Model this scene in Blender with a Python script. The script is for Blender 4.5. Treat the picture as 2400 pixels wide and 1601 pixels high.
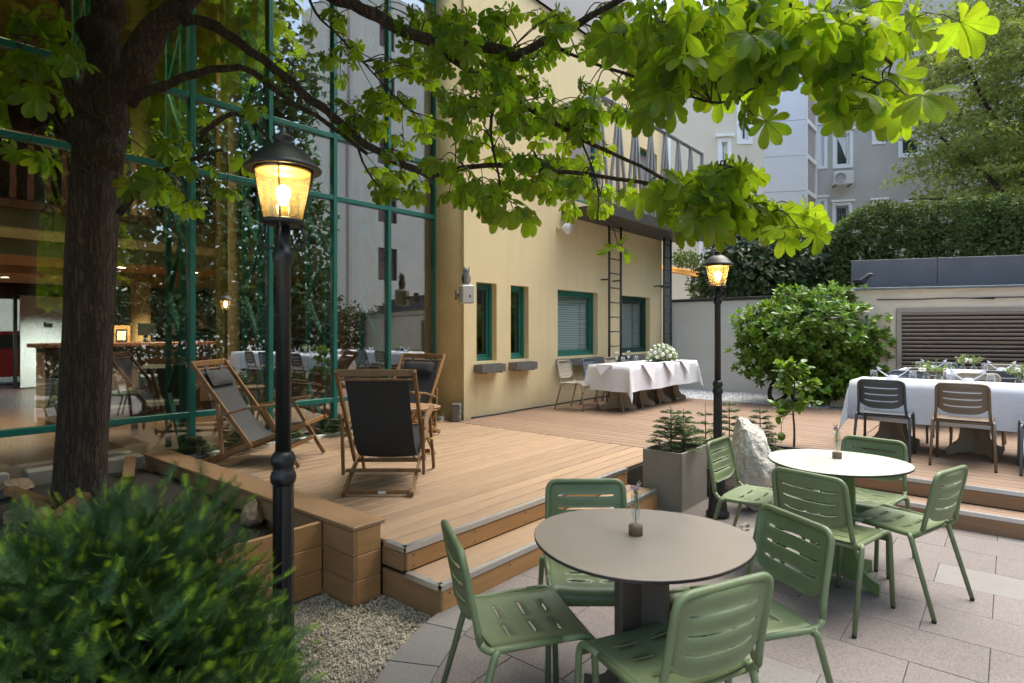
import bpy, math, random
import numpy as np
from mathutils import Vector, Matrix, Euler

for _o in list(bpy.data.objects):
    bpy.data.objects.remove(_o, do_unlink=True)
SC = bpy.context.scene
COL = SC.collection
rnd = random.Random(11)
PI = math.pi
def rad(a): return math.radians(a)

# ------------------------------------------------------------------ camera
F_PX, CX, CY, EYE = 1400.0, 1200.0, 775.0, 1.6      # photo is 2400 px wide, horizon at row 775
YAW = math.atan2(1170.0, F_PX)                       # facade runs along +X, building lies towards +Y
RX, RY = math.sin(YAW), -math.cos(YAW)               # camera right
FX, FY = math.cos(YAW), math.sin(YAW)                # camera forward
cam_d = bpy.data.cameras.new('camera')
cam_d.sensor_width = 36.0
cam_d.lens = F_PX / 2400.0 * 36.0
cam_d.shift_y = -(800.5 - CY) / 2400.0
cam_d.clip_start = 0.05
cam_d.clip_end = 600.0
cam_d.dof.use_dof = True
cam_d.dof.focus_distance = 7.0
cam_d.dof.aperture_fstop = 4.5
cam = bpy.data.objects.new('camera', cam_d)
COL.objects.link(cam)
cam.location = (0, 0, EYE)
cam.rotation_euler = (PI / 2, 0, math.atan2(-FX, FY))
SC.camera = cam

# ------------------------------------------------------------------ sky, sun, exposure
SUN_CAM = (0.42, 0.30, 1.25)                          # right, forward, up
sl = Vector((RX * SUN_CAM[0] + FX * SUN_CAM[1], RY * SUN_CAM[0] + FY * SUN_CAM[1], SUN_CAM[2])).normalized()
world = bpy.data.worlds.new('World')
SC.world = world
world.use_nodes = True
wn = world.node_tree
for n in list(wn.nodes): wn.nodes.remove(n)
sky = wn.nodes.new('ShaderNodeTexSky')
sky.sky_type = 'NISHITA'
sky.sun_disc = False
sky.sun_elevation = math.asin(sl.z)
sky.sun_rotation = math.atan2(sl.x, sl.y)
sky.air_density = 1.0
sky.dust_density = 4.0
sky.ozone_density = 0.6
bg = wn.nodes.new('ShaderNodeBackground')
bg.inputs['Strength'].default_value = 0.15
wo = wn.nodes.new('ShaderNodeOutputWorld')
wn.links.new(sky.outputs[0], bg.inputs['Color'])
wn.links.new(bg.outputs[0], wo.inputs['Surface'])
sun_d = bpy.data.lights.new('sun', 'SUN')
sun_d.energy = 0.8
sun_d.angle = rad(55)
sun_d.color = (1.0, 0.95, 0.87)
sun = bpy.data.objects.new('sun', sun_d)
COL.objects.link(sun)
sun.rotation_euler = (-sl).to_track_quat('-Z', 'Y').to_euler()
sun.location = (8, -6, 14)
SC.view_settings.view_transform = 'Standard'
SC.view_settings.look = 'None'
SC.view_settings.gamma = 1.0
SC.view_settings.use_curve_mapping = False
SC.view_settings.exposure = 1.78
SC.view_settings.use_white_balance = True
SC.view_settings.white_balance_temperature = 6350
SC.view_settings.white_balance_tint = 4
SC.cycles.max_bounces = 10
SC.cycles.transparent_max_bounces = 24
SC.cycles.diffuse_bounces = 5
SC.cycles.glossy_bounces = 5
SC.cycles.transmission_bounces = 6
SC.cycles.sample_clamp_indirect = 6.0
SC.cycles.caustics_reflective = False
SC.cycles.caustics_refractive = False
SC.cycles.use_denoising = True

# ------------------------------------------------------------------ photo pixel -> world
def c2w(lat, d, z=0.0): return Vector((lat * RX + d * FX, lat * RY + d * FY, z))
def pz(u, v, z):                                      # pixel on a level plane
    d = F_PX * (EYE - z) / (v - CY)
    return c2w((u - CX) / F_PX * d, d, z)
def pd(u, v, d):                                      # pixel at a depth
    return c2w((u - CX) / F_PX * d, d, EYE - (v - CY) / F_PX * d)
def py(u, v, Y):                                      # pixel on a plane parallel to the facade
    l = (u - CX) / F_PX
    d = Y / (l * RY + FY)
    return c2w(l * d, d, EYE - (v - CY) / F_PX * d)
K = 2400.0 / 2351.0

# ------------------------------------------------------------------ materials
MATS = {}
def lin(c):
    return tuple(((x / 255.0) / 12.92 if x / 255.0 <= 0.04045 else ((x / 255.0 + 0.055) / 1.055) ** 2.4) for x in c)
def nd(t, kind, **kw):
    n = t.nodes.new(kind)
    for k, v in kw.items(): setattr(n, k, v)
    return n
def coords(t, scale=(1, 1, 1), rand=True, src='Object'):
    tc = nd(t, 'ShaderNodeTexCoord')
    mp = nd(t, 'ShaderNodeMapping')
    mp.inputs['Scale'].default_value = scale
    if rand:
        oi = nd(t, 'ShaderNodeObjectInfo')
        mu = nd(t, 'ShaderNodeMath', operation='MULTIPLY'); mu.inputs[1].default_value = 37.0
        t.links.new(oi.outputs['Random'], mu.inputs[0])
        t.links.new(mu.outputs[0], mp.inputs['Location'])
    t.links.new(tc.outputs[src], mp.inputs['Vector'])
    return mp.outputs['Vector']
def noise(t, vec, scale, detail=4, rough=0.6):
    n = nd(t, 'ShaderNodeTexNoise')
    n.inputs['Scale'].default_value = scale
    n.inputs['Detail'].default_value = detail
    n.inputs['Roughness'].default_value = rough
    t.links.new(vec, n.inputs['Vector'])
    return n.outputs['Fac']
def ramp(t, fac, stops):
    r = nd(t, 'ShaderNodeValToRGB')
    el = r.color_ramp.elements
    while len(el) > 1: el.remove(el[-1])
    el[0].position = stops[0][0]; el[0].color = (*stops[0][1], 1)
    for p, c in stops[1:]:
        e = el.new(p); e.color = (*c, 1)
    t.links.new(fac, r.inputs['Fac'])
    return r.outputs['Color']
def mixc(t, a, b, fac, mode='MIX'):
    m = nd(t, 'ShaderNodeMix', data_type='RGBA', blend_type=mode)
    for s, i in ((fac, 0), (a, 6), (b, 7)):
        if hasattr(s, 'links') or hasattr(s, 'is_linked'): t.links.new(s, m.inputs[i])
        else: m.inputs[i].default_value = s if i == 0 else (*s, 1)
    return m.outputs[2]
def base(name):
    m = bpy.data.materials.new(name); m.use_nodes = True
    t = m.node_tree
    b = t.nodes['Principled BSDF']
    return m, t, b
def M(name, col, rough=0.6, metal=0.0, var=0.12, vs=4.0, bump=0.0, bs=60.0, stretch=(1, 1, 1), hue=None,
      objvar=0.0, spec=0.5, coat=0.0, speck=None, bd=0.02, emit=None, es=0.0, src='Object', rvar=0.08):
    m, t, b = base(name)
    vec = coords(t, stretch, src == 'Object', src)
    f = noise(t, vec, vs, 5, 0.62)
    lo = tuple(c * (1 - var) for c in col)
    hi = tuple(min(1, c * (1 + var)) for c in (hue or col))
    c = ramp(t, f, [(0.3, lo), (0.7, hi)])
    if speck:
        scol, sscale, pos, amt = speck
        f2 = noise(t, vec, sscale, 2, 0.5)
        c2 = ramp(t, f2, [(pos, (0, 0, 0)), (pos + 0.06, (1, 1, 1))])
        mm = nd(t, 'ShaderNodeMath', operation='MULTIPLY'); mm.inputs[1].default_value = amt
        t.links.new(c2, mm.inputs[0])
        c = mixc(t, c, scol, mm.outputs[0])
    if objvar:
        oi = nd(t, 'ShaderNodeObjectInfo')
        hs = nd(t, 'ShaderNodeHueSaturation')
        mr = nd(t, 'ShaderNodeMapRange')
        mr.inputs['To Min'].default_value = 1 - objvar; mr.inputs['To Max'].default_value = 1 + objvar
        t.links.new(oi.outputs['Random'], mr.inputs['Value'])
        t.links.new(mr.outputs[0], hs.inputs['Value'])
        t.links.new(c, hs.inputs['Color'])
        c = hs.outputs['Color']
    t.links.new(c, b.inputs['Base Color'])
    rr = nd(t, 'ShaderNodeMapRange')
    rr.inputs['To Min'].default_value = max(0.02, rough - rvar); rr.inputs['To Max'].default_value = min(1, rough + rvar)
    t.links.new(f, rr.inputs['Value'])
    t.links.new(rr.outputs[0], b.inputs['Roughness'])
    b.inputs['Metallic'].default_value = metal
    b.inputs['Specular IOR Level'].default_value = spec
    b.inputs['Coat Weight'].default_value = coat
    if bump:
        f3 = noise(t, vec, bs, 3, 0.6)
        bp = nd(t, 'ShaderNodeBump')
        bp.inputs['Strength'].default_value = bump
        bp.inputs['Distance'].default_value = bd
        t.links.new(f3, bp.inputs['Height'])
        t.links.new(bp.outputs[0], b.inputs['Normal'])
    if emit:
        b.inputs['Emission Color'].default_value = (*emit, 1)
        b.inputs['Emission Strength'].default_value = es
    MATS[name] = m
    return m
def leaf_mat(name, col, col2, trans, rough=0.45, vs=1.2, spec=0.4, tw=0.5, vein=False, objvar=0.15):
    m, t, b = base(name)
    vec = coords(t, (1, 1, 1))
    f = noise(t, vec, vs, 3)
    c = ramp(t, f, [(0.3, col), (0.7, col2)])
    tcol = ramp(t, f, [(0.3, tuple(x * 0.75 for x in trans)), (0.7, trans)])
    gi = nd(t, 'ShaderNodeNewGeometry')
    hs = nd(t, 'ShaderNodeHueSaturation'); hs2 = nd(t, 'ShaderNodeHueSaturation')
    mr = nd(t, 'ShaderNodeMapRange'); mr.inputs['To Min'].default_value = 1 - objvar; mr.inputs['To Max'].default_value = 1 + objvar
    mh = nd(t, 'ShaderNodeMapRange'); mh.inputs['To Min'].default_value = 0.485; mh.inputs['To Max'].default_value = 0.515
    t.links.new(gi.outputs['Random Per Island'], mr.inputs['Value'])
    t.links.new(gi.outputs['Random Per Island'], mh.inputs['Value'])
    for h, cc in ((hs, c), (hs2, tcol)):
        t.links.new(mr.outputs[0], h.inputs['Value'])
        t.links.new(mh.outputs[0], h.inputs['Hue'])
        t.links.new(cc, h.inputs['Color'])
    c, tcol = hs.outputs[0], hs2.outputs[0]
    if vein:
        uv = nd(t, 'ShaderNodeUVMap'); uv.uv_map = 'UVMap'
        sp = nd(t, 'ShaderNodeSeparateXYZ'); t.links.new(uv.outputs[0], sp.inputs[0])
        ab = nd(t, 'ShaderNodeMath', operation='ABSOLUTE'); t.links.new(sp.outputs[0], ab.inputs[0])
        m1 = nd(t, 'ShaderNodeMath', operation='MULTIPLY_ADD'); m1.inputs[1].default_value = -0.9
        t.links.new(ab.outputs[0], m1.inputs[0]); t.links.new(sp.outputs[1], m1.inputs[2])
        m2 = nd(t, 'ShaderNodeMath', operation='MULTIPLY'); m2.inputs[1].default_value = 11.0
        t.links.new(m1.outputs[0], m2.inputs[0])
        fr = nd(t, 'ShaderNodeMath', operation='FRACT'); t.links.new(m2.outputs[0], fr.inputs[0])
        l1 = nd(t, 'ShaderNodeMath', operation='LESS_THAN'); l1.inputs[1].default_value = 0.14; t.links.new(fr.outputs[0], l1.inputs[0])
        l2 = nd(t, 'ShaderNodeMath', operation='LESS_THAN'); l2.inputs[1].default_value = 0.018; t.links.new(ab.outputs[0], l2.inputs[0])
        mx = nd(t, 'ShaderNodeMath', operation='MAXIMUM'); t.links.new(l1.outputs[0], mx.inputs[0]); t.links.new(l2.outputs[0], mx.inputs[1])
        mv = nd(t, 'ShaderNodeMath', operation='MULTIPLY'); mv.inputs[1].default_value = 0.35; t.links.new(mx.outputs[0], mv.inputs[0])
        tcol = mixc(t, tcol, tuple(x * 0.35 for x in trans), mv.outputs[0])
        c = mixc(t, c, tuple(min(1, x * 1.6) for x in col2), mv.outputs[0])
        bs_ = ramp(t, noise(t, vec, 3.5, 4, 0.7), [(0.63, (0, 0, 0)), (0.70, (1, 1, 1))])
        mb_ = nd(t, 'ShaderNodeMath', operation='MULTIPLY'); mb_.inputs[1].default_value = 0.7; t.links.new(bs_, mb_.inputs[0])
        c = mixc(t, c, (0.12, 0.06, 0.015), mb_.outputs[0]); tcol = mixc(t, tcol, (0.25, 0.12, 0.02), mb_.outputs[0])
    t.links.new(c, b.inputs['Base Color'])
    b.inputs['Roughness'].default_value = rough
    b.inputs['Specular IOR Level'].default_value = spec
    tr = nd(t, 'ShaderNodeBsdfTranslucent')
    t.links.new(tcol, tr.inputs['Color'])
    ms = nd(t, 'ShaderNodeMixShader'); ms.inputs[0].default_value = tw
    t.links.new(b.outputs[0], ms.inputs[1]); t.links.new(tr.outputs[0], ms.inputs[2])
    t.links.new(ms.outputs[0], t.nodes['Material Output'].inputs['Surface'])
    MATS[name] = m
    return m
def glass_mat(name, tint=(0.9, 0.95, 0.93), ior=1.5, add=0.0, rough=0.0):
    m, t, b = base(name)
    t.nodes.remove(b)
    tr = nd(t, 'ShaderNodeBsdfTransparent'); tr.inputs[0].default_value = (*tint, 1)
    gl = nd(t, 'ShaderNodeBsdfGlossy'); gl.inputs['Roughness'].default_value = rough
    gl.inputs['Color'].default_value = (0.97, 0.98, 1.0, 1)
    lw_ = nd(t, 'ShaderNodeLayerWeight'); lw_.inputs['Blend'].default_value = 0.5
    pw = nd(t, 'ShaderNodeMath', operation='POWER'); pw.inputs[1].default_value = 5.0
    t.links.new(lw_.outputs['Facing'], pw.inputs[0])
    f0 = ((ior - 1) / (ior + 1)) ** 2 + add
    ma = nd(t, 'ShaderNodeMath', operation='MULTIPLY_ADD', use_clamp=True); ma.inputs[1].default_value = 1 - f0; ma.inputs[2].default_value = f0
    t.links.new(pw.outputs[0], ma.inputs[0])
    ms = nd(t, 'ShaderNodeMixShader')
    t.links.new(ma.outputs[0], ms.inputs[0]); t.links.new(tr.outputs[0], ms.inputs[1]); t.links.new(gl.outputs[0], ms.inputs[2])
    t.links.new(ms.outputs[0], t.nodes['Material Output'].inputs['Surface'])
    MATS[name] = m
    return m

# ------------------------------------------------------------------ mesh builder
def np_mesh(name, V, loops, starts, totals, smooth=False, uv=None):
    me = bpy.data.meshes.new(name)
    me.vertices.add(len(V)); me.vertices.foreach_set('co', np.asarray(V, np.float32).ravel())
    me.loops.add(len(loops)); me.loops.foreach_set('vertex_index', np.asarray(loops, np.int32))
    me.polygons.add(len(starts))
    me.polygons.foreach_set('loop_start', np.asarray(starts, np.int32))
    me.polygons.foreach_set('loop_total', np.asarray(totals, np.int32))
    if smooth is not False:
        me.polygons.foreach_set('use_smooth', np.full(len(starts), True) if smooth is True else np.asarray(smooth, bool))
    if uv is not None:
        l = me.uv_layers.new(name='UVMap')
        l.data.foreach_set('uv', np.asarray(uv, np.float32).ravel())
    me.update(calc_edges=True)
    return me
class MB:
    def __init__(s): s.v = []; s.f = []; s.sm = []
    def add(s, vs, fs, smooth=False, mat=None):
        o = len(s.v)
        s.v += [(mat @ Vector(p)) if mat else p for p in vs]
        s.f += [tuple(i + o for i in f) for f in fs]
        s.sm += [smooth] * len(fs)
        return s
    def box(s, c, d, rz=0.0, bev=0.0, mat=None):
        hx, hy, hz = d[0] / 2, d[1] / 2, d[2] / 2
        Mx = Matrix.Translation(c) @ Matrix.Rotation(rz, 4, 'Z')
        if mat is not None: Mx = mat @ Mx
        if bev <= 0:
            vs = [(x * hx, y * hy, z * hz) for z in (-1, 1) for y in (-1, 1) for x in (-1, 1)]
            fs = [(0, 2, 3, 1), (4, 5, 7, 6), (0, 1, 5, 4), (2, 6, 7, 3), (0, 4, 6, 2), (1, 3, 7, 5)]
            return s.add(vs, fs, False, Mx)
        b = min(bev, hx * 0.9, hy * 0.9, hz * 0.9)
        vs = []; idx = {}
        for sx in (-1, 1):
            for sy in (-1, 1):
                for sz in (-1, 1):
                    for k in range(3):
                        p = [sx * hx, sy * hy, sz * hz]
                        for a in range(3):
                            if a != k: p[a] -= (sx, sy, sz)[a] * b
                        idx[(sx, sy, sz, k)] = len(vs); vs.append(tuple(p))
        fs = []
        for k in range(3):
            a, c2 = [(1, 2), (2, 0), (0, 1)][k]
            for sg in (-1, 1):
                q = []
                for sa, sc in ((-1, -1), (1, -1), (1, 1), (-1, 1)):
                    w = [0, 0, 0]; w[k] = sg; w[a] = sa; w[c2] = sc
                    q.append(idx[(*w, k)])
                fs.append(tuple(q if sg > 0 else q[::-1]))
        for k in range(3):
            a, c2 = [(1, 2), (2, 0), (0, 1)][k]
            for sa in (-1, 1):
                for sc in (-1, 1):
                    w0 = [0, 0, 0]; w1 = [0, 0, 0]; w0[k] = -1; w1[k] = 1
                    for w in (w0, w1): w[a] = sa; w[c2] = sc
                    q = [idx[(*w0, a)], idx[(*w1, a)], idx[(*w1, c2)], idx[(*w0, c2)]]
                    fs.append(tuple(q if sa * sc < 0 else q[::-1]))
        for sx in (-1, 1):
            for sy in (-1, 1):
                for sz in (-1, 1):
                    q = [idx[(sx, sy, sz, 0)], idx[(sx, sy, sz, 1)], idx[(sx, sy, sz, 2)]]
                    fs.append(tuple(q if sx * sy * sz > 0 else q[::-1]))
        return s.add(vs, fs, False, Mx)
    def bar(s, p0, p1, w, h, up=(0, 0, 1), bev=0.004):
        p0 = Vector(p0); p1 = Vector(p1); d = p1 - p0; L = d.length; d.normalize()
        u = Vector(up); x = d.cross(u)
        if x.length < 1e-4: x = d.cross(Vector((1, 0, 0)))
        x.normalize(); u = x.cross(d)
        Mx = Matrix((( *x, 0), (*d, 0), (*u, 0), (0, 0, 0, 1))).transposed()
        Mx = Matrix.Translation((p0 + p1) / 2) @ Mx
        return s.box((0, 0, 0), (w, L, h), 0, bev, Mx)
    def tube(s, pts, r, n=8, cap=True, closed=False):
        P = [Vector(p) for p in pts]; m = len(P)
        R = r if isinstance(r, (list, tuple)) else [r] * m
        vs = []; fs = []; prev = None
        for i in range(m):
            a = P[(i - 1) % m] if (i > 0 or closed) else P[i]; b = P[(i + 1) % m] if (i < m - 1 or closed) else P[i]
            d = (b - a)
            if d.length < 1e-9: d = Vector((0, 0, 1))
            d.normalize()
            if prev is None:
                q = Vector((0, 0, 1)) if abs(d.z) < 0.9 else Vector((1, 0, 0))
                x = d.cross(q).normalized()
            else:
                x = (prev - d * prev.dot(d))
                x = x.normalized() if x.length > 1e-6 else d.orthogonal().normalized()
            prev = x; y = d.cross(x)
            for k in range(n):
                t = 2 * PI * k / n
                vs.append(P[i] + (x * math.cos(t) + y * math.sin(t)) * R[i])
        for i in range(m if closed else m - 1):
            for k in range(n):
                j = (i + 1) % m
                fs.append((i * n + k, i * n + (k + 1) % n, j * n + (k + 1) % n, j * n + k))
        s.add(vs, fs, True)
        if cap and not closed:
            o = len(s.v) - len(vs)
            s.f.append(tuple(o + k for k in range(n))[::-1]); s.sm.append(False)
            s.f.append(tuple(o + (m - 1) * n + k for k in range(n))); s.sm.append(False)
        return s
    def lathe(s, prof, n=20, c=(0, 0, 0), smooth=True, mat=None, sx=1.0, sy=1.0):
        vs = []; fs = []
        for r, z in prof:
            for k in range(n):
                t = 2 * PI * k / n
                vs.append((c[0] + r * math.cos(t) * sx, c[1] + r * math.sin(t) * sy, c[2] + z))
        for i in range(len(prof) - 1):
            for k in range(n):
                fs.append((i * n + k, i * n + (k + 1) % n, (i + 1) * n + (k + 1) % n, (i + 1) * n + k))
        if prof[0][0] > 1e-5: fs.append(tuple(range(n))[::-1])
        if prof[-1][0] > 1e-5: fs.append(tuple((len(prof) - 1) * n + k for k in range(n)))
        return s.add(vs, fs, smooth, mat)
    def prism(s, poly, z0, z1, mat=None):
        n = len(poly)
        vs = [(x, y, z0) for x, y in poly] + [(x, y, z1) for x, y in poly]
        fs = [tuple(range(n))[::-1], tuple(range(n, 2 * n))]
        fs += [(i, (i + 1) % n, n + (i + 1) % n, n + i) for i in range(n)]
        return s.add(vs, fs, False, mat)
    def ball(s, c, r, n=12, m=8, sc=(1, 1, 1), mat=None):
        prof = [(max(1e-6, math.sin(PI * i / m)), -math.cos(PI * i / m)) for i in range(m + 1)]
        vs = []; fs = []
        for a, z in prof:
            for k in range(n):
                t = 2 * PI * k / n
                vs.append((c[0] + r * sc[0] * a * math.cos(t), c[1] + r * sc[1] * a * math.sin(t), c[2] + r * sc[2] * z))
        for i in range(m):
            for k in range(n):
                fs.append((i * n + k, i * n + (k + 1) % n, (i + 1) * n + (k + 1) % n, (i + 1) * n + k))
        return s.add(vs, fs, True, mat)
    def mesh(s, name):
        lo = []; st = []; to = []
        for f in s.f:
            st.append(len(lo)); to.append(len(f)); lo += f
        return np_mesh(name, [tuple(p) for p in s.v], lo, st, to, s.sm)
    def build(s, name, mat, parent=None, loc=None, rz=0.0, kind=None):
        return link(name, s.mesh(name), mat, parent, loc, rz, kind)
def link(name, me, mat=None, parent=None, loc=None, rz=0.0, kind=None):
    if mat is not None and not me.materials:
        me.materials.append(MATS[mat] if isinstance(mat, str) else mat)
    o = bpy.data.objects.new(name, me)
    COL.objects.link(o)
    if parent is not None: o.parent = parent
    if loc is not None: o.location = loc
    if rz: o.rotation_euler = (0, 0, rz)
    if kind: o['kind'] = kind
    return o
def thing(name, label, cat, loc=(0, 0, 0), rz=0.0, group=None):
    o = bpy.data.objects.new(name, None); COL.objects.link(o)
    o.empty_display_size = 0.1
    o.location = loc; o.rotation_euler = (0, 0, rz)
    return tag(o, label, cat, group)
def tag(o, label, cat, group=None):
    o['label'] = label; o['category'] = cat
    if group: o['group'] = group
    return o
def struct(o): o['kind'] = 'structure'; return o
def dup(root, loc, rz, label=None, group=None, remap=None):
    def cp(o, par):
        c = o.copy(); COL.objects.link(c); c.parent = par
        if remap and c.type == 'MESH' and c.material_slots:
            m = c.material_slots[0].material
            if m and m.name in remap:
                c.material_slots[0].link = 'OBJECT'; c.material_slots[0].material = MATS[remap[m.name]]
        for k in kids.get(o.name, []): cp(k, c)
        return c
    kids = {}
    for o in [root] + list(root.children_recursive):
        kids[o.name] = list(o.children)
    r = cp(root, None)
    r.location = loc; r.rotation_euler = (0, 0, rz)
    if label: r['label'] = label
    if group: r['group'] = group
    return r
def fillet(pts, rads, seg=5):
    P = [Vector(p) for p in pts]; out = [P[0]]
    for i in range(1, len(P) - 1):
        a, b, c = P[i - 1], P[i], P[i + 1]
        r = rads[i] if isinstance(rads, (list, tuple)) else rads
        d0 = (a - b); d1 = (c - b)
        r = min(r, d0.length * 0.49, d1.length * 0.49)
        s0 = b + d0.normalized() * r; s1 = b + d1.normalized() * r
        for k in range(seg + 1):
            t = k / seg
            out.append(s0 * (1 - t) ** 2 + b * 2 * t * (1 - t) + s1 * t * t)
    out.append(P[-1])
    return out
def spline(pts, seg=4):
    P = [Vector(p) for p in pts]; Q = [2 * P[0] - P[1]] + P + [2 * P[-1] - P[-2]]; out = []
    for i in range(1, len(Q) - 2):
        for k in range(seg):
            t = k / seg
            a, b, c, d = Q[i - 1], Q[i], Q[i + 1], Q[i + 2]
            out.append(0.5 * ((2 * b) + (c - a) * t + (2 * a - 5 * b + 4 * c - d) * t * t + (3 * b - a - 3 * c + d) * t ** 3))
    out.append(P[-1])
    return out
def scatter(name, tv, tf, mats, smooth=False, tuv=None):
    """many copies of one small template joined in one mesh; mats = (K,4,4) array"""
    tv = np.asarray(tv, np.float64); n = len(tv); K_ = len(mats)
    V = np.einsum('kij,nj->kni', mats[:, :3, :3], tv) + mats[:, None, :3, 3]
    lo = np.concatenate([np.asarray(f) for f in tf]); to = np.array([len(f) for f in tf]); st = np.concatenate([[0], np.cumsum(to)[:-1]])
    L = (lo[None, :] + (np.arange(K_) * n)[:, None]).ravel()
    S = (st[None, :] + (np.arange(K_) * len(lo))[:, None]).ravel()
    T = np.tile(to, K_)
    uv = None
    if tuv is not None:
        u = np.asarray(tuv)[lo]; uv = np.tile(u, (K_, 1))
    return np_mesh(name, V.reshape(-1, 3), L, S, T, smooth, uv)
def frame_mat(pos, fwd, nrm, scale=1.0):
    y = Vector(fwd).normalized(); z = Vector(nrm); x = y.cross(z)
    if x.length < 1e-5: x = y.orthogonal()
    x.normalize(); z = x.cross(y)
    sc = (scale, scale, scale) if not isinstance(scale, tuple) else scale
    return np.array([[x.x * sc[0], y.x * sc[1], z.x * sc[2], pos[0]], [x.y * sc[0], y.y * sc[1], z.y * sc[2], pos[1]],
                     [x.z * sc[0], y.z * sc[1], z.z * sc[2], pos[2]], [0, 0, 0, 1]])
def rvec(r=rnd):
    while True:
        v = Vector((r.uniform(-1, 1), r.uniform(-1, 1), r.uniform(-1, 1)))
        if 0.05 < v.length < 1: return v.normalized()

# ------------------------------------------------------------------ the palette
M('gravel_bed', (0.42, 0.39, 0.34), 0.95, var=0.35, vs=60, bump=0.8, bs=130, src='Object', speck=((0.08, 0.07, 0.06), 45, 0.58, 0.8))
M('gravel_stone', (0.44, 0.37, 0.275), 0.9, var=0.35, vs=9)
M('gravel_white', (0.62, 0.62, 0.62), 0.9, var=0.3, vs=20)
M('gravel_white_bed', (0.5, 0.5, 0.5), 0.95, var=0.4, vs=50, bump=0.8, bs=90, speck=((0.10, 0.10, 0.10), 30, 0.55, 0.8))
M('granite_pink', (0.198, 0.170, 0.157), 0.72, var=0.10, vs=3, bump=0.15, bs=300, objvar=0.07, speck=((0.13, 0.10, 0.095), 120, 0.50, 0.8), bd=0.002)
M('granite_grey', (0.205, 0.187, 0.172), 0.75, var=0.10, vs=3, bump=0.15, bs=300, objvar=0.12, speck=((0.14, 0.13, 0.12), 140, 0.53, 0.7), bd=0.002)
M('mortar', (0.16, 0.137, 0.126), 0.95, var=0.2, vs=20)
M('asphalt', (0.05, 0.05, 0.05), 0.9, var=0.2, vs=20)
M('soil', (0.035, 0.025, 0.018), 0.95, var=0.5, vs=25, bump=1.0, bs=60, bd=0.03)
M('deck_light', (0.315, 0.205, 0.122), 0.62, var=0.13, vs=2.0, stretch=(1.2, 18, 18), bump=0.25, bs=14, objvar=0.11, bd=0.003)
M('deck_brown', (0.255, 0.163, 0.106), 0.6, var=0.13, vs=2.0, stretch=(18, 1.0, 18), bump=0.25, bs=14, objvar=0.09, bd=0.003)
M('deck_step', (0.30, 0.165, 0.085), 0.6, var=0.12, vs=2.0, stretch=(18, 1.0, 18), bump=0.2, bs=14, objvar=0.06, bd=0.003)
M('wood_fascia', (0.40, 0.215, 0.085), 0.55, var=0.14, vs=2.0, stretch=(1.2, 14, 14), bump=0.2, bs=14, objvar=0.07, bd=0.003)
M('wood_kerb', (0.29, 0.165, 0.08), 0.55, var=0.14, vs=2.0, stretch=(14, 1.2, 14), bump=0.2, bs=14, objvar=0.07, bd=0.003)
M('aluminium', (0.62, 0.62, 0.62), 0.35, metal=0.9, var=0.06, vs=30)
M('screw', (0.12, 0.10, 0.08), 0.5, metal=0.7)
M('teak', (0.25, 0.13, 0.048), 0.5, var=0.28, vs=3.0, stretch=(7, 7, 1.5), bump=0.1, bs=30, objvar=0.12, bd=0.002)
M('teak_dark', (0.19, 0.098, 0.036), 0.5, var=0.28, vs=3.0, stretch=(7, 7, 1.5), bump=0.1, bs=30, objvar=0.12, bd=0.002)
M('sling_grey', (0.07, 0.068, 0.067), 0.9, var=0.08, vs=30, bump=0.25, bs=700, bd=0.001)
M('sling_black', (0.028, 0.028, 0.030), 0.9, var=0.1, vs=30, bump=0.25, bs=700, bd=0.001)
def plaster(name, col, foot):
    m, t, b = base(name)
    v1 = coords(t, (1, 1, 1), False); f1 = noise(t, v1, 0.9, 5, 0.65)
    c = ramp(t, f1, [(0.25, tuple(x * 0.92 for x in col)), (0.55, col), (0.8, tuple(min(1, x * 1.03) for x in col))])
    v2 = coords(t, (2.6, 2.6, 0.16), False); f2 = noise(t, v2, 2.4, 4, 0.7)
    st_ = ramp(t, f2, [(0.52, (0, 0, 0)), (0.78, (1, 1, 1))])
    mm = nd(t, 'ShaderNodeMath', operation='MULTIPLY'); mm.inputs[1].default_value = 0.30; t.links.new(st_, mm.inputs[0])
    c = mixc(t, c, tuple(x * 0.66 for x in col), mm.outputs[0])
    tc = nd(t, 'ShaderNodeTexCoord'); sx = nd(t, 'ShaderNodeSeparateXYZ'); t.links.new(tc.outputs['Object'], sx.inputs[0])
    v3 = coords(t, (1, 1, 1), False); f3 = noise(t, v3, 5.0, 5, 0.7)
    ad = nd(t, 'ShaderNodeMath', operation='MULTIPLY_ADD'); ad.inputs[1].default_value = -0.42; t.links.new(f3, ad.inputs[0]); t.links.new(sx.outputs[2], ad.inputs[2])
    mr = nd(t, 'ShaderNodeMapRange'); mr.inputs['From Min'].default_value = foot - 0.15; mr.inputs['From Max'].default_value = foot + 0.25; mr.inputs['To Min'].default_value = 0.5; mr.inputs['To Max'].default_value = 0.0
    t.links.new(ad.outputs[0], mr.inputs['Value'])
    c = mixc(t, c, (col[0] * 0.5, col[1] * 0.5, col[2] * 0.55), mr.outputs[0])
    t.links.new(c, b.inputs['Base Color']); b.inputs['Roughness'].default_value = 0.92
    f4 = noise(t, v3, 75, 4, 0.7); bp = nd(t, 'ShaderNodeBump'); bp.inputs['Strength'].default_value = 0.45; bp.inputs['Distance'].default_value = 0.014
    t.links.new(f4, bp.inputs['Height']); t.links.new(bp.outputs[0], b.inputs['Normal'])
    MATS[name] = m
plaster('plaster_yellow', (0.785, 0.635, 0.365), 0.28)
M('plaster_rough', (0.68, 0.53, 0.28), 0.95, var=0.08, vs=3, bump=0.9, bs=55, bd=0.02)
M('plaster_reveal', (0.50, 0.34, 0.13), 0.9, var=0.06, vs=3, bump=0.2, bs=60)
M('plaster_beige', (0.72, 0.62, 0.48), 0.9, var=0.07, vs=1.5, bump=0.4, bs=70, bd=0.012)
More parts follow.
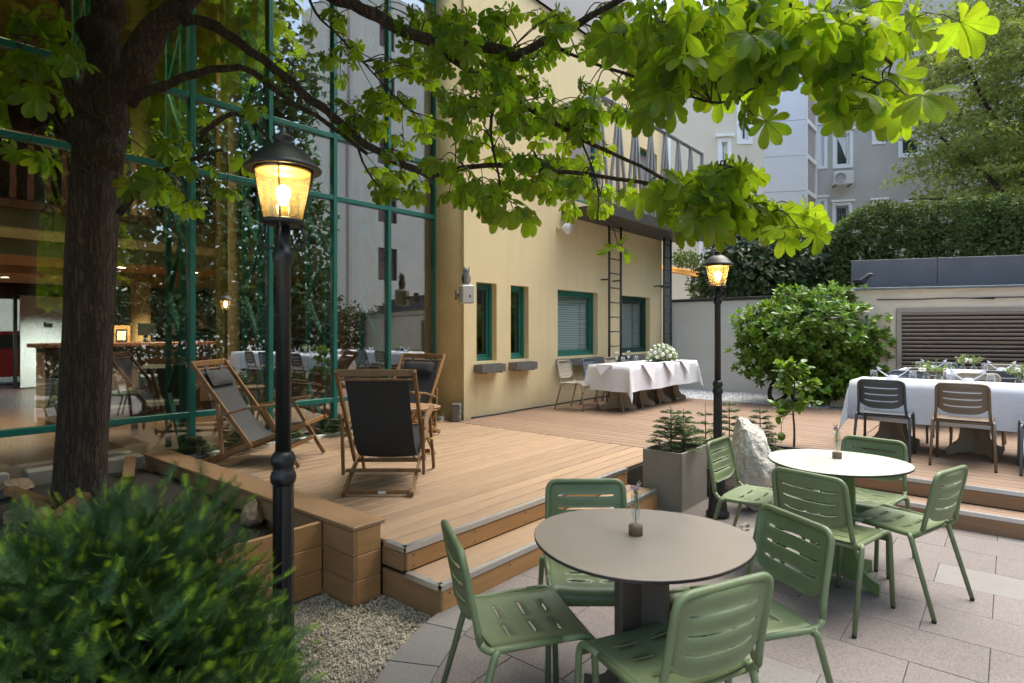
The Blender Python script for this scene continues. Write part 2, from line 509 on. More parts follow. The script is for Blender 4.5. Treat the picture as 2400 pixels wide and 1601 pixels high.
M('plaster_white', (0.72, 0.69, 0.64), 0.9, var=0.05, vs=1.0, bump=0.15, bs=60)
M('plaster_grey', (0.44, 0.42, 0.385), 0.9, var=0.12, vs=0.6, bump=0.15, bs=30)
M('plaster_cream', (0.66, 0.60, 0.49), 0.9, var=0.05, vs=0.8)
M('plaster_pink', (0.90, 0.81, 0.71), 0.9, var=0.04, vs=0.6)
M('panel_white', (0.66, 0.67, 0.71), 0.5, var=0.04, vs=0.6)
M('panel_dark', (0.12, 0.127, 0.145), 0.5, var=0.12, vs=2.0)
M('coping', (0.17, 0.20, 0.21), 0.5, metal=0.3, var=0.2, vs=6)
M('slate', (0.07, 0.07, 0.08), 0.7, var=0.3, vs=8)
M('green_metal', (0.016, 0.14, 0.11), 0.38, var=0.12, vs=3)
M('green_dark', (0.006, 0.055, 0.045), 0.45, var=0.12, vs=3)
M('steel_grey', (0.26, 0.27, 0.29), 0.45, metal=0.4, var=0.1, vs=8)
M('steel_dark', (0.06, 0.055, 0.055), 0.5, metal=0.3, var=0.2, vs=8)
M('zinc', (0.20, 0.195, 0.19), 0.5, metal=0.5, var=0.15, vs=10)
M('pipe_blue', (0.22, 0.27, 0.30), 0.5, var=0.1, vs=4)
M('chair_green', (0.172, 0.215, 0.105), 0.42, var=0.09, vs=9, rvar=0.12)
M('chair_slate', (0.070, 0.076, 0.082), 0.42, var=0.09, vs=9, rvar=0.12)
M('chair_blue', (0.12, 0.14, 0.165), 0.42, var=0.09, vs=9, rvar=0.12)
M('chair_taupe', (0.19, 0.135, 0.092), 0.42, var=0.09, vs=9, rvar=0.12)
M('chair_sand', (0.36, 0.31, 0.235), 0.42, var=0.09, vs=9, rvar=0.12)
M('glide', (0.015, 0.013, 0.012), 0.6)
M('table_taupe', (0.31, 0.255, 0.205), 0.40, var=0.06, vs=5, rvar=0.14)
M('table_taupe_base', (0.155, 0.12, 0.095), 0.5, var=0.05, vs=4)
M('table_mint', (0.50, 0.54, 0.45), 0.38, var=0.05, vs=5, rvar=0.14)
M('table_edge', (0.03, 0.022, 0.018), 0.5)
M('pedestal_green', (0.20, 0.28, 0.115), 0.5, var=0.04)
M('pedestal_sand', (0.32, 0.255, 0.185), 0.55, var=0.05)
M('linen', (0.80, 0.79, 0.83), 0.85, var=0.02, vs=30, bump=0.5, bs=9, bd=0.012)
M('napkin', (0.74, 0.73, 0.80), 0.8, var=0.03, vs=30)
M('black_iron', (0.012, 0.012, 0.013), 0.42, var=0.2, vs=20, bump=0.08, bs=200, bd=0.002)
M('brass', (0.55, 0.36, 0.12), 0.4, metal=0.8)
M('concrete', (0.25, 0.222, 0.178), 0.75, var=0.09, vs=5, bump=0.1, bs=120, speck=((0.12, 0.10, 0.08), 40, 0.72, 0.5), bd=0.003)
M('rock_white', (0.62, 0.575, 0.50), 0.9, var=0.30, vs=5, bump=0.9, bs=16, bd=0.05)
M('rock_grey', (0.24, 0.22, 0.20), 0.9, var=0.3, vs=8, bump=0.7, bs=25, bd=0.03)
M('rock_brown', (0.21, 0.15, 0.095), 0.9, var=0.3, vs=8, bump=0.7, bs=25, bd=0.03)
M('bark', (0.030, 0.020, 0.013), 0.95, var=0.45, vs=5, stretch=(3, 3, 0.7), bump=1.0, bs=14, bd=0.05)
M('bark_twig', (0.045, 0.030, 0.022), 0.9, var=0.3, vs=20)
M('bark_grey', (0.09, 0.075, 0.06), 0.95, var=0.4, vs=8, bump=0.6, bs=25)
M('wood_round', (0.16, 0.105, 0.065), 0.8, var=0.3, vs=30)
M('rose', (0.82, 0.82, 0.74), 0.7, var=0.06, vs=40)
M('petal_pink', (0.45, 0.30, 0.30), 0.7, var=0.2, vs=40)
M('blind', (0.68, 0.71, 0.71), 0.5, var=0.05, vs=3)
M('blind_dark', (0.36, 0.39, 0.39), 0.5, var=0.05, vs=3)
M('white_paint', (0.78, 0.78, 0.78), 0.5, var=0.03)
M('plastic_white', (0.60, 0.60, 0.58), 0.45, var=0.04)
M('plastic_grey', (0.32, 0.32, 0.32), 0.5, var=0.05)
M('owl_feather', (0.23, 0.22, 0.21), 0.8, var=0.55, vs=40, bump=0.3, bs=60)
M('owl_dark', (0.03, 0.025, 0.025), 0.6)
M('crow_black', (0.012, 0.012, 0.014), 0.45, var=0.3, vs=30)
M('crow_grey', (0.05, 0.05, 0.052), 0.6, var=0.2, vs=30)
M('louvre', (0.335, 0.285, 0.235), 0.5, var=0.06, vs=3)
M('louvre_back', (0.03, 0.022, 0.02), 0.8)
M('orange_cloth', (0.62, 0.26, 0.03), 0.8, var=0.1)
M('int_beige', (0.48, 0.32, 0.15), 0.8, var=0.06, vs=1.5)
M('int_brown', (0.085, 0.045, 0.025), 0.6, var=0.25, vs=3)
M('int_dark', (0.02, 0.015, 0.012), 0.6, var=0.2, vs=3)
M('int_green', (0.10, 0.13, 0.12), 0.5, var=0.08)
M('int_floor', (0.075, 0.04, 0.028), 0.35, var=0.2, vs=2)
M('int_marble', (0.13, 0.085, 0.07), 0.3, var=0.35, vs=5)
M('int_wood', (0.10, 0.03, 0.018), 0.45, var=0.25, vs=5)
M('int_red', (0.40, 0.012, 0.018), 0.5, var=0.1)
M('int_gold', (0.50, 0.30, 0.08), 0.3, metal=0.8, var=0.1)
M('black_plastic', (0.012, 0.012, 0.012), 0.4)
M('paper', (0.75, 0.70, 0.58), 0.8)
M('car_red', (0.35, 0.02, 0.03), 0.25, coat=0.6, var=0.03)
M('car_glass', (0.02, 0.025, 0.03), 0.1)
M('rubber', (0.015, 0.015, 0.015), 0.8)
M('tail_light', (0.5, 0.02, 0.02), 0.3)
M('skin', (0.52, 0.30, 0.20), 0.55, var=0.06)
M('hair', (0.16, 0.075, 0.025), 0.6, var=0.3, vs=40)
M('suit', (0.018, 0.02, 0.025), 0.8)
M('pane_dark', (0.035, 0.04, 0.045), 0.08, var=0.3, vs=0.7, spec=0.8)
M('pane_curtain', (0.35, 0.30, 0.29), 0.4, var=0.3, vs=3, stretch=(6, 6, 0.3))
M('curtain_red', (0.22, 0.13, 0.12), 0.7, var=0.4, vs=3, stretch=(8, 8, 0.3))
M('citrus', (0.20, 0.28, 0.03), 0.4, var=0.1)
M('dry_leaf', (0.30, 0.13, 0.035), 0.8, var=0.3)
M('led', (1, 0.9, 0.7), 0.5, emit=(1.0, 0.86, 0.62), es=9.0)
M('bulb', (1, 0.8, 0.5), 0.5, emit=(1.0, 0.72, 0.34), es=38.0)
M('yellow_leaf', (0.45, 0.27, 0.03), 0.6, var=0.3)
leaf_mat('chestnut_leaf', (0.045, 0.095, 0.012), (0.065, 0.125, 0.016), (0.50, 0.70, 0.02), 0.42, 2.0, tw=0.62, vein=True, objvar=0.22)
leaf_mat('laurel_leaf', (0.085, 0.165, 0.018), (0.16, 0.28, 0.028), (0.30, 0.46, 0.03), 0.32, 1.5, 0.5, 0.25, objvar=0.3)
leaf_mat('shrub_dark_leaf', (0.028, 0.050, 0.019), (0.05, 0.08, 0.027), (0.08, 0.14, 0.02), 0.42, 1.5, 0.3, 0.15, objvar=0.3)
leaf_mat('hedge_leaf', (0.052, 0.082, 0.024), (0.105, 0.15, 0.04), (0.16, 0.24, 0.03), 0.5, 1.2, 0.3, 0.25, objvar=0.35)
leaf_mat('lime_leaf', (0.10, 0.13, 0.034), (0.19, 0.22, 0.06), (0.40, 0.48, 0.08), 0.5, 0.5, 0.3, 0.35, objvar=0.35)
leaf_mat('yew_leaf', (0.028, 0.064, 0.022), (0.06, 0.115, 0.034), (0.10, 0.20, 0.02), 0.45, 3.0, 0.3, 0.2, objvar=0.3)
leaf_mat('yew_tip', (0.17, 0.29, 0.024), (0.26, 0.40, 0.034), (0.45, 0.65, 0.04), 0.5, 3.0, 0.3, 0.35, objvar=0.2)
leaf_mat('fir_leaf', (0.09, 0.16, 0.045), (0.15, 0.24, 0.065), (0.18, 0.28, 0.05), 0.5, 3.0, 0.3, 0.2, objvar=0.25)
leaf_mat('lemon_leaf', (0.055, 0.115, 0.018), (0.10, 0.20, 0.025), (0.34, 0.52, 0.03), 0.3, 2.0, 0.5, 0.35, objvar=0.3)
leaf_mat('sprig_leaf', (0.20, 0.27, 0.10), (0.30, 0.36, 0.15), (0.4, 0.5, 0.15), 0.5, 8.0, 0.3, 0.3, objvar=0.3)
leaf_mat('ivy_leaf', (0.05, 0.09, 0.03), (0.10, 0.15, 0.05), (0.2, 0.3, 0.04), 0.5, 2.0, 0.3, 0.2, objvar=0.3)
glass_mat('facade_glass', (0.80, 0.86, 0.83), 1.55, 0.18)
glass_mat('window_glass', (0.85, 0.9, 0.88), 1.5, 0.05)
glass_mat('clear_glass', (0.94, 0.95, 0.95), 1.45, 0.02)
def lantern_glass():
    m, t, b = base('lantern_glass'); t.nodes.remove(b)
    tr = nd(t, 'ShaderNodeBsdfTransparent'); tr.inputs[0].default_value = (0.96, 0.87, 0.66, 1)
    tl = nd(t, 'ShaderNodeBsdfTranslucent'); tl.inputs[0].default_value = (0.95, 0.74, 0.40, 1)
    gl = nd(t, 'ShaderNodeBsdfGlossy'); gl.inputs['Roughness'].default_value = 0.12
    vec = coords(t, (1, 1, 0.3), False); f = noise(t, vec, 40, 3)
    mr = nd(t, 'ShaderNodeMapRange'); mr.inputs['To Min'].default_value = 0.03; mr.inputs['To Max'].default_value = 0.11; t.links.new(f, mr.inputs['Value'])
    m1 = nd(t, 'ShaderNodeMixShader'); t.links.new(mr.outputs[0], m1.inputs[0]); t.links.new(tr.outputs[0], m1.inputs[1]); t.links.new(tl.outputs[0], m1.inputs[2])
    m2 = nd(t, 'ShaderNodeMixShader'); m2.inputs[0].default_value = 0.06; t.links.new(m1.outputs[0], m2.inputs[1]); t.links.new(gl.outputs[0], m2.inputs[2])
    t.links.new(m2.outputs[0], t.nodes['Material Output'].inputs['Surface']); MATS['lantern_glass'] = m
lantern_glass()
def bark_mat(name, lo, hi):
    m, t, b = base(name)
    vec = coords(t, (1, 1, 0.10), False); n1 = nd(t, 'ShaderNodeTexVoronoi'); n1.feature = 'DISTANCE_TO_EDGE'; n1.inputs['Scale'].default_value = 34.0
    f0 = noise(t, coords(t, (1, 1, 0.5), False), 9, 5, 0.7)
    vm = nd(t, 'ShaderNodeVectorMath', operation='ADD'); t.links.new(vec, vm.inputs[0])
    sc = nd(t, 'ShaderNodeVectorMath', operation='SCALE'); sc.inputs['Scale'].default_value = 0.11
    cn = nd(t, 'ShaderNodeCombineXYZ'); t.links.new(f0, cn.inputs[0]); t.links.new(f0, cn.inputs[1]); t.links.new(cn.outputs[0], sc.inputs[0]); t.links.new(sc.outputs[0], vm.inputs[1])
    t.links.new(vm.outputs[0], n1.inputs['Vector'])
    cr = ramp(t, n1.outputs['Distance'], [(0.0, (0.25, 0.25, 0.25)), (0.22, (1, 1, 1))])
    c = mixc(t, tuple(x * 0.5 for x in lo), ramp(t, f0, [(0.3, lo), (0.75, hi)]), cr)
    t.links.new(c, b.inputs['Base Color']); b.inputs['Roughness'].default_value = 0.95
    ad = nd(t, 'ShaderNodeMath', operation='MULTIPLY_ADD'); ad.inputs[1].default_value = 0.7; t.links.new(cr, ad.inputs[0]); t.links.new(f0, ad.inputs[2])
    bp = nd(t, 'ShaderNodeBump'); bp.inputs['Strength'].default_value = 1.0; bp.inputs['Distance'].default_value = 0.03; t.links.new(ad.outputs[0], bp.inputs['Height']); t.links.new(bp.outputs[0], b.inputs['Normal'])
    MATS[name] = m
bark_mat('bark', (0.048, 0.030, 0.018), (0.10, 0.066, 0.042))

# ================================================================== GROUND, PAVING, GRAVEL
DK = 0.29                                             # deck level
YW, YG = 6.19, 6.62                                   # plastered wall and glass planes
g = MB(); g.box((0, 0, -0.26), (600, 600, 0.4))
struct(g.build('ground', 'gravel_bed'))
pv = MB()
pv.prism([(5.99, -4.85), (5.99, 2.47), (2.58, 2.47)] + [(2.8 + 2.04 * math.cos(rad(a)), 0.5 + 2.04 * math.sin(rad(a))) for a in range(98, 200, 6)] + [(0.8, -4.85)], -0.057, -0.027)
paving = struct(pv.build('paving', 'mortar'))
CC, CR = (2.8, 0.5), 2.04                             # round edge of the patio
r2 = random.Random(5)
row = 0; x = 0.25
slab_cache = {}
def slab_mesh(w, l, mat):
    k = (round(w, 3), round(l, 3), mat)
    if k not in slab_cache:
        b = MB(); b.box((0, 0, -0.015), (w, l, 0.03), 0, 0.0018)
        me = b.mesh('paving_slab'); me.materials.append(MATS[mat]); slab_cache[k] = me
    return slab_cache[k]
SLW, SLL = 0.40, 0.60
while x < 6.0:
    w = min(SLW, 6.0 - x)
    y = 2.48 - (row % 2) * 0.3
    first = True
    while y > -3.9:
        l = SLL
        y1 = y; y0 = y - l
        if first and row % 2: y1 = 2.48; l = y1 - y0
        first = False
        cx, cy = x + w / 2, (y0 + y1) / 2
        dc = math.hypot(cx - CC[0], cy - CC[1])
        left = cx < CC[0] and cy > -0.2
        ok = not (dc > CR - 0.10 and left) and not (cx > 4.62 and cy > 1.35) and not (cx < 0.9 and cy > -0.2)
        crn = [(x + 0.003, y0 + 0.003), (x + w - 0.003, y0 + 0.003), (x + w - 0.003, y1 - 0.003), (x + 0.003, y1 - 0.003)]
        if cx < 2.7 and cy > -0.2 and max(math.hypot(a - CC[0], b - CC[1]) for a, b in crn) > 1.797:
            poly = crn
            for q in range(72):                       # clip the slab to the round patio
                a0 = 2 * PI * q / 72; a1 = 2 * PI * (q + 1) / 72
                A = (CC[0] + 1.797 * math.cos(a0), CC[1] + 1.797 * math.sin(a0)); B = (CC[0] + 1.797 * math.cos(a1), CC[1] + 1.797 * math.sin(a1))
                sd = lambda p: (B[0] - A[0]) * (p[1] - A[1]) - (B[1] - A[1]) * (p[0] - A[0])
                out = []
                for i_ in range(len(poly)):
                    P_, Q_ = poly[i_], poly[(i_ + 1) % len(poly)]; sp, sq = sd(P_), sd(Q_)
                    if sp >= 0: out.append(P_)
                    if (sp >= 0) != (sq >= 0): k_ = sp / (sp - sq); out.append((P_[0] + (Q_[0] - P_[0]) * k_, P_[1] + (Q_[1] - P_[1]) * k_))
                poly = out
                if not poly: break
            if len(poly) > 2:
                b = MB(); b.prism(poly, -0.03, 0.0); b.build('paving_slab', 'granite_pink', paving)
        elif ok and w > 0.05:
            mat = 'granite_grey' if r2.random() < 0.12 else 'granite_pink'
            link('paving_slab', slab_mesh(w - 0.0025, l - 0.0025, mat), None, paving, (cx, cy, r2.uniform(-0.0012, 0.0012)))
        y = y0
    x += SLW; row += 1
na = 13                                               # curved border band
for i in range(na):
    a0 = rad(96 + i * 11.0); a1 = rad(96 + (i + 1) * 11.0 - 0.25)
    b = MB(); pts = []
    for k in range(5): a = a0 + (a1 - a0) * k / 4; pts.append((CC[0] + 2.05 * math.cos(a), CC[1] + 2.05 * math.sin(a)))
    for k in range(4, -1, -1): a = a0 + (a1 - a0) * k / 4; pts.append((CC[0] + 1.80 * math.cos(a), CC[1] + 1.80 * math.sin(a)))
    b.prism(pts[::-1], -0.02, 0.001)
    b.build('paving_slab', 'granite_grey', paving)
# fine gravel, real chips where the camera is near
def pebble():
    r = random.Random(3)
    b = MB(); b.ball((0, 0, 0), 1, 5, 3)
    v = [Vector(p) * r.uniform(0.75, 1.2) for p in b.v]
    return [tuple(p) for p in v], b.f
PV, PF = pebble()
def gravel(name, mat, n, fn, smin, smax, seed, z=-0.056):
    r = random.Random(seed); ms = []
    while len(ms) < n:
        p = fn(r)
        if p is None: continue
        s = r.uniform(smin, smax)
        m = Matrix.Translation((p[0], p[1], (p[2] if len(p) > 2 else z) + s * 0.3)) @ Euler((r.uniform(0, 6), r.uniform(0, 6), r.uniform(0, 6))).to_matrix().to_4x4() @ Matrix.Diagonal((s, s * r.uniform(0.6, 1), s * r.uniform(0.4, 0.8), 1))
        ms.append(np.array(m))
    me = scatter(name, PV, PF, np.array(ms))
    return link(name, me, mat, None, None, 0, 'stuff')
def g_left(r):
    x, y = r.uniform(-0.3, 2.36), r.uniform(0.6, 3.3)
    if math.hypot(x - CC[0], y - CC[1]) < 2.06: return None
    if y > 3.0 and x > 2.12: return None
    if x + y < 1.2: return None
    return x, y, -0.052
tag(gravel('gravel', 'gravel_stone', 30000, g_left, 0.004, 0.011, 1), 'fine pale beige gravel beside the wooden steps and lamp post', 'gravel')
def g_right(r):
    x, y = r.uniform(4.62, 6.0), r.uniform(1.36, 2.5)
    if 5.08 < x < 5.65 and y > 2.26: return None
    return x, y, -0.055
tag(gravel('gravel', 'gravel_white', 7000, g_right, 0.006, 0.014, 2), 'grey gravel around the concrete planter and the white boulder', 'gravel')
gw = MB(); gw.box((12.2, 4.2, 0.18), (2.14, 4.2, 0.18)); struct(gw.build('gravel_strip', 'gravel_white_bed'))
def g_back(r): return r.uniform(11.16, 12.95), r.uniform(2.4, 6.1), 0.27
tag(gravel('gravel', 'gravel_white', 9000, g_back, 0.010, 0.024, 3), 'white gravel strip at the foot of the back wall', 'gravel')
# a few flat stepping stones and fallen leaves by the lamp
for (u, v, w, l, a) in ((1790, 1262, 0.42, 0.30, 0.4), (1850, 1290, 0.36, 0.34, -0.2), (1740, 1290, 0.34, 0.28, 0.2)):
    p = pz(u, v, 0.0); b = MB(); b.box((0, 0, -0.02), (w, l, 0.06), 0, 0.012)
    tag(b.build('stepping_stone', 'granite_grey', None, (p.x, p.y, 0.0), a), {1790: 'flat grey stepping stone nearest the white boulder in the gravel', 1850: 'flat grey stepping stone towards the mint table in the gravel', 1740: 'flat grey stepping stone nearest the lamp post in the gravel'}[u], 'stepping stone', 'stepping stones in the gravel')
lf = [(0, 0, 0), (0.25, 0.35, 0.12), (0.2, 0.8, 0.05), (0, 1, 0.15), (-0.2, 0.8, 0.1), (-0.25, 0.35, 0.2)]
r4 = random.Random(8)
dl = [(1757, 1238, 'brown dry leaf lying beside the far lamp post base'), (1785, 1252, 'curled brown dry leaf between the flat stepping stones'), (1771, 1268, 'small brown dry leaf in front of the stepping stones')]
for u, v, lab in dl:
    p = pz(u, v, 0.018); s = 0.06
    b = MB(); b.add([(q[0] * s, q[1] * s, q[2] * s) for q in lf], [(0, 1, 2, 3), (0, 3, 4, 5)])
    tag(b.build('fallen_leaf', 'dry_leaf', None, p, r4.uniform(0, 6)), lab, 'leaf', 'dry leaves on the gravel')

# ================================================================== TERRACE DECK
dk = MB()
dk.box((4.22, 4.62, 0.085), (3.72, 3.60, 0.35))       # under zone one
dk.box((3.71, 2.655, 0.01), (2.66, 0.30, 0.21))       # under lower tread
dk.box((9.11, 4.5, 0.085), (4.0, 3.38, 0.35))
dk.box((6.60, 4.5, 0.085), (1.0, 3.38, 0.35))
dk.box((9.22, -1.32, 0.085), (5.72, 5.40, 0.35))
dk.box((9.11, 2.1, 0.085), (4.0, 1.40, 0.35))
dk.box((6.18, -1.32, 0.01), (0.30, 5.40, 0.21))
deck = struct(dk.build('deck', 'soil'))
bcache = {}
def board(dx, dy, mat, c, name='deck_board', th=0.026, bev=0.006):
    k = (round(dx, 3), round(dy, 3), mat, th)
    if k not in bcache:
        b = MB(); b.box((0, 0, -th / 2), (dx, dy, th), 0, bev); me = b.mesh(name); me.materials.append(MATS[mat]); bcache[k] = me
    return link(name, bcache[k], None, deck, c)
BW, GP = 0.132, 0.014
y = 2.842
while y < 6.40:
    board(3.70, BW, 'deck_light', (2.36 + 1.85, y + BW / 2, DK)); y += BW + GP
for k in range(2): board(2.66, 0.128, 'deck_light', (3.71, 2.53 + 0.064 + k * 0.134, 0.145))
x = 6.085; BW2 = 0.136
while x < 11.95:
    c = x + BW2 / 2
    segs = []
    if x < 11.0: segs.append((2.8 if c < 7.1 else 1.42, 6.14))
    if c > 6.40: segs.append((-4.0, (1.41 if x < 11.0 else 2.15)))
    for a, b_ in segs: board(BW2, b_ - a, 'deck_brown', (c, (a + b_) / 2, DK))
    x += BW2 + 0.011
for k in range(2): board(0.125, 5.4, 'deck_brown', (6.05 + 0.0625 + k * 0.13, -1.3, 0.145))
# risers, end faces, nosings
def riser(c, d, mat='wood_fascia', name='riser_board'):
    b = MB(); b.box((0, 0, 0), d, 0, 0.003); return b.build(name, mat, deck, c)
riser((3.705, 2.806, 0.20), (2.69, 0.022, 0.108)); riser((3.705, 2.494, 0.035), (2.69, 0.022, 0.172))
riser((2.352, 2.915, 0.20), (0.022, 0.20, 0.108), 'wood_kerb'); riser((2.352, 2.745, 0.035), (0.022, 0.53, 0.172), 'wood_kerb')
for y0, y1 in ((-3.98, -2.3), (-2.29, -0.45), (-0.44, 1.40)):
    riser((6.337, (y0 + y1) / 2, 0.20), (0.022, y1 - y0, 0.108), 'deck_step'); riser((6.024, (y0 + y1) / 2, 0.035), (0.022, y1 - y0, 0.172), 'deck_step')
def nosing(p0, p1, out, z):
    b = MB(); p0 = Vector(p0); p1 = Vector(p1); o = Vector(out)
    mid = (p0 + p1) / 2; L = (p1 - p0).length; ax = abs((p1 - p0).x) > abs((p1 - p0).y)
    d = (L, 0.038, 0.004) if ax else (0.038, L, 0.004)
    b.box((mid.x - o.x * 0.019, mid.y - o.y * 0.019, z + 0.002), d)
    d = (L, 0.004, 0.032) if ax else (0.004, L, 0.032)
    b.box((mid.x + o.x * 0.002, mid.y + o.y * 0.002, z - 0.012), d)
    b.build('nosing_strip', 'aluminium', deck)
nosing((2.345, 2.793, 0), (5.05, 2.793, 0), (0, -1, 0), DK + 0.001); nosing((2.345, 2.481, 0), (5.05, 2.481, 0), (0, -1, 0), 0.147)
nosing((2.338, 2.50, 0), (2.338, 2.78, 0), (-1, 0, 0), 0.147); nosing((2.338, 2.80, 0), (2.338, 2.99, 0), (-1, 0, 0), DK + 0.001)
nosing((6.324, -3.98, 0), (6.324, 1.40, 0), (-1, 0, 0), DK + 0.001); nosing((6.011, -3.98, 0), (6.011, 1.40, 0), (-1, 0, 0), 0.147)
sb = MB(); sb.lathe([(0.0001, 0), (0.006, 0), (0.006, 0.003), (0.0001, 0.004)], 8)
sme = sb.mesh('screw_head'); sme.materials.append(MATS['screw'])
for xx in (2.41, 2.95, 3.5, 4.05, 4.6):
    for zz, yy in ((0.235, 2.7945), (0.17, 2.7945), (0.09, 2.4825), (0.0, 2.4825)):
        o = link('screw_head', sme, None, deck, (xx, yy, zz)); o.rotation_euler = (PI / 2, 0, 0)
# stone kerb and soil strip along the glass
kb = MB(); kb.box((4.15, 6.455, 0.20), (4.0, 0.05, 0.26), 0, 0.006)
tag(kb.build('kerb_stone', 'plaster_white'), 'thin pale stone kerb between the light deck and the glass front', 'kerb')
def soil_patch(name, x0, x1, y0, y1, fn, nx=20, ny=20, mat='soil', base_z=-0.1):
    r = random.Random(4); V = []; Fc = []
    for j in range(ny + 1):
        for i in range(nx + 1):
            xx = x0 + (x1 - x0) * i / nx; yy = y0 + (y1 - y0) * j / ny
            V.append((xx, yy, fn(xx, yy) + r.uniform(-0.012, 0.012)))
    for j in range(ny):
        for i in range(nx): a = j * (nx + 1) + i; Fc.append((a, a + 1, a + nx + 2, a + nx + 1))
    b = MB(); b.add(V, Fc, True)
    n = len(V); rim = [i for i in range(nx + 1)] + [(j + 1) * (nx + 1) - 1 for j in range(1, ny + 1)] + [ny * (nx + 1) + i for i in range(nx - 1, -1, -1)] + [j * (nx + 1) for j in range(ny - 1, 0, -1)]
    b.add([(V[i][0], V[i][1], base_z) for i in rim], [], False)
    m = len(rim)
    for k in range(m): b.f.append((rim[k], n + k, n + (k + 1) % m, rim[(k + 1) % m])); b.sm.append(False)
    return struct(b.build(name, mat))
soil_patch('soil_strip', 2.37, 6.08, 6.49, 6.545, lambda x, y: 0.265, 30, 4)
soil_patch('soil_bed', -4.0, 2.10, 3.36, 6.545, lambda x, y: 0.27 + 0.05 * math.sin(x * 2.1) * math.cos(y * 1.7), 40, 24)
soil_patch('soil_corner', 5.72, 7.09, 1.44, 2.77, lambda x, y: 0.06 + 0.20 * min(1, max(0, (x - 5.72) / 0.5)), 12, 12)
ce = MB(); ce.box((7.10, 2.1, 0.285), (0.02, 1.36, 0.03)); ce.box((6.75, 1.43, 0.285), (0.7, 0.02, 0.03))
tag(ce.build('bed_edging', 'steel_dark'), 'thin dark metal edging of the bed behind the mint table', 'edging')

# ---- timber planter front and kerb at the left of the deck
pl = thing('timber_planter', 'brown plank planter wall and kerb along the left deck edge', 'planter', (0, 0, 0))
for k in range(3):
    z0 = -0.05 + k * 0.15
    b = MB(); b.box((-0.9, 3.345, z0 + 0.0735), (6.04, 0.03, 0.147), 0, 0.004); b.build('plank', 'wood_fascia', pl)
    b = MB(); b.box((2.135, 3.166, z0 + 0.0735), (0.026, 0.325, 0.147), 0, 0.004); b.build('plank', 'wood_kerb', pl)
    b = MB(); b.box((2.236, 3.016, z0 + 0.0735), (0.176, 0.026, 0.147), 0, 0.004); b.build('plank', 'wood_fascia', pl)
b = MB(); b.box((2.237, 4.68, 0.413), (0.235, 3.36, 0.026), 0, 0.004); b.build('kerb_cap', 'wood_kerb', pl)
b = MB(); b.box((2.237, 4.69, 0.16), (0.15, 3.2, 0.48)); b.build('core', 'wood_kerb', pl)
b = MB(); b.box((2.338, 4.69, 0.345), (0.02, 3.3, 0.105)); b.build('plank', 'wood_kerb', pl)
b = MB(); b.box((2.135, 4.85, 0.33), (0.022, 2.98, 0.13)); b.build('plank', 'wood_kerb', pl)

# ================================================================== BUILDINGS
def wall_holes(mb, L, z0, z1, t, holes, mat=None):
    xs = sorted({0, L, *[h[0] for h in holes], *[h[1] for h in holes]})
    zs = sorted({z0, z1, *[h[2] for h in holes], *[h[3] for h in holes]})
    V = []; Fc = []
    def q(a, b, c, d):
        o = len(V); V.extend([a, b, c, d]); Fc.append((o, o + 1, o + 2, o + 3))
    for i in range(len(xs) - 1):
        for j in range(len(zs) - 1):
            a, b, c, d = xs[i], xs[i + 1], zs[j], zs[j + 1]
            mx, mz = (a + b) / 2, (c + d) / 2
            if any(h[0] < mx < h[1] and h[2] < mz < h[3] for h in holes): continue
            q((a, 0, c), (b, 0, c), (b, 0, d), (a, 0, d)); q((a, t, d), (b, t, d), (b, t, c), (a, t, c))
    for a, b, c, d in holes:
        q((a, 0, c), (a, t, c), (b, t, c), (b, 0, c)); q((a, 0, d), (b, 0, d), (b, t, d), (a, t, d))
        q((a, 0, c), (a, 0, d), (a, t, d), (a, t, c)); q((b, 0, c), (b, t, c), (b, t, d), (b, 0, d))
    q((0, 0, z0), (0, 0, z1), (0, t, z1), (0, t, z0)); q((L, 0, z0), (L, t, z0), (L, t, z1), (L, 0, z1))
    q((0, 0, z1), (L, 0, z1), (L, t, z1), (0, t, z1)); q((0, 0, z0), (0, t, z0), (L, t, z0), (L, 0, z0))
    mb.add(V, Fc, False, mat)
    return mb
def frame_rect(mb, a, b, c, d, y0, y1, w, wb=None):
    wb = wb or w
    mb.box(((a + b) / 2, (y0 + y1) / 2, c + wb / 2), (b - a, y1 - y0, wb), 0, 0.003)
    mb.box(((a + b) / 2, (y0 + y1) / 2, d - w / 2), (b - a, y1 - y0, w), 0, 0.003)
    for xx in (a + w / 2, b - w / 2): mb.box((xx, (y0 + y1) / 2, (c + d) / 2 + (wb - w) / 2), (w, y1 - y0, d - c - w - wb - 0.001), 0, 0.003)
    return mb
yb = thing('yellow_building', 'yellow plastered building with green window frames beside the glass front', 'building', (6.30, YW, 0))
X0 = 6.30
def wx(u): return py(u, 700, YW).x - X0
holes = []
WIN = [(1116, 1164), (1197, 1239), (1307, 1401), (1452, 1523)]
for a, b_ in WIN: holes.append((wx(a), wx(b_), 1.13, 2.335))
UP = [(wx(1340), wx(1402), 4.0, 5.75), (wx(1500), wx(1540), 4.0, 5.6)]
wall_holes(MB(), 6.5, -0.05, 7.2, 0.22, holes + UP).build('wall', 'plaster_yellow', yb)
b = MB(); b.box((6.39, 3.5, 3.575), (0.22, 6.54, 7.25)); b.build('side_wall', 'plaster_yellow', yb)
b = MB(); b.lathe([(0.36, -0.05), (0.36, 7.4)], 48, (0.16, 0.38, 0)); b.build('column', 'plaster_rough', yb)
b = MB(); b.add([(-7.5, -0.05, 7.2), (6.7, -0.05, 7.2), (6.7, 1.2, 10.5), (-7.5, 1.2, 10.5), (-7.5, 4, 10.5), (6.7, 4, 10.5), (-7.5, 4, 7.2), (6.7, 4, 7.2)], [(0, 1, 2, 3), (3, 2, 5, 4), (0, 3, 4, 6), (1, 7, 5, 2), (4, 5, 7, 6)]); b.build('roof', 'slate', yb)
rw = random.Random(12)
